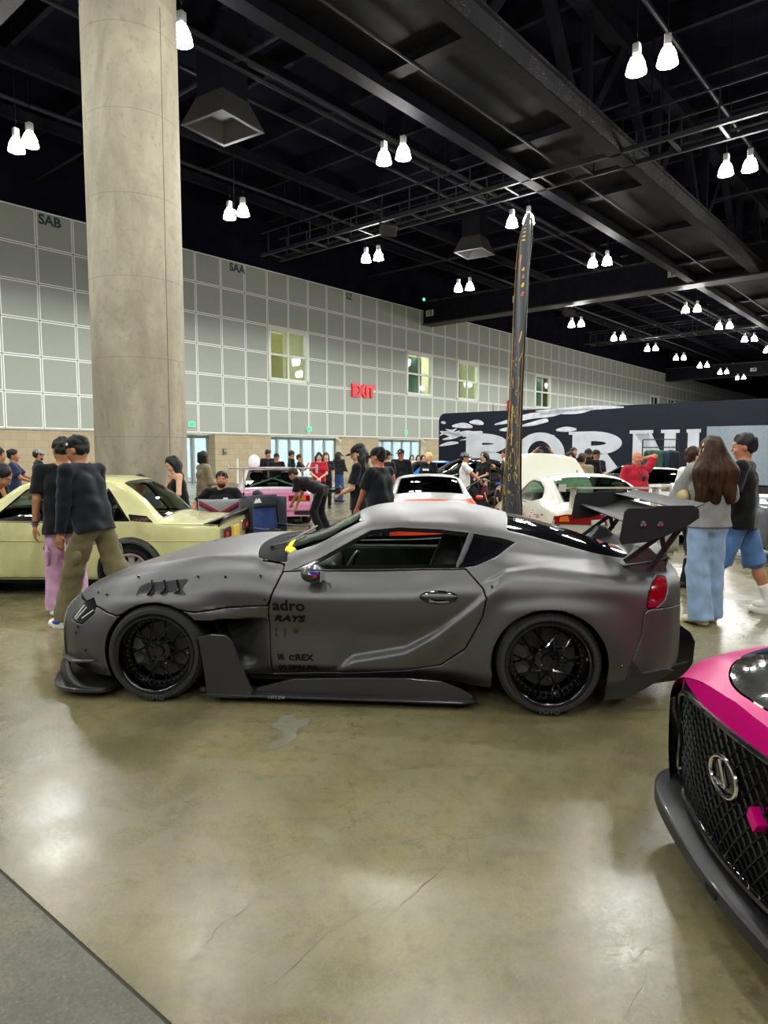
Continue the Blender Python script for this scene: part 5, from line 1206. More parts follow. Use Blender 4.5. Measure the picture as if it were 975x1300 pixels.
for _ in range(46):
    x = rnd.uniform(.6, 1.95); z = rnd.uniform(.3, .8); mb.ball((x, -.855, z), .012, 8, 6)
mb.build('overfender_bolt', mat('fastener', (.3, .3, .3), .4, .6), it, True)['kind'] = 'stuff'
mb = MB().tube([(-.7, .55, .62), (-1.25, .5, 1.28)], .008, 6); mb.build('hood_prop', M_CHROME, it)
# ---- pink race car far back
M_PINK = paint('pink_paint', 'd98cb6', .3); M_PWHITE = paint('pearl_white', 'bab6b6', .35)
pk, xf, xr = gen_car('pink and white boxy race car seen from behind, wing over its trunk', (-2.72, 16.7, 0), -PI / 2 + .17, 'sedan', M_PINK, scale=(1.02, 1.06, .97), wx=(-1.3, 1.2), R=.29, fine=False, roofm=M_PWHITE, glassm=glass('clear_glass', 0), ride=-.02)
for sg in (-1, 1):
    o = bevel(MB().bb(2.0, 2.06, sg * .55 - .23, sg * .55 + .23, .545, .665).build('taillight', M_REDLENS, pk), .01); MB().bb(2.055, 2.066, sg * .62 - .07, sg * .62 + .07, .56, .65).build('amber_lens', M_AMBER, o)
    bevel(MB().prism([(1.7, .76), (1.85, .76), (2.0, 1.24), (1.86, 1.24)], sg * .62 - .012, sg * .62 + .012, 'y').build('wing_stand', M_PWHITE, pk), .004)
    bevel(MB().bb(1.70, 2.12, sg * .94 - .012, sg * .94 + .012, 1.14, 1.33).build('wing_endplate', M_PWHITE, pk), .006)
    mb = MB().tube([(.9, sg * .52, .82), (.35, -sg * .5, 1.15)], .02, 8); mb.build('roll_bar', mat('cage_mint', hexc('9fc7b8'), .4), pk)
    bevel(MB().bb(2.0, 2.07, sg * .60 - .16, sg * .60 + .16, .37, .53).build('bumper_panel', M_PWHITE, pk), .01)
MB().prism(foil(1.72, 2.08, 1.26, .02, .025), -.94, .94, 'y').build('wing_plane', M_PWHITE, pk, True, 40)
MB().bb(.80, .86, -.56, .56, 1.165, 1.225).build('window_visor', M_PINK, pk)
bevel(MB().bb(1.98, 2.08, -.78, .78, .33, .50).build('rear_bumper', M_PINK, pk), .03); bevel(MB().bb(1.99, 2.05, -.80, .80, .24, .33).build('bumper_skirt', M_SBLK, pk), .01)
text('bumper_lettering', 'INUS', mat('plate_ink', 0), pk, .13, (2.085, .12, .43), (PI / 2, 0, PI / 2), .002, .004)
# ---- orange sports car
M_ORANGE = paint('orange_paint', 'e2401a', .25)
oc, xf, xr = gen_car('low orange sports car with black windscreen, nose towards the grey coupe roof', (.80, 12.25, 0), PI / 2 - .03, 'coupe', M_ORANGE, scale=(.98, .97, .93), wx=(-1.25, 1.2), R=.29, glassm=M_DTINT, roofm=mat('silver_roof', hexc('a9aaa6'), .3, .5))
for sg in (-1, 1):
    o = MB().ball((-.42, sg * .86, .82), (.04, .055, .035)).build('side_mirror', M_ORANGE, oc, True); MB().bb(-.375, -.368, sg * .86 - .055, sg * .86 + .055, .79, .85).build('mirror_glass', M_CHROME, o); MB().ball((-1.95, sg * .55, .54), (.1, .16, .07)).build('headlight', M_CLEAR, oc, True)
mb = MB()
for y0, y1 in ((-.45, -.02), (.02, .45)): mb.tube([(-.66, y0, .83), (-.52, y1, .90)], .008, 6)
mb.build('wiper', M_SBLK, oc)
# ---- other cars glimpsed behind
M_BLACKP = paint('black_paint', (.008, .008, .009), .15); M_BLUE = paint('blue_paint', '1c5fae', .2); M_GREENP = paint('dark_green_paint', '1f4a34', .2); M_GREYP = paint('graphite_paint', '4a4c54', .2)
def lamps(r, xf, xr, zf=.55, zr=.72, w=.55):
    for sg in (-1, 1):
        MB().ball((xf + .22, sg * w, zf), (.1, .16, .06)).build('headlight', M_CLEAR, r, True); bevel(MB().bb(xr - .06, xr + .03, sg * w - .16, sg * w + .16, zr - .05, zr + .05).build('taillight', M_REDLENS, r), .01)
c_, xf, xr = gen_car('glossy black hatchback parked against the left end of the black trailer', (2.3, 20.6, 0), .2, 'coupe', M_BLACKP, scale=(1.0, 1.0, 1.12), R=.31, glassm=M_DTINT); lamps(c_, xf, xr)
c_, xf, xr = gen_car('glossy black coupe parked before the lettered trailer beside the clothes rack', (7.1, 19.4, 0), .3, 'coupe', M_BLACKP, scale=(1.0, 1.0, 1.02), R=.31, glassm=M_DTINT); lamps(c_, xf, xr)
c_, xf, xr = gen_car('bright blue car with a white stripe, far back by the doors', (1.5, 25.0, 0), .35, 'sedan', M_BLUE, scale=(1, 1, 1.0), R=.3, glassm=M_DTINT, nx=90); lamps(c_, xf, xr)
MB().prism([(-1.5, .60), (1.2, .66), (1.6, .72), (1.5, .62), (-1.4, .52)], -.80, -.788, 'y').build('body_stripe', M_PWHITE, c_)
c_, xf, xr = gen_car('white car nose between the white coupe and the long-haired woman', (5.57, 13.9, 0), 1.33, 'coupe', M_PWHITE, scale=(1, 1, 1.0), R=.31, glassm=M_DTINT, nx=100); lamps(c_, xf, xr)
c_, xf, xr = gen_car('dark grey sedan at the hall side behind the man in denim shorts', (7.75, 10.1, 0), -.15, 'sedan', M_GREYP, scale=(1.08, 1.1, 1.06), R=.32, glassm=M_DTINT, fine=True); lamps(c_, xf, xr)
c_, xf, xr = gen_car('dark green car seen through the cream sedan windows', (-7.15, 11.0, 0), PI, 'coupe', M_GREENP, scale=(1.05, 1, 1.0), R=.31, glassm=M_TINT, nx=110); lamps(c_, xf, xr)

# ---- magenta car nose at the lower right
M_MAG = mat('magenta_paint', 'b80067', .34, var=.04, coat=.08, coatr=.12, spec=.22)
LX, LY = 3.40, 2.12
lx = thing('car', 'magenta car with a large black mesh grille and black splitter at the frame edge', 'car', (LX, LY, 0), 0)
LS = {
 -2.12: [(.66, .20), (.74, .30), (.76, .42), (.75, .52), (.69, .60), (.58, .67), (.42, .73), (.2, .775), (0, .79)],
 -1.98: [(.82, .18), (.87, .28), (.89, .45), (.86, .58), (.78, .68), (.64, .735), (.45, .785), (.2, .815), (0, .825)],
 -1.5: [(.84, .16), (.90, .26), (.91, .46), (.89, .66), (.80, .775), (.66, .815), (.46, .845), (.2, .865), (0, .87)],
 -.85: [(.82, .16), (.88, .26), (.89, .46), (.90, .70), (.82, .875), (.70, .92), (.5, .95), (.2, .965), (0, .97)],
 -.50: [(.82, .16), (.88, .26), (.89, .46), (.90, .70), (.83, .89), (.76, .96), (.64, 1.03), (.3, 1.07), (0, 1.08)],
 .10: [(.82, .16), (.88, .26), (.89, .46), (.90, .71), (.83, .90), (.70, 1.16), (.59, 1.32), (.3, 1.37), (0, 1.38)],
 .7: [(.82, .16), (.88, .26), (.89, .46), (.90, .71), (.83, .91), (.70, 1.17), (.585, 1.33), (.3, 1.38), (0, 1.39)],
 1.3: [(.83, .16), (.89, .26), (.90, .46), (.905, .72), (.83, .92), (.71, 1.08), (.60, 1.18), (.3, 1.22), (0, 1.23)],
 1.8: [(.82, .2), (.88, .28), (.89, .46), (.89, .70), (.81, .91), (.70, .95), (.52, .98), (.26, .99), (0, .99)],
 2.25: [(.70, .26), (.76, .34), (.78, .48), (.77, .66), (.72, .84), (.62, .88), (.48, .90), (.25, .91), (0, .91)],
}
LSH = {-2.12: -.16, -1.98: -.17, -1.5: -.14, -.85: -.12, 0: -.08, .7: 0, 1.8: .06, 2.25: .1}
h = half_skin(LS, LSH, 200, 80)
q = h.side(); ar = np.minimum(np.hypot(q[:, 0] + 1.38, q[:, 1] - .34) - .36, np.hypot(q[:, 0] - 1.36, q[:, 1] - .34) - .36); _, h = h.cut(np.where(np.abs(h.V[:, 1]) > .3, ar, .5))
def lhood(s):
    x, y, z = s.V.T; ys = np.abs(y); e = -2.24 + 1.03 * ys ** 2; return np.where(z > .55, np.maximum.reduce([e - x, x + .80 + .1 * (1 - (ys / .6) ** 2), ys - .64]), .5)
hd, h = take(h, lhood, .008); weld(both(hd).build('hood', mat('gloss_carbon_hood', (.035, .036, .035), .1, coat=1, var=.3, scale=5), lx))
d1 = sidep([(-.52, .93), (1.3, .95), (1.2, 1.02), (.8, 1.27), (.1, 1.26), (-.2, 1.14)]); wn_, h = h.cut(d1(h)); both(wn_).build('side_window', M_DTINT, lx)
fw2 = lambda s: np.where(s.V[:, 2] > .9, np.maximum.reduce([-.74 - s.V[:, 0] - .08 * (1 - (s.V[:, 1] / .7) ** 2), s.V[:, 0] - .06, np.abs(s.V[:, 1]) - np.interp(s.V[:, 0], [-.7, .1], [.66, .55])]), .5); a_, h = h.cut(fw2(h)); weld(both(a_).build('windshield', M_TINT, lx))
fr2 = lambda s: np.where(s.V[:, 2] > .9, np.maximum.reduce([.95 - s.V[:, 0], s.V[:, 0] - 1.72, np.abs(s.V[:, 1]) - .55]), .5); a_, h = h.cut(fr2(h)); weld(both(a_).build('rear_window', M_DTINT, lx))
hl_, h = take(h, sidep([(-2.10, .60), (-1.98, .70), (-1.72, .765), (-1.62, .745), (-1.85, .665), (-2.06, .585)], .3), .006)
for sd in (0, 1):
    q2 = (mirror if sd else (lambda s: s))(hl_); o = q2.build('headlight', mat('headlight_glass', 0), lx); sg = 1 if sd else -1
    mb = MB().tube([(-2.07, sg * .735, .615), (-1.93, sg * .79, .69), (-1.75, sg * .80, .735)], .008, 6); mb.build('light_strip', M_CHROME, o)
cb_, h = h.cut(np.maximum(h.V[:, 0] + 1.74, h.V[:, 2] - .585)); cb_.build('bumper_corner', M_GBLK, lx); mirror(cb_).build('bumper_corner', M_GBLK, lx); weld(both(h).join(end_cap(LS, LSH, 2.25)).build('body_shell', M_MAG, lx))
# fascia: curved nose surface, cut into grille and painted frame
def nose(y, z):
    ys = np.abs(y); return -2.30 + .235 * (ys / .9) ** 2 + 2.6 * np.clip(ys - .50, 0, 1) ** 2 + .03 * np.clip((z - .62) / .2, 0, 1.3) ** 2 + .06 * np.clip((.40 - z) / .3, 0, 1) ** 1.5
yy = np.linspace(-.80, .80, 121); zz = np.linspace(.13, .80, 60); Gv = [(float(nose(y, z)), y, z) for y in yy for z in zz]
fs = Skin(Gv, [(i * 60 + j, i * 60 + j + 1, (i + 1) * 60 + j + 1, (i + 1) * 60 + j) for i in range(120) for j in range(59)])
fs = fs.cut(fs.V[:, 2] - np.interp(np.abs(fs.V[:, 1]), [0, .2, .42, .58, .69, .8], [.79, .775, .73, .67, .60, .50]))[0]
GP = [(.0, .695), (.30, .685), (.46, .655), (.52, .60), (.47, .47), (.50, .36), (.56, .27), (.58, .24), (0, .24)]
GPF = GP + [(-a, b) for a, b in GP[::-1] if a > 0]
gr_, fr3 = fs.cut(poly_sdf(fs.V[:, [1, 2]], GPF)); lo_, fr3 = fr3.cut(fr3.V[:, 2] - .64 + .0 * fr3.V[:, 1] - .06 * (np.abs(fr3.V[:, 1]) < .5)); fr3.build('front_bumper', M_MAG, lx); lo_.build('lower_bumper', M_GBLK, lx)
gr_ = Skin(gr_.V + np.array([.05, 0, 0]), gr_.F); gr_.build('grille_back', M_MBLK, lx)
mb = MB(); sp = .052
for sgn in (-1, 1):
    for c in np.arange(-1.6, 1.6, sp):
        run = []
        for t in np.linspace(.24, .70, 34):
            y = c + sgn * (t - .4) * .85
            if poly_sdf(np.array([[y, t]]), GPF)[0] < -.004: run.append((float(nose(y, t)) + .006, y, t))
            else:
                if len(run) > 2: mb.tube(run, .0058, 5)
                run = []
        if len(run) > 2: mb.tube(run, .0058, 5)
mb.build('grille_mesh', mat('grille_black', (.0035, .0035, .004), .3, var=.2, spec=.16), lx, True, 60)
pts = [(float(nose(y, z)) - .004, y, z) for y, z in catmull(GPF, 5, True)]; mb = MB().tube(pts, .011, 6, True); mb.build('grille_surround', M_GBLK, lx, True)
bx = float(nose(0, .545)) - .006
bg_ = MB().tube([(bx - .004 + .03 * (math.sin(a) * .062 / .1) ** 0 * 0, .085 * math.cos(a), .545 + .060 * math.sin(a)) for a in np.linspace(0, 2 * PI, 40)[:-1]], .0075, 8, True).build('badge_ring', M_CHROME, lx, True)
MB().ball((bx + .004, 0, .545), (.006, .08, .056)).build('badge_back', M_GBLK, bg_, True); MB().tube(catmull([(bx - .006, .02, .593), (bx - .008, -.012, .545), (bx - .008, -.02, .52), (bx - .006, .05, .517)], 5), .008, 6).build('badge_stroke', M_CHROME, bg_, True)
MB().prism([(-.215, .50), (-.17, .535), (-.155, .50), (-.195, .47)], bx - .01, bx + .05, 'x').build('tow_strap', M_MAG, lx)
ol = [(-1.70, -.86), (-1.95, -.86), (-2.14, -.80), (-2.25, -.68), (-2.31, -.45), (-2.345, 0), (-2.31, .45), (-2.25, .68), (-2.14, .80), (-1.95, .86), (-1.70, .86)]
oc2 = catmull(ol, 5); G = []
inn = [np.array([p[0] + .09, p[1] * .95]) for p in oc2]
G = [[(p[0] + .02, p[1] * .985, .145), (p[0], p[1], .15), (p[0], p[1], .195), (p[0] + .012, p[1] * .985, .205), (n[0], n[1], .205), (n[0] + .03, n[1], .21)] for p, n in zip(oc2, inn)]
o = solid(MB().grid(G).build('front_splitter', mat('splitter_black', (.008, .008, .0095), .38, coat=.08, var=.15, spec=.3), lx, True, 40), .012); 
mb = MB().prism([tuple(p) for p in inn], .15, .19); mb.build('splitter_floor', M_MBLK, lx)
bevel(MB().box((-2.338, -.02, .172), (.02, .075, .022), (0, 0, .0)).build('splitter_badge', M_MBLK, o), .003)
G = [[(float(nose(y, z)) + .02 - .01, y, z) for z in (.205, .25)] for y in np.linspace(-.7, .7, 25)]; solid(MB().grid(G).build('lower_lip', M_GBLK, lx, True), .03, 0)
for c in (-1.38, 1.36):
    for sg in (-1, 1): wheel(lx, 'wheel', (c, sg * .90, .34), .34, .25, .24, sg, 'five', n=10, dish=.05)
MB().bb(-1.9, 2.0, -.55, .55, .14, .22).build('floor_pan', M_MBLK, lx); MB().bb(-.95, .95, -.8, .8, .14, .3).build('sill_box', M_MBLK, lx)
for sg in (-1, 1): seat(lx, 'seat', (.25, sg * .38, .3), -PI / 2, M_ALC); bevel(MB().bb(2.28, 2.34, sg * .5 - .2, sg * .5 + .2, .7, .78).build('taillight', M_REDLENS, lx), .01)
# ================================================================== people
SKINS = {'tan': 'b07a58', 'light': 'd0a083', 'brown': '8d5d42', 'ruddy': 'bd7a5e', 'pale': 'd8b096'}
def skinmat(k):
    return mat('skin_' + k, SKINS[k], .5, var=.07, scale=18, bump=.05, bscale=200)
def cloth(name, c, var=.10): return mat('cloth_' + name, c, .85, var=var, scale=9, bump=.25, bscale=90, sheen=.15, spec=.2)
M_HAIRB = mat('black_hair', (.006, .0056, .006), .62, var=.5, scale=30, stretch=(1, 1, .15), bump=.5, bscale=70); M_HAIRBR = mat('brown_hair', hexc('35200f'), .58, var=.75, spec=.3, scale=34, stretch=(1, 1, .10), bump=1.0, bscale=55); M_HAIRBL = mat('blonde_hair', hexc('d8b26a'), .45, var=.3, scale=28, stretch=(1, 1, .12), bump=.5, bscale=60)
M_EYE = mat('eye_white', (.6, .58, .55), .2); M_PUPIL = mat('iris_dark', (.01, .008, .006), .1); M_LIP = mat('lips', hexc('9a5a50'), .45)
def unit(v): v = np.array(v, float); return v / (np.linalg.norm(v) + 1e-9)
def ik(a, c, l1, l2, pole):
    a = np.array(a, float); c = np.array(c, float); d = c - a; L = np.linalg.norm(d); Lm = min(L, (l1 + l2) * .998); u = d / (L + 1e-9); c = a + u * Lm
    x = (l1 * l1 - l2 * l2 + Lm * Lm) / (2 * Lm); h = math.sqrt(max(0, l1 * l1 - x * x)); p = np.array(pole, float); p = p - u * (p @ u); p /= np.linalg.norm(p) + 1e-9
    return a + u * x + p * h, c
def hand_sdf(S, w, d, palm, side, k=1.0, curl=.5):
    """hand at wrist w pointing along d, palm normal palm"""
    d = unit(d); n = unit(palm - d * (np.array(palm) @ d)); s = np.cross(d, n) * side   # s: towards the thumb
    S.ell(w + d * .055 * k, (.030 * k, .046 * k, .016 * k), np.stack([s, d, n], 1), k=.012)
    for q, (o, L) in enumerate(((.030, .072), (.011, .082), (-.009, .076), (-.028, .060))):
        b = w + d * .088 * k + s * o * k * .85; a1 = curl * (.5 + .1 * q); d1 = unit(d * math.cos(a1) + n * math.sin(a1)); m = b + d1 * L * .5 * k
        a2 = a1 + curl * 1.0; d2 = unit(d * math.cos(a2) + n * math.sin(a2)); e = m + d2 * L * .55 * k
        S.cap(b - d * .02 * k, m, .0088 * k, .0082 * k, k=.004); S.cap(m, e, .0082 * k, .0068 * k, k=.004)
    tb = w + d * .028 * k + s * .024 * k; t1 = tb + unit(d * .75 + s * .75 + n * .25) * .045 * k; t2 = t1 + unit(d * .95 + s * .12 + n * (.3 + curl * .4)) * .036 * k
    S.cap(tb, t1, .0125 * k, .010 * k, k=.01); S.cap(t1, t2, .010 * k, .008 * k, k=.004)
PID = 0
def person(label, loc, yaw, H=1.72, skin='tan', top=('tee', 'black', '101114'), bottom=('pants', 'black', '141416'), shoes='1a1a1c', hair=('short', M_HAIRB), hat=None, handL=None, handR=None, poleL=None, poleR=None,
           lean=0.0, leanx=0.0, hip=None, footL=None, footR=None, head=(0, 0, 0), female=False, fine=False, bulk=1.0, glasses=None, beard=None, group=None, hx=0, curl=.5, arms=True, knee=None, twist=0.0, kind=None, hairfn=None, shorts_len=.42, toe=None, size=None):
    """label, ground point, heading (0 = facing -Y), pose given as wrist/foot targets in body space (x left of the person, -y ahead)"""
    global PID; PID += 1; seed = PID
    k = H / 1.75; b = bulk
    r = thing('person', label, 'person', loc, yaw, group)
    hh = (.93 if hip is None else hip) * k
    P = np.array([hx * k, 0, hh])
    sd = unit([math.sin(leanx), -math.sin(lean), math.cos(lean) * math.cos(leanx)])
    X = np.array([math.cos(twist), math.sin(twist), 0.0]); F = np.cross(sd, X) * -1   # forward (-y)
    F = unit(np.array([X[1], -X[0], 0]) - sd * (np.array([X[1], -X[0], 0]) @ sd))
    waist = P + sd * .16 * k; chest = P + sd * .36 * k; neck = P + sd * .545 * k; shw = (.165 if female else .188) * k * (b * .35 + .65)
    shL = P + sd * .49 * k + X * shw; shR = P + sd * .49 * k - X * shw
    hd = unit(sd * (1 - abs(lean) * .25) + np.array([0, -.10, .25])); Hc = neck + hd * .135 * k
    ey, ep, er = head  # yaw (to own left +), pitch (down +), roll
    Rh = np.array((Matrix.Rotation(ey + twist, 3, 'Z') @ Matrix.Rotation(ep + lean * .35, 3, 'X') @ Matrix.Rotation(er, 3, 'Y')))
    hp = lambda v: Hc + Rh @ (np.array(v, float) * k)
    hipL = P + X * .088 * k; hipR = P - X * .088 * k
    UL, LL, UA, FA = .43 * k, .43 * k, .285 * k, .25 * k
    fL = np.array(footL if footL is not None else (.10, .0, .0), float) * k; fR = np.array(footR if footR is not None else (-.10, .0, .0), float) * k
    aL = fL + np.array([0, .03, .075]) * k; aR = fR + np.array([0, .03, .075]) * k
    kp = knee if knee is not None else (0, -1, .1)
    kL, aL = ik(hipL, aL, UL, LL, np.array(kp) + np.array([.12, 0, 0])); kR, aR = ik(hipR, aR, UL, LL, np.array(kp) - np.array([.12, 0, 0]))
    wL = np.array(handL, float) * k if handL is not None else shL + np.array([.06, -.05, -.51]) * k
    wR = np.array(handR, float) * k if handR is not None else shR + np.array([-.06, -.05, -.51]) * k
    eL, wL = ik(shL, wL, UA, FA, poleL if poleL is not None else (.5, .8, -.3)); eR, wR = ik(shR, wR, UA, FA, poleR if poleR is not None else (-.5, .8, -.3))
    h = size or (.0085 if fine else .017)
    # ---- the body: one continuous figure
    S = SDF(); fk = .03
    S.ell(hp((0, .004, .018)), (.076 * k, .096 * k, .108 * k), Rh, k=.01); S.ell(hp((0, -.028, -.052)), (.056 * k, .062 * k, .062 * k), Rh, k=.03); S.ell(hp((0, -.062, -.095)), (.026 * k, .022 * k, .018 * k), Rh, k=.02)
    S.cap(hp((0, -.092, .018)), hp((0, -.106, -.022)), .009 * k, .0135 * k, k=.012)
    for s_ in (-1, 1):
        S.ell(hp((s_ * .078, .012, -.008)), (.012 * k, .022 * k, .032 * k), Rh, k=.006); S.ell(hp((s_ * .032, -.086, .014)), (.017 * k, .012 * k, .011 * k), Rh, k=.010, sub=True); S.cap(hp((s_ * .015, -.090, .034)), hp((s_ * .048, -.078, .034)), .008 * k, .006 * k, k=.01); S.ell(hp((s_ * .04, -.068, -.03)), (.022 * k, .02 * k, .022 * k), Rh, k=.02)
    S.cap(hp((-.018, -.089, -.055)), hp((.018, -.089, -.055)), .008 * k, k=.008)
    S.cap(neck - sd * .03 * k, hp((0, .01, -.06)), .056 * k * (b * .4 + .6), .050 * k * (b * .4 + .6), k=.03)
    for s_ in (-1, 1):
        S.cap(P + X * s_ * .065 * k, waist + X * s_ * .055 * k, .092 * k * b, .082 * k * b, k=.06); S.cap(waist + X * s_ * .055 * k, chest + X * s_ * .075 * k, .082 * k * b, .092 * k * b, k=.06); S.cap(chest + X * s_ * .07 * k, neck + X * s_ * .05 * k - sd * .05 * k, .088 * k, .05 * k, k=.05)
    for (sh, e, w, s_) in ((shL, eL, wL, 1), (shR, eR, wR, -1)):
        S.cap(neck - sd * .04 * k, sh, .05 * k, .052 * k, k=.04); S.cap(sh, e, .047 * k * (b * .5 + .5), .037 * k * (b * .4 + .6), k=.03); S.cap(e, w, .037 * k * (b * .4 + .6), .025 * k, k=.015)
        d = unit(w - e); hand_sdf(S, w, d, np.array([-s_ * .8, -.3, 0]) if abs(d[2]) > .6 else np.array([-s_ * .4, 0, -.8]), s_, k * (1.0 if fine else 1.05), curl)
    for (hq, kq, aq, fq) in ((hipL, kL, aL, fL), (hipR, kR, aR, fR)):
        S.cap(hq, kq, .078 * k * (b * .6 + .4), .052 * k, k=.04); S.cap(kq, kq + (aq - kq) * .35, .05 * k, .054 * k, k=.03); S.cap(kq + (aq - kq) * .35, aq, .054 * k, .036 * k, k=.03); S.cap(aq, aq + np.array([0, -.10, -.03]) * k, .036 * k, .03 * k, k=.02)
    body = blob('body', S, h, skinmat(skin), r)
    # eyes and mouth
    mb = MB(); mp = MB()
    for s_ in (-1, 1):
        c = hp((s_ * .032, -.0845, .013)); mb.ball(tuple(c), (.0105 * k, .0105 * k, .0065 * k), 10, 8); c2 = hp((s_ * .032, -.0915, .012)); mp.ball(tuple(c2), .0055 * k, 8, 6)
    mb.mi = 0; mb.build('eyes', M_EYE, body, True); mp.build('irises', M_PUPIL, body, True)
    MB().tube([tuple(hp((-.022, -.0905, -.053))), tuple(hp((0, -.0965, -.051))), tuple(hp((.022, -.0905, -.053)))], [.0035 * k, .0055 * k, .0035 * k], 6).build('lips', M_LIP, body, True)
    # ---- clothes
    def fold(amp, f=30): return folds(amp * k, f, seed)
    ht = [None]
    if top:
        kind_, cn, cc = top[:3]; T = SDF(); loose = .012 if kind_ in ('tee', 'polo', 'tank') else .016; loose *= k
        hem = top[3] if len(top) > 3 else (-.06 if kind_ != 'hoodie' else -.03)
        hb = P + sd * (hem * k)
        for s_ in (-1, 1):
            T.cap(hb - sd * .06 * k + X * s_ * .07 * k, waist + X * s_ * .06 * k, .116 * k * b + loose, .095 * k * b + loose, k=.06); T.cap(waist + X * s_ * .06 * k, chest + X * s_ * .078 * k, .088 * k * b + loose, .096 * k * b + loose * .9, k=.06); T.cap(chest + X * s_ * .07 * k, neck + X * s_ * .05 * k - sd * .055 * k, .09 * k + loose, .052 * k + loose * .5, k=.05)
            if female: T.ell(chest + X * s_ * .075 * k + F * .075 * k - sd * .0 * k, .062 * k, k=.05)
        if b > 1.15: T.ell(waist + F * .05 * k, (.14 * k * b, .10 * k * b, .15 * k), k=.06)
        if kind_ != 'tank':
            for (sh, e, w) in ((shL, eL, wL), (shR, eR, wR)):
                T.cap(neck - sd * .045 * k, sh, .055 * k + loose * .5, .056 * k + loose, k=.04)
                if kind_ in ('tee', 'polo'): T.cap(sh, sh + (e - sh) * .78, .052 * k * (b * .5 + .5) + loose, .060 * k * (b * .4 + .6) + loose * 1.3, k=.014, cut1=0.0)
                else:
                    T.cap(sh, e, .052 * k * (b * .5 + .5) + loose, .046 * k + loose, k=.014); T.cap(e, w, .046 * k + loose, .034 * k + loose * .5, k=.014, cut1=-.005)
        if kind_ == 'hoodie':
            T.cap(neck + np.cross(X, [0, 0, 1]) * 0 + X * .06 * k - F * .05 * k - sd * .02 * k, neck - X * .06 * k - F * .05 * k - sd * .02 * k, .05 * k, k=.03); T.cap(hb + X * .09 * k, hb - X * .09 * k, .115 * k * b, k=.03)
        if kind_ == 'polo': T.cap(neck + X * .03 * k - sd * .01 * k, neck - X * .03 * k - sd * .01 * k, .062 * k, k=.01)
        T.plane(hb, -sd); T.noise = fold(.0035 if kind_ in ('tee', 'polo', 'tank') else .005, 42)
        T.ell(neck + hd * .062 * k + F * .014 * k, (.064 * k, .066 * k, .05 * k), k=.006, sub=True)
        ht[0] = blob({'tee': 't_shirt', 'polo': 'polo_shirt', 'tank': 'top', 'long': 'long_sleeve_shirt', 'hoodie': 'sweatshirt', 'jacket': 'jacket'}[kind_], T, h * 1.05, cloth(cn, cc), r)
    if bottom:
        kind_, cn, cc = bottom[:3]; wide = bottom[3] if len(bottom) > 3 else .0; B = SDF()
        B.cap(P + X * .06 * k, P - X * .06 * k, .102 * k * b, k=.05)
        for (hq, kq, aq) in ((hipL, kL, aL), (hipR, kR, aR)):
            ra = .092 * k * (b * .6 + .4); rk = (.068 + wide * .55) * k; rm = (.054 + wide) * k
            if kind_ == 'shorts':
                B.cap(hq, kq, ra, rk + .012 * k, k=.03, cut1=None); B.cap(kq, kq + (aq - kq) * shorts_len, rk + .012 * k, rk + .018 * k, k=.02, cut1=-.0)
            else:
                B.cap(hq, kq, ra, rk, k=.03); B.cap(kq, aq, rk, rm, k=.03, cut1=.030 * k if kind_ != 'skirt' else 0)
        B.noise = fold(.005, 40); ld = P + sd * .02 * k
        if hip is None or hip > .7: B.plane(ld, sd)
        blob({'pants': 'trousers', 'jeans': 'jeans', 'shorts': 'shorts', 'cargo': 'cargo_trousers'}[kind_], B, h * 1.05, cloth(cn, cc, .16), r)
    if shoes:
        for q_, (aq, fq, kq) in enumerate(((aL, fL, kL), (aR, fR, kR))):
            a0 = toe[q_] if toe else 0.0; dr = np.array([math.sin(a0), -math.cos(a0), 0]); z0 = fq[2]; gp_ = np.array([aq[0], aq[1], z0])
            Q = SDF(); Q.cap(gp_ - dr * .035 * k + [0, 0, .035 * k], gp_ + dr * .15 * k + [0, 0, .032 * k], .042 * k, .040 * k, k=.02); Q.cap(gp_ - dr * .02 * k + [0, 0, .05 * k], gp_ + dr * .05 * k + [0, 0, .06 * k], .046 * k, .04 * k, k=.03); Q.cap(aq - [0, 0, .01 * k], aq + [0, 0, .02 * k], .044 * k, k=.02); Q.plane((0, 0, z0 + .002), (0, 0, -1))
            sc = shoes if not isinstance(shoes, (tuple, list)) else shoes[0]
            so = blob('shoe', Q, min(h, .009), mat('shoe_' + sc, sc, .6, var=.08), r)
            mb = MB(); ou = []
            for a in np.linspace(0, 2 * PI, 18)[:-1]: ou.append(gp_[:2] + dr[:2] * (.058 * k + .108 * k * math.cos(a)) + np.array([-dr[1], dr[0]]) * .047 * k * math.sin(a))
            mb.prism([tuple(p) for p in ou], z0 + .001, z0 + .022 * k); mb.build('sole', mat('sole_white' if isinstance(shoes, (tuple, list)) else 'sole_dark', 'd9d6cf' if isinstance(shoes, (tuple, list)) else '1b1b1b', .7), so)
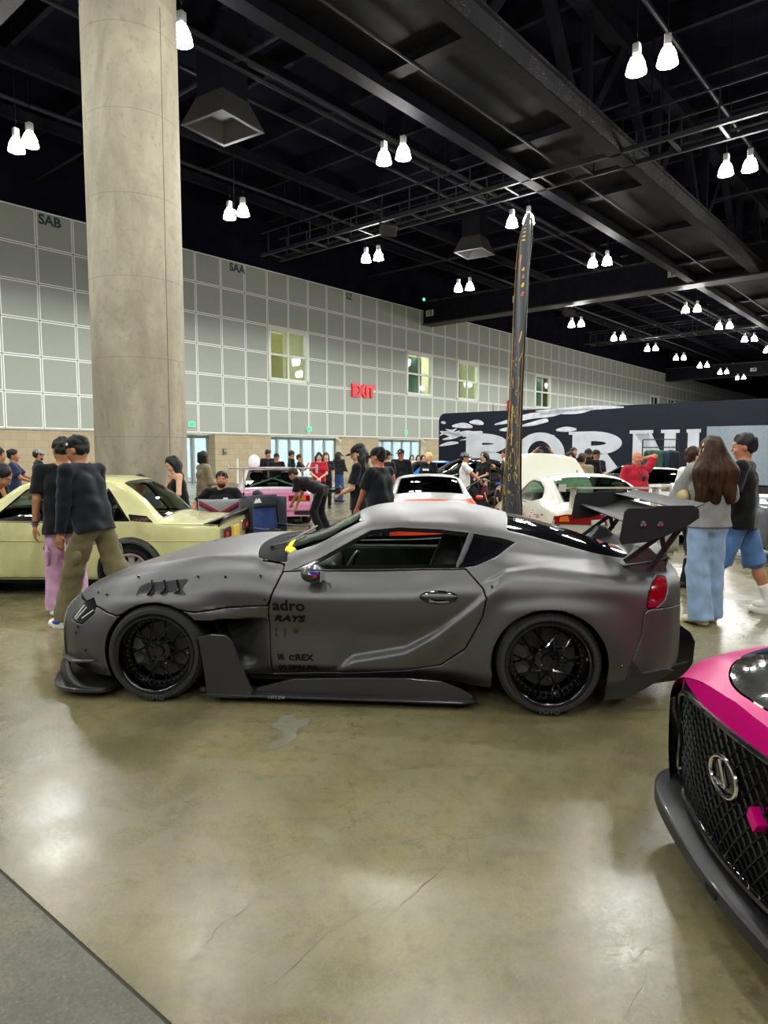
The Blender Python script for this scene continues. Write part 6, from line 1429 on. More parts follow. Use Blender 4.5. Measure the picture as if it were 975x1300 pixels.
    # ---- hair, hat, glasses, beard
    if hair:
        st, hm = hair; G = SDF()
        if st in ('short', 'long', 'bob', 'wavy', 'afro', 'bun'):
            up = .012 if st != 'afro' else .035
            G.ell(hp((0, .018, .042 + up * .3)), ((.082 + up * .4) * k, (.098 + up * .4) * k, (.088 + up * .5) * k), Rh, k=.01)
            if st != 'short': G.cap(hp((0, .07, .02)), hp((0, .075, -.06)), .07 * k, .06 * k, k=.03)
            else: G.ell(hp((0, .045, -.01)), (.074 * k, .066 * k, .06 * k), Rh, k=.02)
            if st in ('long', 'wavy'):
                L = .30 if st == 'long' else .42; wd = .055 if st == 'long' else .085
                for s_ in (-1, 0, 1):
                    a0 = hp((s_ * .06, .06, -.02)); a1 = Hc + np.array([X[0] * s_ * (.075 if st == 'long' else .115) * k, 0, 0]) - F * (.075 if st == 'long' else .11) * k + np.array([0, 0, -.20 * k]); a2 = a1 + np.array([X[0] * s_ * .02 * k, 0, -(L - .18) * k]) - F * .01 * k
                    G.cap(a0, a1, .062 * k, wd * k * 1.05, k=.04); G.cap(a1, a2, wd * k * 1.05, wd * .62 * k, k=.05)
                if female:
                    for s_ in (-1, 1): G.cap(hp((s_ * .075, .0, .03)), hp((s_ * .085, .01, -.12)), .022 * k, .03 * k, k=.03)
            if st == 'bob':
                for s_ in (-1, 1): G.cap(hp((s_ * .07, .0, .03)), hp((s_ * .075, .0, -.10)), .03 * k, .034 * k, k=.03)
            G.ell(hp((0, -.095, -.028)), (.062 * k, .055 * k, .082 * k), Rh, k=.015, sub=True)
            fq_ = folds((.0055 if st == 'short' else .009) * k, 85 if st == 'short' else 48, seed, (1, 1, .4 if st == 'short' else .2))
            G.noise = fq_
            if hairfn: hairfn(G, hp, k, F, X, Hc)
            blob('hair', G, min(h, .012), hm, r)
    if beard: 
        G = SDF(); G.ell(hp((0, -.035, -.078)), (.060 * k, .066 * k, .05 * k), Rh, k=.01); G.ell(hp((0, -.09, -.045)), (.03 * k, .03 * k, .012 * k), Rh, k=.01, sub=True); G.ell(hp((0, -.06, 0)), (.08 * k, .1 * k, .04 * k), Rh, k=.01, sub=True); blob('beard', G, min(h, .01), beard, r)
    if hat:
        hk, hc_ = hat[:2]; G = SDF(); rv = -1 if hk == 'back' else 1; hm = cloth('hat_' + hc_, hc_, .08)
        if hk in ('cap', 'back', 'bucket', 'flat'):
            G.ell(hp((0, .010, .050)), (.090 * k, .112 * k, .088 * k), Rh, k=.01); G.plane(hp((0, .010, .035)), -(Rh @ np.array([0, 0, 1.])))
            c_ = blob('cap', G, min(h, .009), hm, r)
            V = []; n = 13
            for q in range(n):
                a = -1.15 + 2.3 * q / (n - 1)
                for rr, zz in ((.085, .046), (.13, .044), (.175 if hk == 'flat' else .165, .028)): V.append(hp((math.sin(a) * (rr if rr < .1 else .085 + (rr - .085) * .35), .010 - rv * (.02 + (rr if abs(a) < 9 else 0) * (math.cos(a) * .55 + .45)), zz - .012 * abs(math.sin(a)))))
            solid(raw('brim', V, [(i * 3 + j, (i + 1) * 3 + j, (i + 1) * 3 + j + 1, i * 3 + j + 1) for i in range(n - 1) for j in range(2)], hm, c_, True), .006, 0)
            MB().ball(tuple(hp((0, .01, .138))), .008 * k, 8, 6).build('button', hm, c_, True)
            if len(hat) > 2: MB().ball(tuple(hp(hat[3])), (.012 * k, .012 * k, .014 * k), 8, 6).build('patch', mat('patch_' + hat[2], hat[2], .6), c_, True)
        elif hk == 'beanie':
            G.ell(hp((0, .012, .045)), (.09 * k, .108 * k, .10 * k), Rh, k=.01); G.plane(hp((0, .01, .02)), -(Rh @ np.array([0, 0, 1.]))); G.noise = folds(.002, 90, seed); blob('beanie', G, min(h, .01), hm, r)
    if glasses:
        z = .016 if glasses == 'on' else .085; y = -.099 if glasses == 'on' else -.085; mb = MB()
        for s_ in (-1, 1): mb.ball(tuple(hp((s_ * .034, y, z))), (.025 * k, .010 * k, .018 * k), 12, 8); mb.tube([tuple(hp((s_ * .058, y + .01, z))), tuple(hp((s_ * .084, .0, z + .005))), tuple(hp((s_ * .084, .03, z - .0)))], .003 * k, 5)
        mb.tube([tuple(hp((-.01, y - .006, z + .004))), tuple(hp((.01, y - .006, z + .004)))], .003 * k, 5); mb.build('sunglasses', M_GBLK, r, True)
    r['_j'] = [*map(float, wL), *map(float, wR), *map(float, Hc), *map(float, neck)]
    return r, dict(wL=wL, wR=wR, Hc=Hc, neck=neck, hp=hp, P=P, sd=sd, X=X, F=F, shL=shL, shR=shR, eL=eL, eR=eR, k=k, kL=kL, kR=kR, aL=aL, aR=aR, hipL=hipL, hipR=hipR, chest=chest)
def band(r, name, a, b, t, rad, m, w=.012):
    """wrist band around the forearm a->b at fraction t"""
    p = a + (b - a) * t; x, y, d = frame_of(b - a); ring = [p + (x * math.cos(q) + y * math.sin(q)) * rad for q in np.linspace(0, 2 * PI, 17)[:-1]]; return MB().tube(ring, w * .5, 6, True).build(name, m, r, True)
def at(px, py, Y): p = aty(px, py, Y); return p
def pl(px, Y): p = aty(px, 575, Y); return (p[0], Y, 0)
def htop(py, Y, px=487): return aty(px, py, Y)[2]

# ---- the two men at the cream sedan
J = person('person in a black T-shirt and pink cargo trousers, back turned, beside the cream sedan', pl(79, 6.62), -PI * .86, 1.74, 'tan', ('tee', 'black', '0f1013', -.13), ('cargo', 'pink', 'd3a6c4', .03), 'e7e4dc', ('short', M_HAIRB), fine=True, bulk=1.12, head=(.25, .35, 0), lean=.10, glasses='on',
           handL=(.27, -.02, .84), handR=(-.26, -.05, .84), footL=(.12, -.06, 0), footR=(-.10, .10, 0))
r, j = J; band(r, 'purple_wristband', j['eL'], j['wL'], .93, .034, mat('purple_band', hexc('6b3fa8'), .5)); band(r, 'dark_bracelet', j['eL'], j['wL'], .84, .036, M_SBLK)
Q = SDF(); Q.ell(np.array([.165, .0, .60]), (.03, .09, .11), k=.02); Q.noise = folds(.004, 40, 4); o_ = blob('cargo_pocket', Q, .009, cloth('pink', 'd3a6c4'), r); MB().bb(.190, .197, -.05, .05, .655, .68).build('pocket_label', mat('label_grey', (.08, .08, .08), .7), o_)
MB().tube([(.05, -.13, .93), (.06, -.14, .84), (.055, -.135, .76)], .004, 6).build('drawstring', cloth('pinkcord', 'caa0bd'), r)
J = person('person in navy long sleeves, olive cargo trousers and black cap leaning towards the cream sedan', pl(116, 6.12), -PI * .60, 1.76, 'tan', ('long', 'navy', '12161f', -.06), ('cargo', 'olive', '6f6648', .045), ('f0ece0',), ('short', M_HAIRB), ('cap', '121317', 'e8e8e8', (.085, -.02, .062)), fine=True, bulk=1.08, head=(.12, .25, 0), lean=.22,
           handL=(.25, -.16, .80), handR=(-.24, -.16, .80), footL=(.10, -.30, 0), footR=(-.13, .30, 0), hx=0, toe=(0, .1))
r, j = J
for s_, kk in ((1, 'kL'), (-1, 'kR')):
    p = j['hipL' if s_ > 0 else 'hipR'] * .35 + j[kk] * .65; Q = SDF(); Q.ell(p + np.array([s_ * .07, 0, 0]), (.032, .085, .10), k=.02); Q.noise = folds(.005, 40, 8); blob('cargo_pocket', Q, .009, cloth('olive', '6f6648'), r)
MB().ball((j['aL'][0] + .045, j['aL'][1] - .07, .055), (.012, .05, .02)).build('shoe_patch', mat('shoe_blue', hexc('2c51a8'), .6), r, True); MB().ball((j['aL'][0] - .045, j['aL'][1] - .07, .055), (.012, .05, .02)).build('shoe_patch', mat('shoe_blue', 0), r, True)
# ---- left edge
person('person in a grey T-shirt bending over beside the cream sedan front door', pl(-68, 6.75), PI * .60, 1.70, 'tan', ('tee', 'grey', '6a6b6e'), ('pants', 'charcoal', '1c1c1f', .02), '141416', ('short', M_HAIRB), fine=True, lean=.80, head=(.0, .35, 0), hip=.90, handL=(.15, -.25, .68), handR=(-.15, -.25, .68), footL=(.1, -.12, 0), footR=(-.1, .12, 0))
person('person with black hair at the far left edge behind the grey T-shirt', pl(-4, 8.0 + 1.6), PI * .75, 1.68, 'tan', ('tee', 'black', '0f1013'), head=(0, .1, 0))
J = person('person in a navy T-shirt standing by the block wall, forearm out', pl(16, 12.6), PI * .62, 1.66, 'tan', ('tee', 'slate', '2a3350'), ('jeans', 'denim', '2c3a55'), hair=('short', M_HAIRB), bulk=1.1, handL=(.18, -.40, 1.12), handR=(-.2, -.38, 1.10), head=(0, .0, 0))
person('person in a black polo and grey cap standing by the block wall', pl(48, 15.0), PI * .70, 1.66, 'tan', ('polo', 'black', '0f1013'), ('pants', 'black', '141416'), hair=('short', M_HAIRB), hat=('cap', '8d8f92'), bulk=1.2, handL=(.2, -.30, 1.05), handR=(-.2, -.2, 1.0), beard=M_HAIRB)
J = person('person with long black hair and bare shoulders, hand at her face behind the cream sedan', pl(229, 9.6), -.95, 1.55, 'light', ('tank', 'black', '0e0e10'), ('jeans', 'denim', '2c3a55'), hair=('long', M_HAIRB), female=True, fine=True, head=(-.1, .35, 0), lean=.18, handR=(-.02, -.16, 1.36), handL=(.20, -.32, 1.0), poleR=(-.6, -.2, -.8), poleL=(.6, .3, -.6))
r, j = J; band(r, 'watch', j['eR'], j['wR'], .9, .030, mat('gold_watch', hexc('d8c48e'), .3, .6))
J = person('person in a tan jacket standing at the glass door beside the column', pl(258, 12.3), PI * .70, 1.62, 'brown', ('jacket', 'tan', '8b8068'), ('jeans', 'denim', '44557a'), hair=('bob', M_HAIRB), handL=(.1, -.30, 1.15), handR=(-.1, -.28, 1.12))
J = person('person seated with sunglasses on his head and a white print on his black T-shirt', pl(281, 10.5), .15, 1.74, 'ruddy', ('tee', 'black', '0f1013'), ('pants', 'black', '141416'), hair=('short', M_HAIRB), bulk=1.25, fine=True, hip=.50, footL=(.2, -.45, 0), footR=(-.2, -.45, 0), knee=(0, -.6, 1), handR=(-.42, -.20, .72), handL=(.34, -.26, .60), glasses='up', beard=M_HAIRBR)
r, j = J; o_ = MB().box(tuple(j['chest'] + j['F'] * .145 + j['X'] * .06 + np.array([0, 0, .0])), (.07, .012, .10)).build('chest_print', mat('white_print', 0), r)
person('person with yellow wristband and grey T-shirt, seen through the cream sedan rear window', pl(177, 9.8), .5, 1.70, 'tan', ('tee', 'grey', '6a6b6e'), hair=('short', M_HAIRB), hip=.50, footL=(.2, -.45, 0), footR=(-.2, -.45, 0), knee=(0, -.6, 1), handR=(-.1, -.30, .72), handL=(.12, -.32, .72), hat=('cap', '16171a'))
band(bpy.data.objects[[o.name for o in SC.objects if o.get('category') == 'person'][-1]], 'yellow_wristband', np.array([-.2, -.12, .80]), np.array([-.1, -.30, .72]), .85, .034, mat('yellow_band', hexc('d8e03a'), .5))
person('person with short black hair and a white T-shirt sitting beside the blue camp chair', pl(326, 9.85), -PI * .85, 1.45, 'tan', ('tee', 'white', 'dcdcda'), hair=('short', M_HAIRB), hip=.45, footL=(.15, -.4, 0), footR=(-.15, -.4, 0), knee=(0, -.6, 1))
person('person all in black bending over at the right side of the pink car', pl(408, 13.0), -PI * .62, 1.72, 'tan', ('tee', 'black', '0f1013'), ('pants', 'black', '141416', .02), hair=('short', M_HAIRB), lean=1.15, fine=True, size=.012, hip=.88, head=(0, .35, 0), handL=(.10, -.60, .62), handR=(-.12, -.62, .55), footL=(.12, .02, 0), footR=(-.13, .05, 0))
# ---- people between the pink car and the doors
person('dark-haired person in a black T-shirt just right of the white helmet', pl(340, 20.2), .7, 1.68, 'tan', ('tee', 'black', '0f1013'), head=(0, .4, 0))
person('person in a black cap and black T-shirt standing behind the pink car roof', pl(351, 19.4), .2, 1.58, 'tan', ('tee', 'black', '0f1013'), hat=('cap', '16171a'))
person('person in a dark hooded top at the doors behind the pink car', pl(370, 21.3), PI * .6, 1.66, 'tan', ('hoodie', 'black', '121215'), head=(0, .2, 0))
J = person('person holding a camera up beside the dark hooded top at the doors', pl(380, 21.0), PI * .5, 1.55, 'tan', ('tee', 'black', '0f1013'), hair=('short', M_HAIRBR), handL=(.10, -.28, 1.38), handR=(-.10, -.28, 1.38), poleL=(.5, 0, -1), poleR=(-.5, 0, -1))
J = person('person with long dark hair in a red top looking down at her phone', pl(405, 17.4), .1, 1.60, 'light', ('tee', 'red', 'a81c30', .0), ('pants', 'black', '141416'), hair=('long', M_HAIRB), female=True, handL=(.04, -.26, 1.05), handR=(-.06, -.26, 1.05), head=(0, .3, 0), poleL=(.8, .2, -.5), poleR=(-.8, .2, -.5))
person('person with long brown hair and dark top half hidden behind the red top', pl(414, 19.6), .2, 1.60, 'light', ('tee', 'charcoal', '1c1c1f'), hair=('long', M_HAIRBR), female=True)
person('person in dark jacket and blue jeans standing on the open aisle', pl(430, 22.0), PI * .8, 1.62, 'tan', ('jacket', 'charcoal', '26272b', .02), ('jeans', 'blue', '2e4a78', .03), hair=('long', M_HAIRB), hat=('cap', '1a1b1e'), head=(0, .2, 0), handL=(.12, -.28, 1.1), handR=(-.12, -.28, 1.1))
J = person('person with flat-brimmed black cap, long black hair and a pale crest on the shirt', pl(456, 9.35), -PI * .55, 1.70, 'light', ('tee', 'ink', '14161d', -.10), ('pants', 'black', '141416'), hair=('long', M_HAIRB), hat=('flat', '131316'), fine=True, head=(.1, .28, 0), handL=(.06, -.24, 1.06), handR=(-.06, -.25, 1.08), poleL=(.5, .2, -1), poleR=(-.5, .2, -1), curl=.7)
cam_holder = J; r, j = J; MB().prism([(-.03, .04), (.03, .04), (.03, 0), (0, -.035), (-.03, 0)], 0, .004, 'y').build('chest_crest', mat('pale_crest', hexc('aab8a0'), .6), r, loc=(.09, -.125, 1.22))
J = person('stocky person in dark navy T-shirt and black cap just beyond the grey coupe roof', pl(484, 8.35), -PI * .70, 1.66, 'ruddy', ('tee', 'deepnavy', '14171f', -.08), ('pants', 'black', '141416'), hair=('short', M_HAIRB), hat=('cap', '131316'), fine=True, bulk=1.2, head=(.05, .15, 0), lean=.06, handL=(.12, -.30, .95), handR=(-.16, -.28, .95))
person('person in a black cap behind the shoulder of the navy T-shirt', pl(491, 15.1), PI * .75, 1.64, 'tan', ('tee', 'black', '0f1013'), hat=('cap', '16171a'))
person('person in a black hooded sweatshirt and black cap behind the orange car', pl(509, 16.2), -.25, 1.68, 'tan', ('hoodie', 'black', '121215'), hat=('cap', '16171a', 'dddddd', (0, -.105, .07)))
J = person('person with short blonde hair in a black printed sweatshirt behind the orange car', pl(544, 16.6), -.5, 1.60, 'pale', ('hoodie', 'black', '121215'), hair=('bob', M_HAIRBL), female=True, head=(0, .1, 0))
r, j = J; MB().box(tuple(j['chest'] + j['F'] * .15), (.16, .012, .05)).build('chest_print', mat('white_print', 0), r)
for n_, (px, c, lb) in enumerate(((523, 'd8d4cf', 'white'), (531, '7d6a58', 'brown'), (537, '2c2c30', 'dark'))): person('tiny person in a %s top near the doors left of the trailer' % lb, pl(px, 27.5 + n_), .3, 1.5, 'light', ('tee', 'far' + lb, c), hair=('long', M_HAIRB), size=.03, female=True)
# ---- people before the trailer
J = person('person in a white polo and grey cap pushing the stroller', pl(590, 15.2), PI * .45, 1.60, 'tan', ('polo', 'white', 'd8d8d6'), ('pants', 'black', '141416'), hair=('short', M_HAIRB), hat=('cap', '77797c'), bulk=1.1, glasses='on', handL=(.16, -.42, 1.02), handR=(-.16, -.42, 1.02), fine=True, size=.012)
person('long-haired person in a black T-shirt looking down, behind the stroller', pl(615, 17.0), -.8, 1.60, 'light', ('tee', 'black', '0f1013'), hair=('long', M_HAIRB), female=True, handL=(.06, -.30, 1.08), handR=(-.06, -.30, 1.08), head=(0, .3, 0))
person('person in black half hidden behind the feather flag', pl(642, 16.5), -PI * .5, 1.66, 'tan', ('jacket', 'black', '121215'), handL=(.05, -.25, 1.3), handR=(-.05, -.25, 1.25))
person('toddler in a grey cap slumped in the stroller', (pl(616, 14.2)[0], 14.2, .42), PI * .5, .92, 'light', ('tee', 'maroon', '5a1f2a'), ('pants', 'black', '141416'), hair=('short', M_HAIRB), hat=('cap', '8d8f86'), hip=.40, footL=(.12, -.42, .15), footR=(-.12, -.42, .15), knee=(0, -.5, 1))
person('toddler in a blue cap beside the stroller, next to the flag', (pl(633, 13.9)[0], 13.9, .30), PI * .45, .95, 'light', ('tee', 'charcoal', '1c1c1f'), ('shorts', 'grey', '6a6b6e'), hair=('short', M_HAIRB), hat=('cap', '2a4f9e'), hip=.45, footL=(.1, -.42, .1), footR=(-.1, -.42, .1), knee=(0, -.5, 1))
J = person('person with both arms raised photographing over the raised white hood', pl(685, 14.6), 0.0, 1.66, 'tan', ('tee', 'black', '0f1013'), hair=('short', M_HAIRB), handL=(.16, -.30, 1.72), handR=(-.16, -.30, 1.72), poleL=(1, -.1, -.6), poleR=(-1, -.1, -.6), fine=True, size=.012)
ph_ = J
person('person with brown hair in a light top behind the white coupe roof', pl(724, 14.2), -.3, 1.62, 'light', ('tee', 'beige', 'a99f8e'), hair=('long', M_HAIRBR), female=True, head=(0, .25, 0))
person('person with black hair just behind the brown haired head', pl(728, 16.6), .2, 1.72, 'tan', ('tee', 'black', '0f1013'))
person('person in a green beanie and tan jacket, turned away behind the white coupe', pl(739, 13.8), PI * .8, 1.58, 'tan', ('jacket', 'tan', '8b8068'), hat=('beanie', '4a4a32'))
person('person in a black cap and black face mask behind the white coupe', pl(747, 15.2), -.2, 1.68, 'tan', ('hoodie', 'black', '121215'), hat=('cap', '16171a'), beard=mat('face_mask', (.02, .02, .022), .9))
person('person in a black cap and black T-shirt, hands together, right of the face mask', pl(757, 15.8), .3, 1.66, 'tan', ('tee', 'black', '0f1013'), hat=('cap', '16171a'), handL=(.08, -.25, 1.0), handR=(-.08, -.25, 1.0))
J = person('bald person in a red polo with one arm behind his head', pl(809, 11.2), .15, 1.62, 'ruddy', ('polo', 'red', 'd1142e'), ('jeans', 'denim', '2c3a55'), hair=None, bulk=1.3, fine=True, handL=(.13, .10, 1.60), poleL=(1, -.2, .3), handR=(-.30, -.02, .86))
r, j = J; MB().tube([tuple(j['neck'] + j['X'] * .07 + j['F'] * .03), tuple(j['chest'] + j['F'] * .16 + j['X'] * .02), tuple(j['neck'] - j['X'] * .07 + j['F'] * .03)], .006, 6).ball(tuple(j['chest'] + j['F'] * .175 + np.array([.03, 0, -.02])), (.03, .012, .05)).build('lanyard', M_SBLK, r, True)
person('person in a dark cap and black T-shirt crouching beside the clothes rack', pl(869, 16.6), -.9, 1.66, 'tan', ('tee', 'black', '0f1013'), ('jeans', 'purple', '3d3a5c'), hat=('cap', '23302c'), hip=.42, lean=.35, footL=(.12, -.15, 0), footR=(-.12, .1, 0), knee=(0, -1, .5), handL=(.1, -.42, .62), handR=(-.1, -.42, .62))
person('person in a white T-shirt with brown hair and beard, beyond the long-haired woman', pl(880, 8.1), PI * .55, 1.66, 'light', ('tee', 'white', 'd6d4cc'), ('pants', 'black', '141416'), '141210', ('short', M_HAIRBR), beard=M_HAIRBR, fine=True, head=(.1, .1, 0), footL=(.1, -.12, 0), footR=(-.12, .1, 0))
def wavy(G, hp, k, F, X, Hc):
    for q in range(22):
        a = (q - 10.5) / 10.5; x = a * .15 * k; z0 = -.16 - .04 * math.cos(q * 2.1); z1 = z0 - .26 - .05 * math.sin(q * 1.7) + .10 * a * a; y = .115 + .028 * math.cos(q * 3.3)
        p0 = Hc + X * x * .9 - F * y * k * .9 + np.array([0, 0, z0 * k]); p1 = p0 + X * .025 * math.sin(q) + np.array([0, 0, -.12]) - F * .02; p2 = p1 - X * .03 * math.sin(q + 1) + np.array([0, 0, (z1 - z0 + .12) * k]) + F * .02
        pm = (p1 + p2) / 2 + X * .03 * math.sin(q * 2.3) - F * .015 * math.cos(q * 1.9); G.cap(p0, p1, .036 * k, .030 * k, k=.012); G.cap(p1, pm, .030 * k, .026 * k, k=.012); G.cap(pm, p2, .026 * k, .014 * k, k=.012)
J = person('person with very long wavy brown hair, grey sweatshirt and light blue jeans, back turned', pl(902, 6.28), PI * 1.02, 1.74, 'light', ('hoodie', 'heather', '8b8c8b', -.02), ('jeans', 'lightdenim', '8fabcb', .055), 'cdbf9c', ('wavy', M_HAIRBR), female=True, fine=True, bulk=1.05, head=(.2, .0, 0), handL=(.12, -.30, 1.08), handR=(-.14, -.30, 1.12), poleL=(1, .5, -.4), poleR=(-1, .5, -.4), footL=(.07, .04, 0), footR=(-.10, -.10, 0), hairfn=wavy, toe=(.5, .3))
r, j = J
b_ = SDF(); b_.ell((.235, -.06, 1.18), (.05, .11, .07), k=.02); b_.noise = folds(.004, 40, 3); o_ = tag(blob('shoulder_bag', b_, .009, mat('cream_leather', hexc('b8a67c'), .5, var=.1)), 'small cream shoulder bag tucked under the long-haired woman\'s left arm', 'bag'); o_.location = pl(902, 6.28); o_.rotation_euler = (0, 0, PI * 1.02)
MB().tube([(.22, -.14, 1.22), (.17, -.06, 1.45), (.20, .04, 1.24)], .007, 6).build('strap', mat('gold_chain', hexc('c9ab6b'), .3, .8), o_)
J = person('person in a black T-shirt with red print, denim shorts, white socks and white sneakers', pl(946, 6.72), -PI * .70, 1.78, 'tan', ('tee', 'black', '0f1013', -.10), ('shorts', 'shortdenim', '51729f', .04), ('e9e6df',), ('short', M_HAIRB), fine=True, bulk=1.08, head=(.1, .1, 0), handL=(.18, -.28, 1.05), handR=(-.18, -.26, 1.05), footL=(.12, -.28, 0), footR=(-.10, .24, 0), shorts_len=.12, toe=(.0, .0))
r, j = J
for aq, kq in ((j['aL'], j['kL']), (j['aR'], j['kR'])): s_ = SDF(); s_.cap(aq, aq + (kq - aq) * .42, .050, .058, k=.01, cut1=0); s_.ell(aq + np.array([0, -.05, -.03]), (.05, .11, .05), k=.02); s_.noise = folds(.0015, 80, 2); blob('sock', s_, .009, cloth('sock', 'e6e4df'), r)
mr = mat('red_print', hexc('8c2a2a'), .7)
def onback(u, v, lift=.150): p = j['chest'] + j['X'] * u + np.array([0, 0, v]) - j['F'] * lift; return tuple(p)
mb = MB(); rs = np.random.RandomState(5)
for q in range(9):
    a = rs.uniform(-.12, .12); c = rs.uniform(-.38, .05); mb.tube([onback(a, c, .116 - 1.2 * a * a), onback(a + rs.uniform(-.03, .03), c - .04, .116 - 1.2 * a * a), onback(a + rs.uniform(-.03, .03), c - .08, .114 - 1.2 * a * a)], .007, 5)
mb.build('back_print', mr, r, True)
# ================================================================== trailer, flag, chairs, stroller, rack and small things
def tri_plane(px, py, s):   # where the pixel ray meets the hall plane s = const
    d = ray(px, py); t = ((W0 + WD * s - EYE) @ WD) / (d @ WD); P = EYE + d * t; return hallof(P)[1], P[2]
TS = 14.3
w0, zt = tri_plane(557, 527, TS); w1 = tri_plane(1010, 520, TS)[0]; zt = 3.38
tr = thing('trailer', 'long black exhibitor trailer with big white letters and white brush strokes, behind the cars', 'trailer', hall(TS, 0), WRZ)
M_TRB = mat('trailer_black', (.0075, .0105, .019), .5, var=.1, spec=.2); M_LET = mat('letter_white', hexc('b9bcc4'), .5, var=.10, scale=2); M_STROKE = mat('stroke_white', hexc('c3c3cb'), .5, var=.2, scale=4)
def TP(w, z, d=0.0): return (d, -w, z)      # trailer local: x into the trailer, y = -w
R_ = .35; pr = [(-w0 - R_ + R_ * math.sin(a), zt - R_ + R_ * math.cos(a)) for a in np.linspace(0, PI / 2, 8)]
prof = [(-27.5, .45), (-27.5, zt)] + pr + [(-w0, .45)]
bevel(MB().prism(prof, 0, 2.5, 'x').build('trailer_body', M_TRB, tr), .02)
for k, wq in enumerate((18.5, 19.7)):
    MB().lathe([(.05, 0), (.3, .02), (.48, .05), (.48, .3), (.05, .3)], 24, axis='x').build('wheel', M_TYRE, tr, True, loc=TP(wq, .48, .1))
MB().bb(.1, 2.4, -w0 - 1.2, -w0 - .9, 0, .5).build('landing_leg', M_SBLK, tr); MB().bb(.05, .08, -26, -w0 - .2, .2, .5).build('side_skirt', M_SBLK, tr)
def px2(px, py): w, z = tri_plane(px, py, TS); return w, z
def slabl(mb, a, b, c, d, t=.03): mb.bb(-t, 0, -b, -a, c, d)     # w from a to b, z from c to d
def bowl(mb, w, z0, z1, rx, th, full=False, t=.03):
    zc = (z0 + z1) / 2; rz = (z1 - z0) / 2; n = 18; V = []; F = []
    a = np.linspace(-PI / 2, PI / 2, n) if not full else np.linspace(0, 2 * PI, 37)
    for q in a:
        for (p, r_) in ((rx, rz), (max(.02, rx - th), max(.02, rz - th * .62))):
            for d in (-t, 0): V.append((d, -(w + p * math.cos(q)), zc + r_ * math.sin(q)))
    for i in range(len(a) - 1):
        b = i * 4; F += [(b, b + 2, b + 6, b + 4), (b + 1, b + 5, b + 7, b + 3), (b, b + 4, b + 5, b + 1), (b + 2, b + 3, b + 7, b + 6)]
    mb.add(V, F)
ztop, zbot = 2.42, .62
def letter(ch, pa, pb):
    a = px2(pa, 575)[0]; b = px2(pb, 575)[0]; w = b - a; mb = MB(); st = w * .34; sf = w * .07; zm = (ztop + zbot) / 2 + .06
    if ch in 'BRN' or ch == 'I':
        if ch == 'I': st = w * .55
        x0 = a + (w - st) / 2 if ch == 'I' else a + sf
        slabl(mb, x0, x0 + st, zbot, ztop); slabl(mb, x0 - sf, x0 + st + sf, ztop - .12, ztop, .032); slabl(mb, x0 - sf, x0 + st + sf, zbot, zbot + .12, .032)
    if ch == 'B':
        x = a + sf + st; bowl(mb, x, zm - .05, ztop, (b - x) * .9, w * .27); bowl(mb, x, zbot, zm + .08, b - x, w * .29)
    if ch == 'R':
        x = a + sf + st; bowl(mb, x, zm - .10, ztop, (b - x) * .92, w * .27); mb.prism([(-x, zm), (-(x + w * .28), zm), (-b, zbot + .1), (-b, zbot), (-(b - w * .30), zbot)], -.03, 0, 'x')
    if ch == 'O': bowl(mb, (a + b) / 2, zbot, ztop, w / 2, w * .25, True)
    if ch == 'N':
        st2 = w * .22; slabl(mb, b - sf - st2, b - sf, zbot, ztop); slabl(mb, b - sf * 2 - st2, b, ztop - .12, ztop, .032); mb.prism([(-(a + sf), ztop), (-(a + sf + st), ztop), (-(b - sf), zbot), (-(b - sf - st2), zbot)], -.03, 0, 'x')
    if ch == 'E':
        slabl(mb, a + sf, a + sf + st, zbot, ztop)
        for z_ in (zbot, zm - .1, ztop - .22): slabl(mb, a, b, z_, z_ + .22, .032)
    o = mb.build('letter', M_LET, tr); return o
for ch, a, b in (('B', 588, 648), ('O', 655, 717), ('R', 722, 793), ('N', 799, 862), ('I', 867, 893)): letter(ch, a, b)
# shaded outlines round the letters, brush strokes above
def stroke(pts, w, name='brush_stroke'):
    C = catmull([(*px2(*p),) for p in pts], 8); n = len(C); V = []
    for i in range(n):
        t = C[min(i + 1, n - 1)] - C[max(i - 1, 0)]; t = np.array([-t[1], t[0]]) / (np.linalg.norm(t) + 1e-9); f = w * (.12 + .88 * math.sin(PI * (i + .3) / (n + .2)) ** .8)
        for s_ in (1, -1): V.append(TP(C[i][0] + t[0] * f * s_, C[i][1] + t[1] * f * s_, -.006))
    o = raw(name, V, [(2 * i, 2 * i + 2, 2 * i + 3, 2 * i + 1) for i in range(n - 1)], M_STROKE, tr, False); solid(o, .006, 0)
for pts, w in (([(558, 553), (566, 549), (576, 550), (584, 547)], .07), ([(559, 548), (572, 551), (590, 552)], .10), ([(562, 558), (575, 555), (592, 549), (612, 551)], .09), ([(566, 545), (574, 547), (580, 544)], .05), ([(558, 566), (570, 563), (582, 562)], .08), ([(574, 541), (588, 540), (600, 542)], .12), ([(596, 536), (606, 536), (614, 538)], .11), ([(584, 559), (600, 556), (612, 549), (600, 548)], .05),
               ([(628, 539), (650, 534), (675, 528), (700, 526), (716, 523)], .12), ([(680, 522), (700, 521), (720, 520), (745, 518), (770, 517), (792, 517)], .09), ([(660, 541), (676, 538), (692, 534), (696, 535)], .09), ([(684, 526), (705, 523), (735, 522), (755, 518)], .10), ([(706, 546), (718, 545), (732, 545)], .10), ([(634, 546), (646, 545), (652, 547)], .09), ([(672, 552), (690, 554), (704, 553)], .05), ([(560, 536), (566, 537)], .06)): stroke(pts, w)
a = px2(897, 570)[0]; MB().bb(-.045, -.03, -27.2, -a, .5, 2.50).build('side_panel', mat('pale_panel', hexc('9aa6b2'), .12, .3, var=.08, coat=.6), tr)
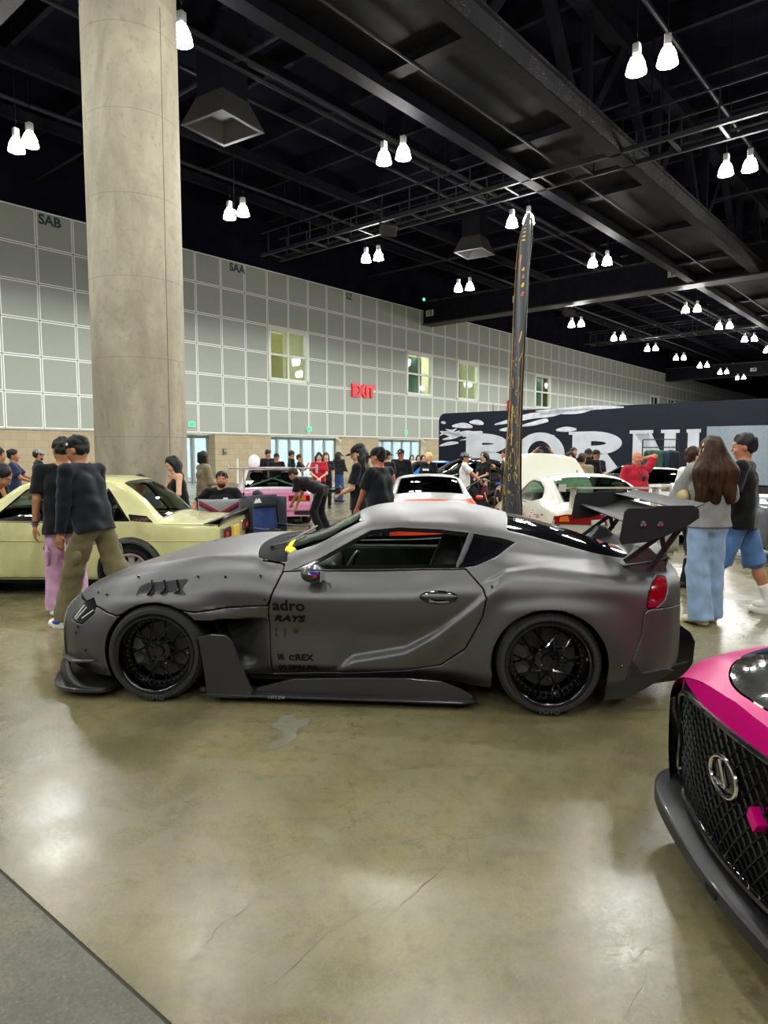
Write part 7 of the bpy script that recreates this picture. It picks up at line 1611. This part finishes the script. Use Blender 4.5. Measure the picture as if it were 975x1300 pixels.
MB().box(TP(px2(937, 580)[0], 1.78, -.06), (.02, .28, .34)).build('panel_glint', mat('panel_white', hexc('e6ecf2'), .4), tr)  # white glint on the shiny panel, painted as a solid patch
# red feather flag peeking over the trailer
o = thing('feather_flag', 'small red feather flag sticking up behind the trailer near its left end', 'flag', hall(17.6, tri_plane(627, 522, 17.6)[0]), WRZ); G = [[(0, -.14 * math.sin(PI * min(1, t * 1.1)) ** .6, .8 + 3.1 * t), (0, .10 * (1 - t), .8 + 3.1 * t)] for t in np.linspace(0, 1, 12)]
solid(MB().grid(G).build('flag_cloth', cloth('flagred', 'cf2430'), o, True), .004); MB().cyl((0, .1, 0), (0, .05, 3.95), .015).build('pole', M_SBLK, o); MB().bb(-.3, .3, -.03, .03, 0, .03).build('base', M_SBLK, o)

# ---- tall black feather flag
FX, FY = aty(652, 600, 7.5)[0], 7.5
fl = thing('feather_flag', 'tall narrow black and gold feather flag behind the grey coupe roof', 'flag', (FX, FY, 0), 0)
Lp = [(634, 700), (637, 650), (640, 600), (648, 500), (651, 420), (655, 340), (660, 300), (671, 270)]; Rp = [(661, 700), (661, 650), (660, 600), (662, 500), (666, 420), (670, 340), (674, 300), (674, 270)]
Lc = catmull([aty(*p, 7.30) for p in Lp], 10); Rc = catmull([aty(*p, 7.80) for p in Rp], 10)
def flagmat():
    g = NB('flag_print'); v = g.coords(); x, y, z = g.xyz(v)
    n = g.n('ShaderNodeTexNoise'); g.link(g.mapping(v, (5, 2.2, 2.0)), n.inputs['Vector']); n.inputs['Scale'].default_value = 1.6; n.inputs['Detail'].default_value = 2
    line = g.math('LESS_THAN', g.math('ABSOLUTE', g.math('SUBTRACT', g.math('FRACT', g.math('MULTIPLY', n.outputs['Fac'], 6.0)), .5)), g.math('MULTIPLY', g.smooth(z, 3.0, 1.6), .05))
    fade = g.smooth(z, 3.0, 2.6); low = g.smooth(z, .9, 1.35)
    c = g.mix(g.noise(v, 3), (.010, .011, .018), (.016, .018, .030)); gold = g.mix(low, hexc('8a7a55'), hexc('e0b52a')); c = g.mix(g.math('MULTIPLY', line, g.math('MULTIPLY', fade, g.math('ADD', g.math('MULTIPLY', low, .65), .35))), c, gold)
    g.col(c).rough(.75); return g.m
n = len(Lc); G = []
for i in range(n):
    row = []
    for t in np.linspace(0, 1, 9): p = Lc[i] * (1 - t) + Rc[i] * t; row.append((p[0] - FX + .012 * math.sin(t * 7 + i * .15), p[1] - FY, p[2]))
    G.append(row)
fc = solid(MB().grid(G).build('flag_cloth', flagmat(), fl, True), .004, 0)
def fstrip(name, f0, f1, t0, t1, c, w=0.02, wob=0.0):
    pts = []; 
    for q in np.linspace(0, 1, 16):
        i = (f0 + (f1 - f0) * q) * (n - 1); a = int(i); b_ = min(a + 1, n - 1); fr = i - a; L_ = Lc[a] * (1 - fr) + Lc[b_] * fr; R2 = Rc[a] * (1 - fr) + Rc[b_] * fr; t = t0 + (t1 - t0) * q + wob * math.sin(q * 14)
        for d in (-w, w): p = L_ * (1 - t - d) + R2 * (t + d); pts.append((p[0] - FX - .006, p[1] - FY - .014, p[2]))
    o = raw(name, pts, [(2 * i, 2 * i + 2, 2 * i + 3, 2 * i + 1) for i in range(15)], mat('ink_' + c, c, .7, var=.1), fc, False)
fstrip('gold_edge', .02, .97, .03, .03, 'b58a3a', .03); fstrip('gold_edge', .02, .97, .97, .97, 'b58a3a', .03)
fstrip('printed_stripe', .58, .76, .25, .35, 'c97a2e', .05, .02); fstrip('printed_stripe', .30, .57, .45, .55, 'e0b52a', .05, .22); fstrip('printed_stripe', .28, .50, .6, .3, 'e0b52a', .04, .18); fstrip('printed_stripe', .34, .52, .3, .7, 'd8ad2c', .035, .2)
for k_ in range(5): fstrip('printed_letter', .83 + .022 * k_, .842 + .022 * k_, .35, .62, 'e3c022', .16, .05)
for k_ in range(4): fstrip('printed_letter', .645 + .02 * k_, .655 + .02 * k_, .6, .75, 'e3c022' if k_ % 2 else 'cf4a2a', .10, .05)
fstrip('printed_mark', .945, .955, .4, .6, '4d8fb0', .1)
MB().tube([(p[0] - FX + .01, p[1] - FY + .01, p[2]) for p in Rc[:-2]] , .012, 8).build('pole', M_SBLK, fl, True); pb = Rc[0]; MB().tube([(pb[0] - FX + .01, pb[1] - FY + .01, pb[2]), (pb[0] - FX + .01, pb[1] - FY + .01, .04)], .014, 8).build('ground_pole', M_SBLK, fl, True)
mb = MB()
for a in (0, PI / 2): mb.box((pb[0] - FX + .01, pb[1] - FY + .01, .025), (.9, .05, .03), (0, 0, a + .4))
bevel(mb.build('cross_base', M_SBLK, fl), .006)

# ---- folding camp chairs
def camp_chair(label, loc, rz, main, accent, back_h=.92, open_front=True):
    r = thing('camping_chair', label, 'chair', loc, rz); m1 = cloth('chair_' + main, main, .12); m2 = cloth('chair_' + accent, accent, .12); fr = mat('chair_tube', (.02, .02, .022), .35, .5)
    W, D = .28, .26; rails = []
    for a, b in (((-W, -D, .02), (W, -D + .02, .42)), ((W, -D, .02), (-W, -D + .02, .42)), ((-W, D, .02), (W, D, .42)), ((W, D, .02), (-W, D, .42)), ((-W, -D, .02), (-W + .02, D, .42)), ((-W, D, .02), (-W + .02, -D, .42)), ((W, -D, .02), (W - .02, D, .42)), ((W, D, .02), (W - .02, -D, .42))): MB().cyl(a, b, .010, n=8).build('leg', fr, r, True)
    for s_ in (-1, 1):
        MB().tube([(s_ * W, D, .38), (s_ * (W + .02), D + .04, .60), (s_ * (W + .01), D + .10, back_h)], .010, 8).build('back_post', fr, r, True); MB().tube([(s_ * W, -D, .38), (s_ * (W + .03), -D - .01, .60)], .010, 8).build('arm_post', fr, r, True)
        G = [[(s_ * (W + .03) + u * .04, y, .61 - .012 * math.sin(PI * t)) for u in (-1, 1)] for t, y in zip(np.linspace(0, 1, 8), np.linspace(-D - .03, D + .05, 8))]; solid(MB().grid(G).build('armrest', m2, r, True), .012)
        MB().ball((s_ * W, -D, .015), .018, 8, 6).ball((s_ * W, D, .015), .018, 8, 6).build('foot', fr, r, True)
    G = [[(x, y, .43 - .07 * math.cos(x / W * PI / 2) * math.sin(PI * (y + D) / (2 * D) * .9 + .15) + .012 * math.sin(x * 30 + y * 20)) for y in np.linspace(-D, D, 12)] for x in np.linspace(-W, W, 12)]; solid(MB().grid(G).build('seat', m1, r, True), .008)
    G = [[(x, D + .02 + .10 * (z - .36) / (back_h - .36) + .05 * math.cos(x / W * PI / 2) + .006 * math.sin(z * 40 + x * 25), z) for z in np.linspace(.34, back_h - .02, 14)] for x in np.linspace(-W - .01, W + .01, 12)]; bk = solid(MB().grid(G).build('backrest', m1, r, True), .010)
    return r, bk, m1, m2, (W, D)
bc, bk, m1, m2, (W, D) = camp_chair('blue folding camp chair with dark grey side wings, behind the cream sedan trunk', (aty(354, 660, 9.1)[0], 9.1, 0), .95, '33477a', '3a3c42', 1.0)
G = [[(x, D + .075 + .05 * math.cos(x / W * PI / 2), z) for z in np.linspace(.84, 1.01, 5)] for x in np.linspace(-W - .02, W + .02, 12)]; hp_ = solid(MB().grid(G).build('head_panel', m2, bc, True), .012)
MB().prism([(-.10, .90), (-.05, .97), (-.03, .94), (0, .97), (.05, .90)], D + .105, D + .116, 'y').build('peak_logo', mat('white_print', 0), hp_)
for s_ in (-1, 1): G = [[(s_ * (W + .04), y, z) for z in np.linspace(.30, .98, 7)] for y in np.linspace(D - .10, D + .16, 5)]; solid(MB().grid(G).build('side_pocket', m2, bc, True), .012)
MB().lathe([(.035, 0), (.045, .10), (.045, .12)], 14, c=(-W - .04, -.2, .50)).build('cup_holder', m2, bc, True)
gc, bk, m1, m2, _ = camp_chair('grey folding camp chair with a maroon V on its back, nearest the cream sedan trunk', (aty(281, 650, 9.55)[0], 9.55, 0), PI + .2, '8e8f95', '2a2a2e', .98)
G1 = [[(x, D + .088 + .05 * math.cos(x / W * PI / 2) + (z_ - .7) * .16, z_ - .0 + .0) for z_ in (.72 + .16 * abs(x) / W, .79 + .16 * abs(x) / W)] for x in np.linspace(-W, W, 13)]; solid(MB().grid(G1).build('maroon_band', cloth('maroonband', '74243a'), bk, True), .012)
camp_chair('black folding camp chair holding the seated person with sunglasses on his head', (pl(281, 10.5)[0], 10.58, 0), .15, '1a1b20', '101114', .95)
camp_chair('dark folding camp chair behind the cream sedan, holding the grey T-shirt with wristband', (pl(177, 9.8)[0], 9.88, 0), .5, '23262e', '101114', .92)
st_ = thing('stool', 'low black folding stool under the person in the white T-shirt', 'stool', pl(326, 9.85), 0); bevel(MB().bb(-.17, .17, -.15, .15, .36, .385).build('seat', M_SBLK, st_), .008)
for a in (-1, 1):
    for b_ in (-1, 1): MB().cyl((a * .15, b_ * .13, 0), (-a * .15, b_ * .13, .36), .010, n=8).build('leg', M_SBLK, st_)
# ---- helmet on the pink car wing
hx_ = thing('helmet', 'white racing helmet resting on the pink race car wing', 'helmet', (aty(323, 590, 15.05)[0], 15.02, 1.265), 0)
s = SDF(); s.ell((0, 0, .14), (.125, .15, .145), k=.02); s.cap((0, -.06, .06), (0, .03, .06), .11, k=.05); s.plane((0, 0, .004), (0, 0, -1)); blob('shell', s, .012, mat('helmet_white', hexc('e3dcdf'), .25, coat=.6), hx_); MB().ball((0, .05, .15), (.105, .112, .055)).build('visor', M_GBLK, hx_, True)
# ---- stroller
sx_, sy_ = pl(614, 14.3)[0], 14.3
sl = thing('stroller', 'dark folding stroller in front of the black trailer', 'stroller', (sx_, sy_, 0), PI / 2 - .1); fb_ = mat('stroller_fabric', (.012, .012, .013), .9, var=.2, bump=.2); tb = mat('stroller_tube', (.03, .03, .032), .3, .6)
for a in (-1, 1):
    MB().tube(catmull([(a * .25, .62, 1.02), (a * .25, .50, 1.0), (a * .25, .12, .55), (a * .24, -.35, .16)], 6), .014, 8).build('side_rail', tb, sl, True); MB().tube([(a * .25, .30, .75), (a * .25, .36, .14)], .013, 8).build('rear_leg', tb, sl, True)
    for y in (-.35, .36):
        w_ = MB().lathe([(.02, -.02), (.09, -.02), (.105, 0), (.09, .02), (.02, .02)], 20, axis='x', closed=True).build('wheel', M_TYRE, sl, True, loc=(a * .27, y, .105))
MB().tube([(-.25, .62, 1.02), (.25, .62, 1.02)], .016, 8).build('push_bar', M_SBLK, sl, True)
s = SDF(); s.cap((-.17, .0, .48), (.17, .0, .48), .09, k=.03); s.cap((-.17, .22, .80), (.17, .22, .80), .07, k=.03); s.cap((-.17, .05, .5), (-.17, .22, .8), .07, k=.03); s.cap((.17, .05, .5), (.17, .22, .8), .07, k=.03); s.cap((0, .05, .5), (0, .22, .8), .07, k=.06); s.cap((-.15, -.22, .42), (.15, -.22, .42), .06, k=.05); blob('seat', s, .02, fb_, sl)
G = [[(x, .30 + .30 * math.sin(t) * -1 + .0, .80 + .24 * math.sin(t * .9 + .35)) for t in np.linspace(-.2, 1.3, 8)] for x in np.linspace(-.25, .25, 6)]; solid(MB().grid(G).build('canopy', fb_, sl, True), .01)
bevel(MB().bb(-.2, .2, -.05, .30, .2, .34).build('basket', fb_, sl), .03)
# ---- clothes rack
cx_, cy_ = aty(838, 575, 17.5)[0], 17.5
rk = thing('clothes_rack', 'black clothes rack on the trailer side of the red polo', 'rack', (cx_, cy_, 0), -.35)
for a in (-1, 1): MB().tube([(a * .42, 0, .03), (a * .42, 0, 1.92)], .016, 8).build('upright', M_SBLK, rk, True); MB().tube([(a * .42, -.28, .03), (a * .42, .28, .03)], .016, 8).build('foot', M_SBLK, rk, True)
for z in (1.92, 1.72): MB().tube([(-.42, 0, z), (.42, 0, z)], .014, 8).build('rail', M_SBLK, rk, True)
for n_, (x, c, nm, lb) in enumerate(((-.24, '23433a', 'green', 'green jacket hanging at the left end of the clothes rack'), (-.08, '2b5145', 'green2', 'green jacket hanging second from the left on the rack'), (.07, '1f3340', 'teal', 'dark teal jacket hanging in the middle of the rack'), (.20, '191c24', 'ink', 'near black jacket hanging right of the teal one'), (.31, '121318', 'blk', 'black jacket hanging at the right end of the clothes rack'))):
    g_ = thing('jacket', lb, 'jacket', (cx_ + x * math.cos(-.35), cy_ + x * math.sin(-.35), 1.70), -.35 + PI / 2 + .5, 'jackets on the clothes rack')
    s = SDF(); s.cap((-.13, 0, -.12), (.13, 0, -.12), .07, k=.04); s.cap((-.10, 0, -.2), (-.11, 0, -.75), .09, .10, k=.06); s.cap((.10, 0, -.2), (.11, 0, -.75), .09, .10, k=.06); s.cap((-.2, 0, -.14), (-.24, .02, -.68), .06, .05, k=.04); s.cap((.2, 0, -.14), (.24, .02, -.68), .06, .05, k=.04); s.noise = folds(.01, 22, n_ + 3, (1, 1, .3)); s.plane((0, 0, -.80), (0, 0, -1)); blob('garment', s, .02, cloth('jk' + nm, c), g_); MB().tube(catmull([(0, 0, -.08), (0, 0, .0), (.02, 0, .035), (0, 0, .055), (-.02, 0, .035)], 5), .005, 6).build('hanger_hook', M_CHROME, g_)
# ---- cameras and phones in hands
def held(name, label, cat, J, mid, parts_fn):
    r, j = J; p = mid(j); R = Matrix.Rotation(r.rotation_euler.z, 3, 'Z'); q = R @ Vector(p) + r.location; o = thing(name, label, cat, tuple(q), r.rotation_euler.z); parts_fn(o); return o
def phone_parts(o): bevel(MB().bb(-.075, .075, -.005, .005, -.037, .037).build('case', M_SBLK, o), .004); MB().bb(-.07, .07, .005, .0065, -.033, .033).build('screen', mat('phone_screen', hexc('6f7f8f'), .1, emit=hexc('6f7f8f'), estr=.4), o)
def cam_parts(o):
    bevel(MB().bb(-.07, .07, -.03, .03, -.05, .05).build('camera_body', M_SBLK, o), .01); MB().cyl((0, -.03, 0), (0, -.12, 0), .036, n=20).build('lens', M_GBLK, o, True); bevel(MB().bb(-.025, .025, -.025, .02, .05, .075).build('viewfinder', M_SBLK, o), .006)
held('phone', 'phone held high in two raised hands above the white hood', 'phone', ph_, lambda j: (j['wL'] + j['wR']) / 2 + np.array([0, -.06, .10]), phone_parts)
held('camera', 'black camera held low in the hands of the person in the flat-brimmed cap', 'camera', cam_holder, lambda j: (j['wL'] + j['wR']) / 2 + np.array([0, -.05, .03]), cam_parts)
# ================================================================== finish: lettering becomes plain meshes
bpy.context.view_layer.update()
dg = bpy.context.evaluated_depsgraph_get()
for o in [o for o in SC.objects if o.type == 'FONT']:
    me = bpy.data.meshes.new_from_object(o.evaluated_get(dg)); nm = o.name
    if nm in PROJ:
        fn = PROJ[nm]; R = o.matrix_local.copy()
        for v in me.vertices:
            p = R @ v.co; v.co = (p.x, fn(p.x, p.z) - .0025, p.z)
        o.location = (0, 0, 0); o.rotation_euler = (0, 0, 0); o.scale = (1, 1, 1)
    n = bpy.data.objects.new('lettering_mesh', me); COL.objects.link(n); n.parent = o.parent; n.location = o.location; n.rotation_euler = o.rotation_euler; n.scale = o.scale
    for ch in list(o.children): ch.parent = n
    for k in o.keys(): n[k] = o[k]
    bpy.data.objects.remove(o); n.name = nm
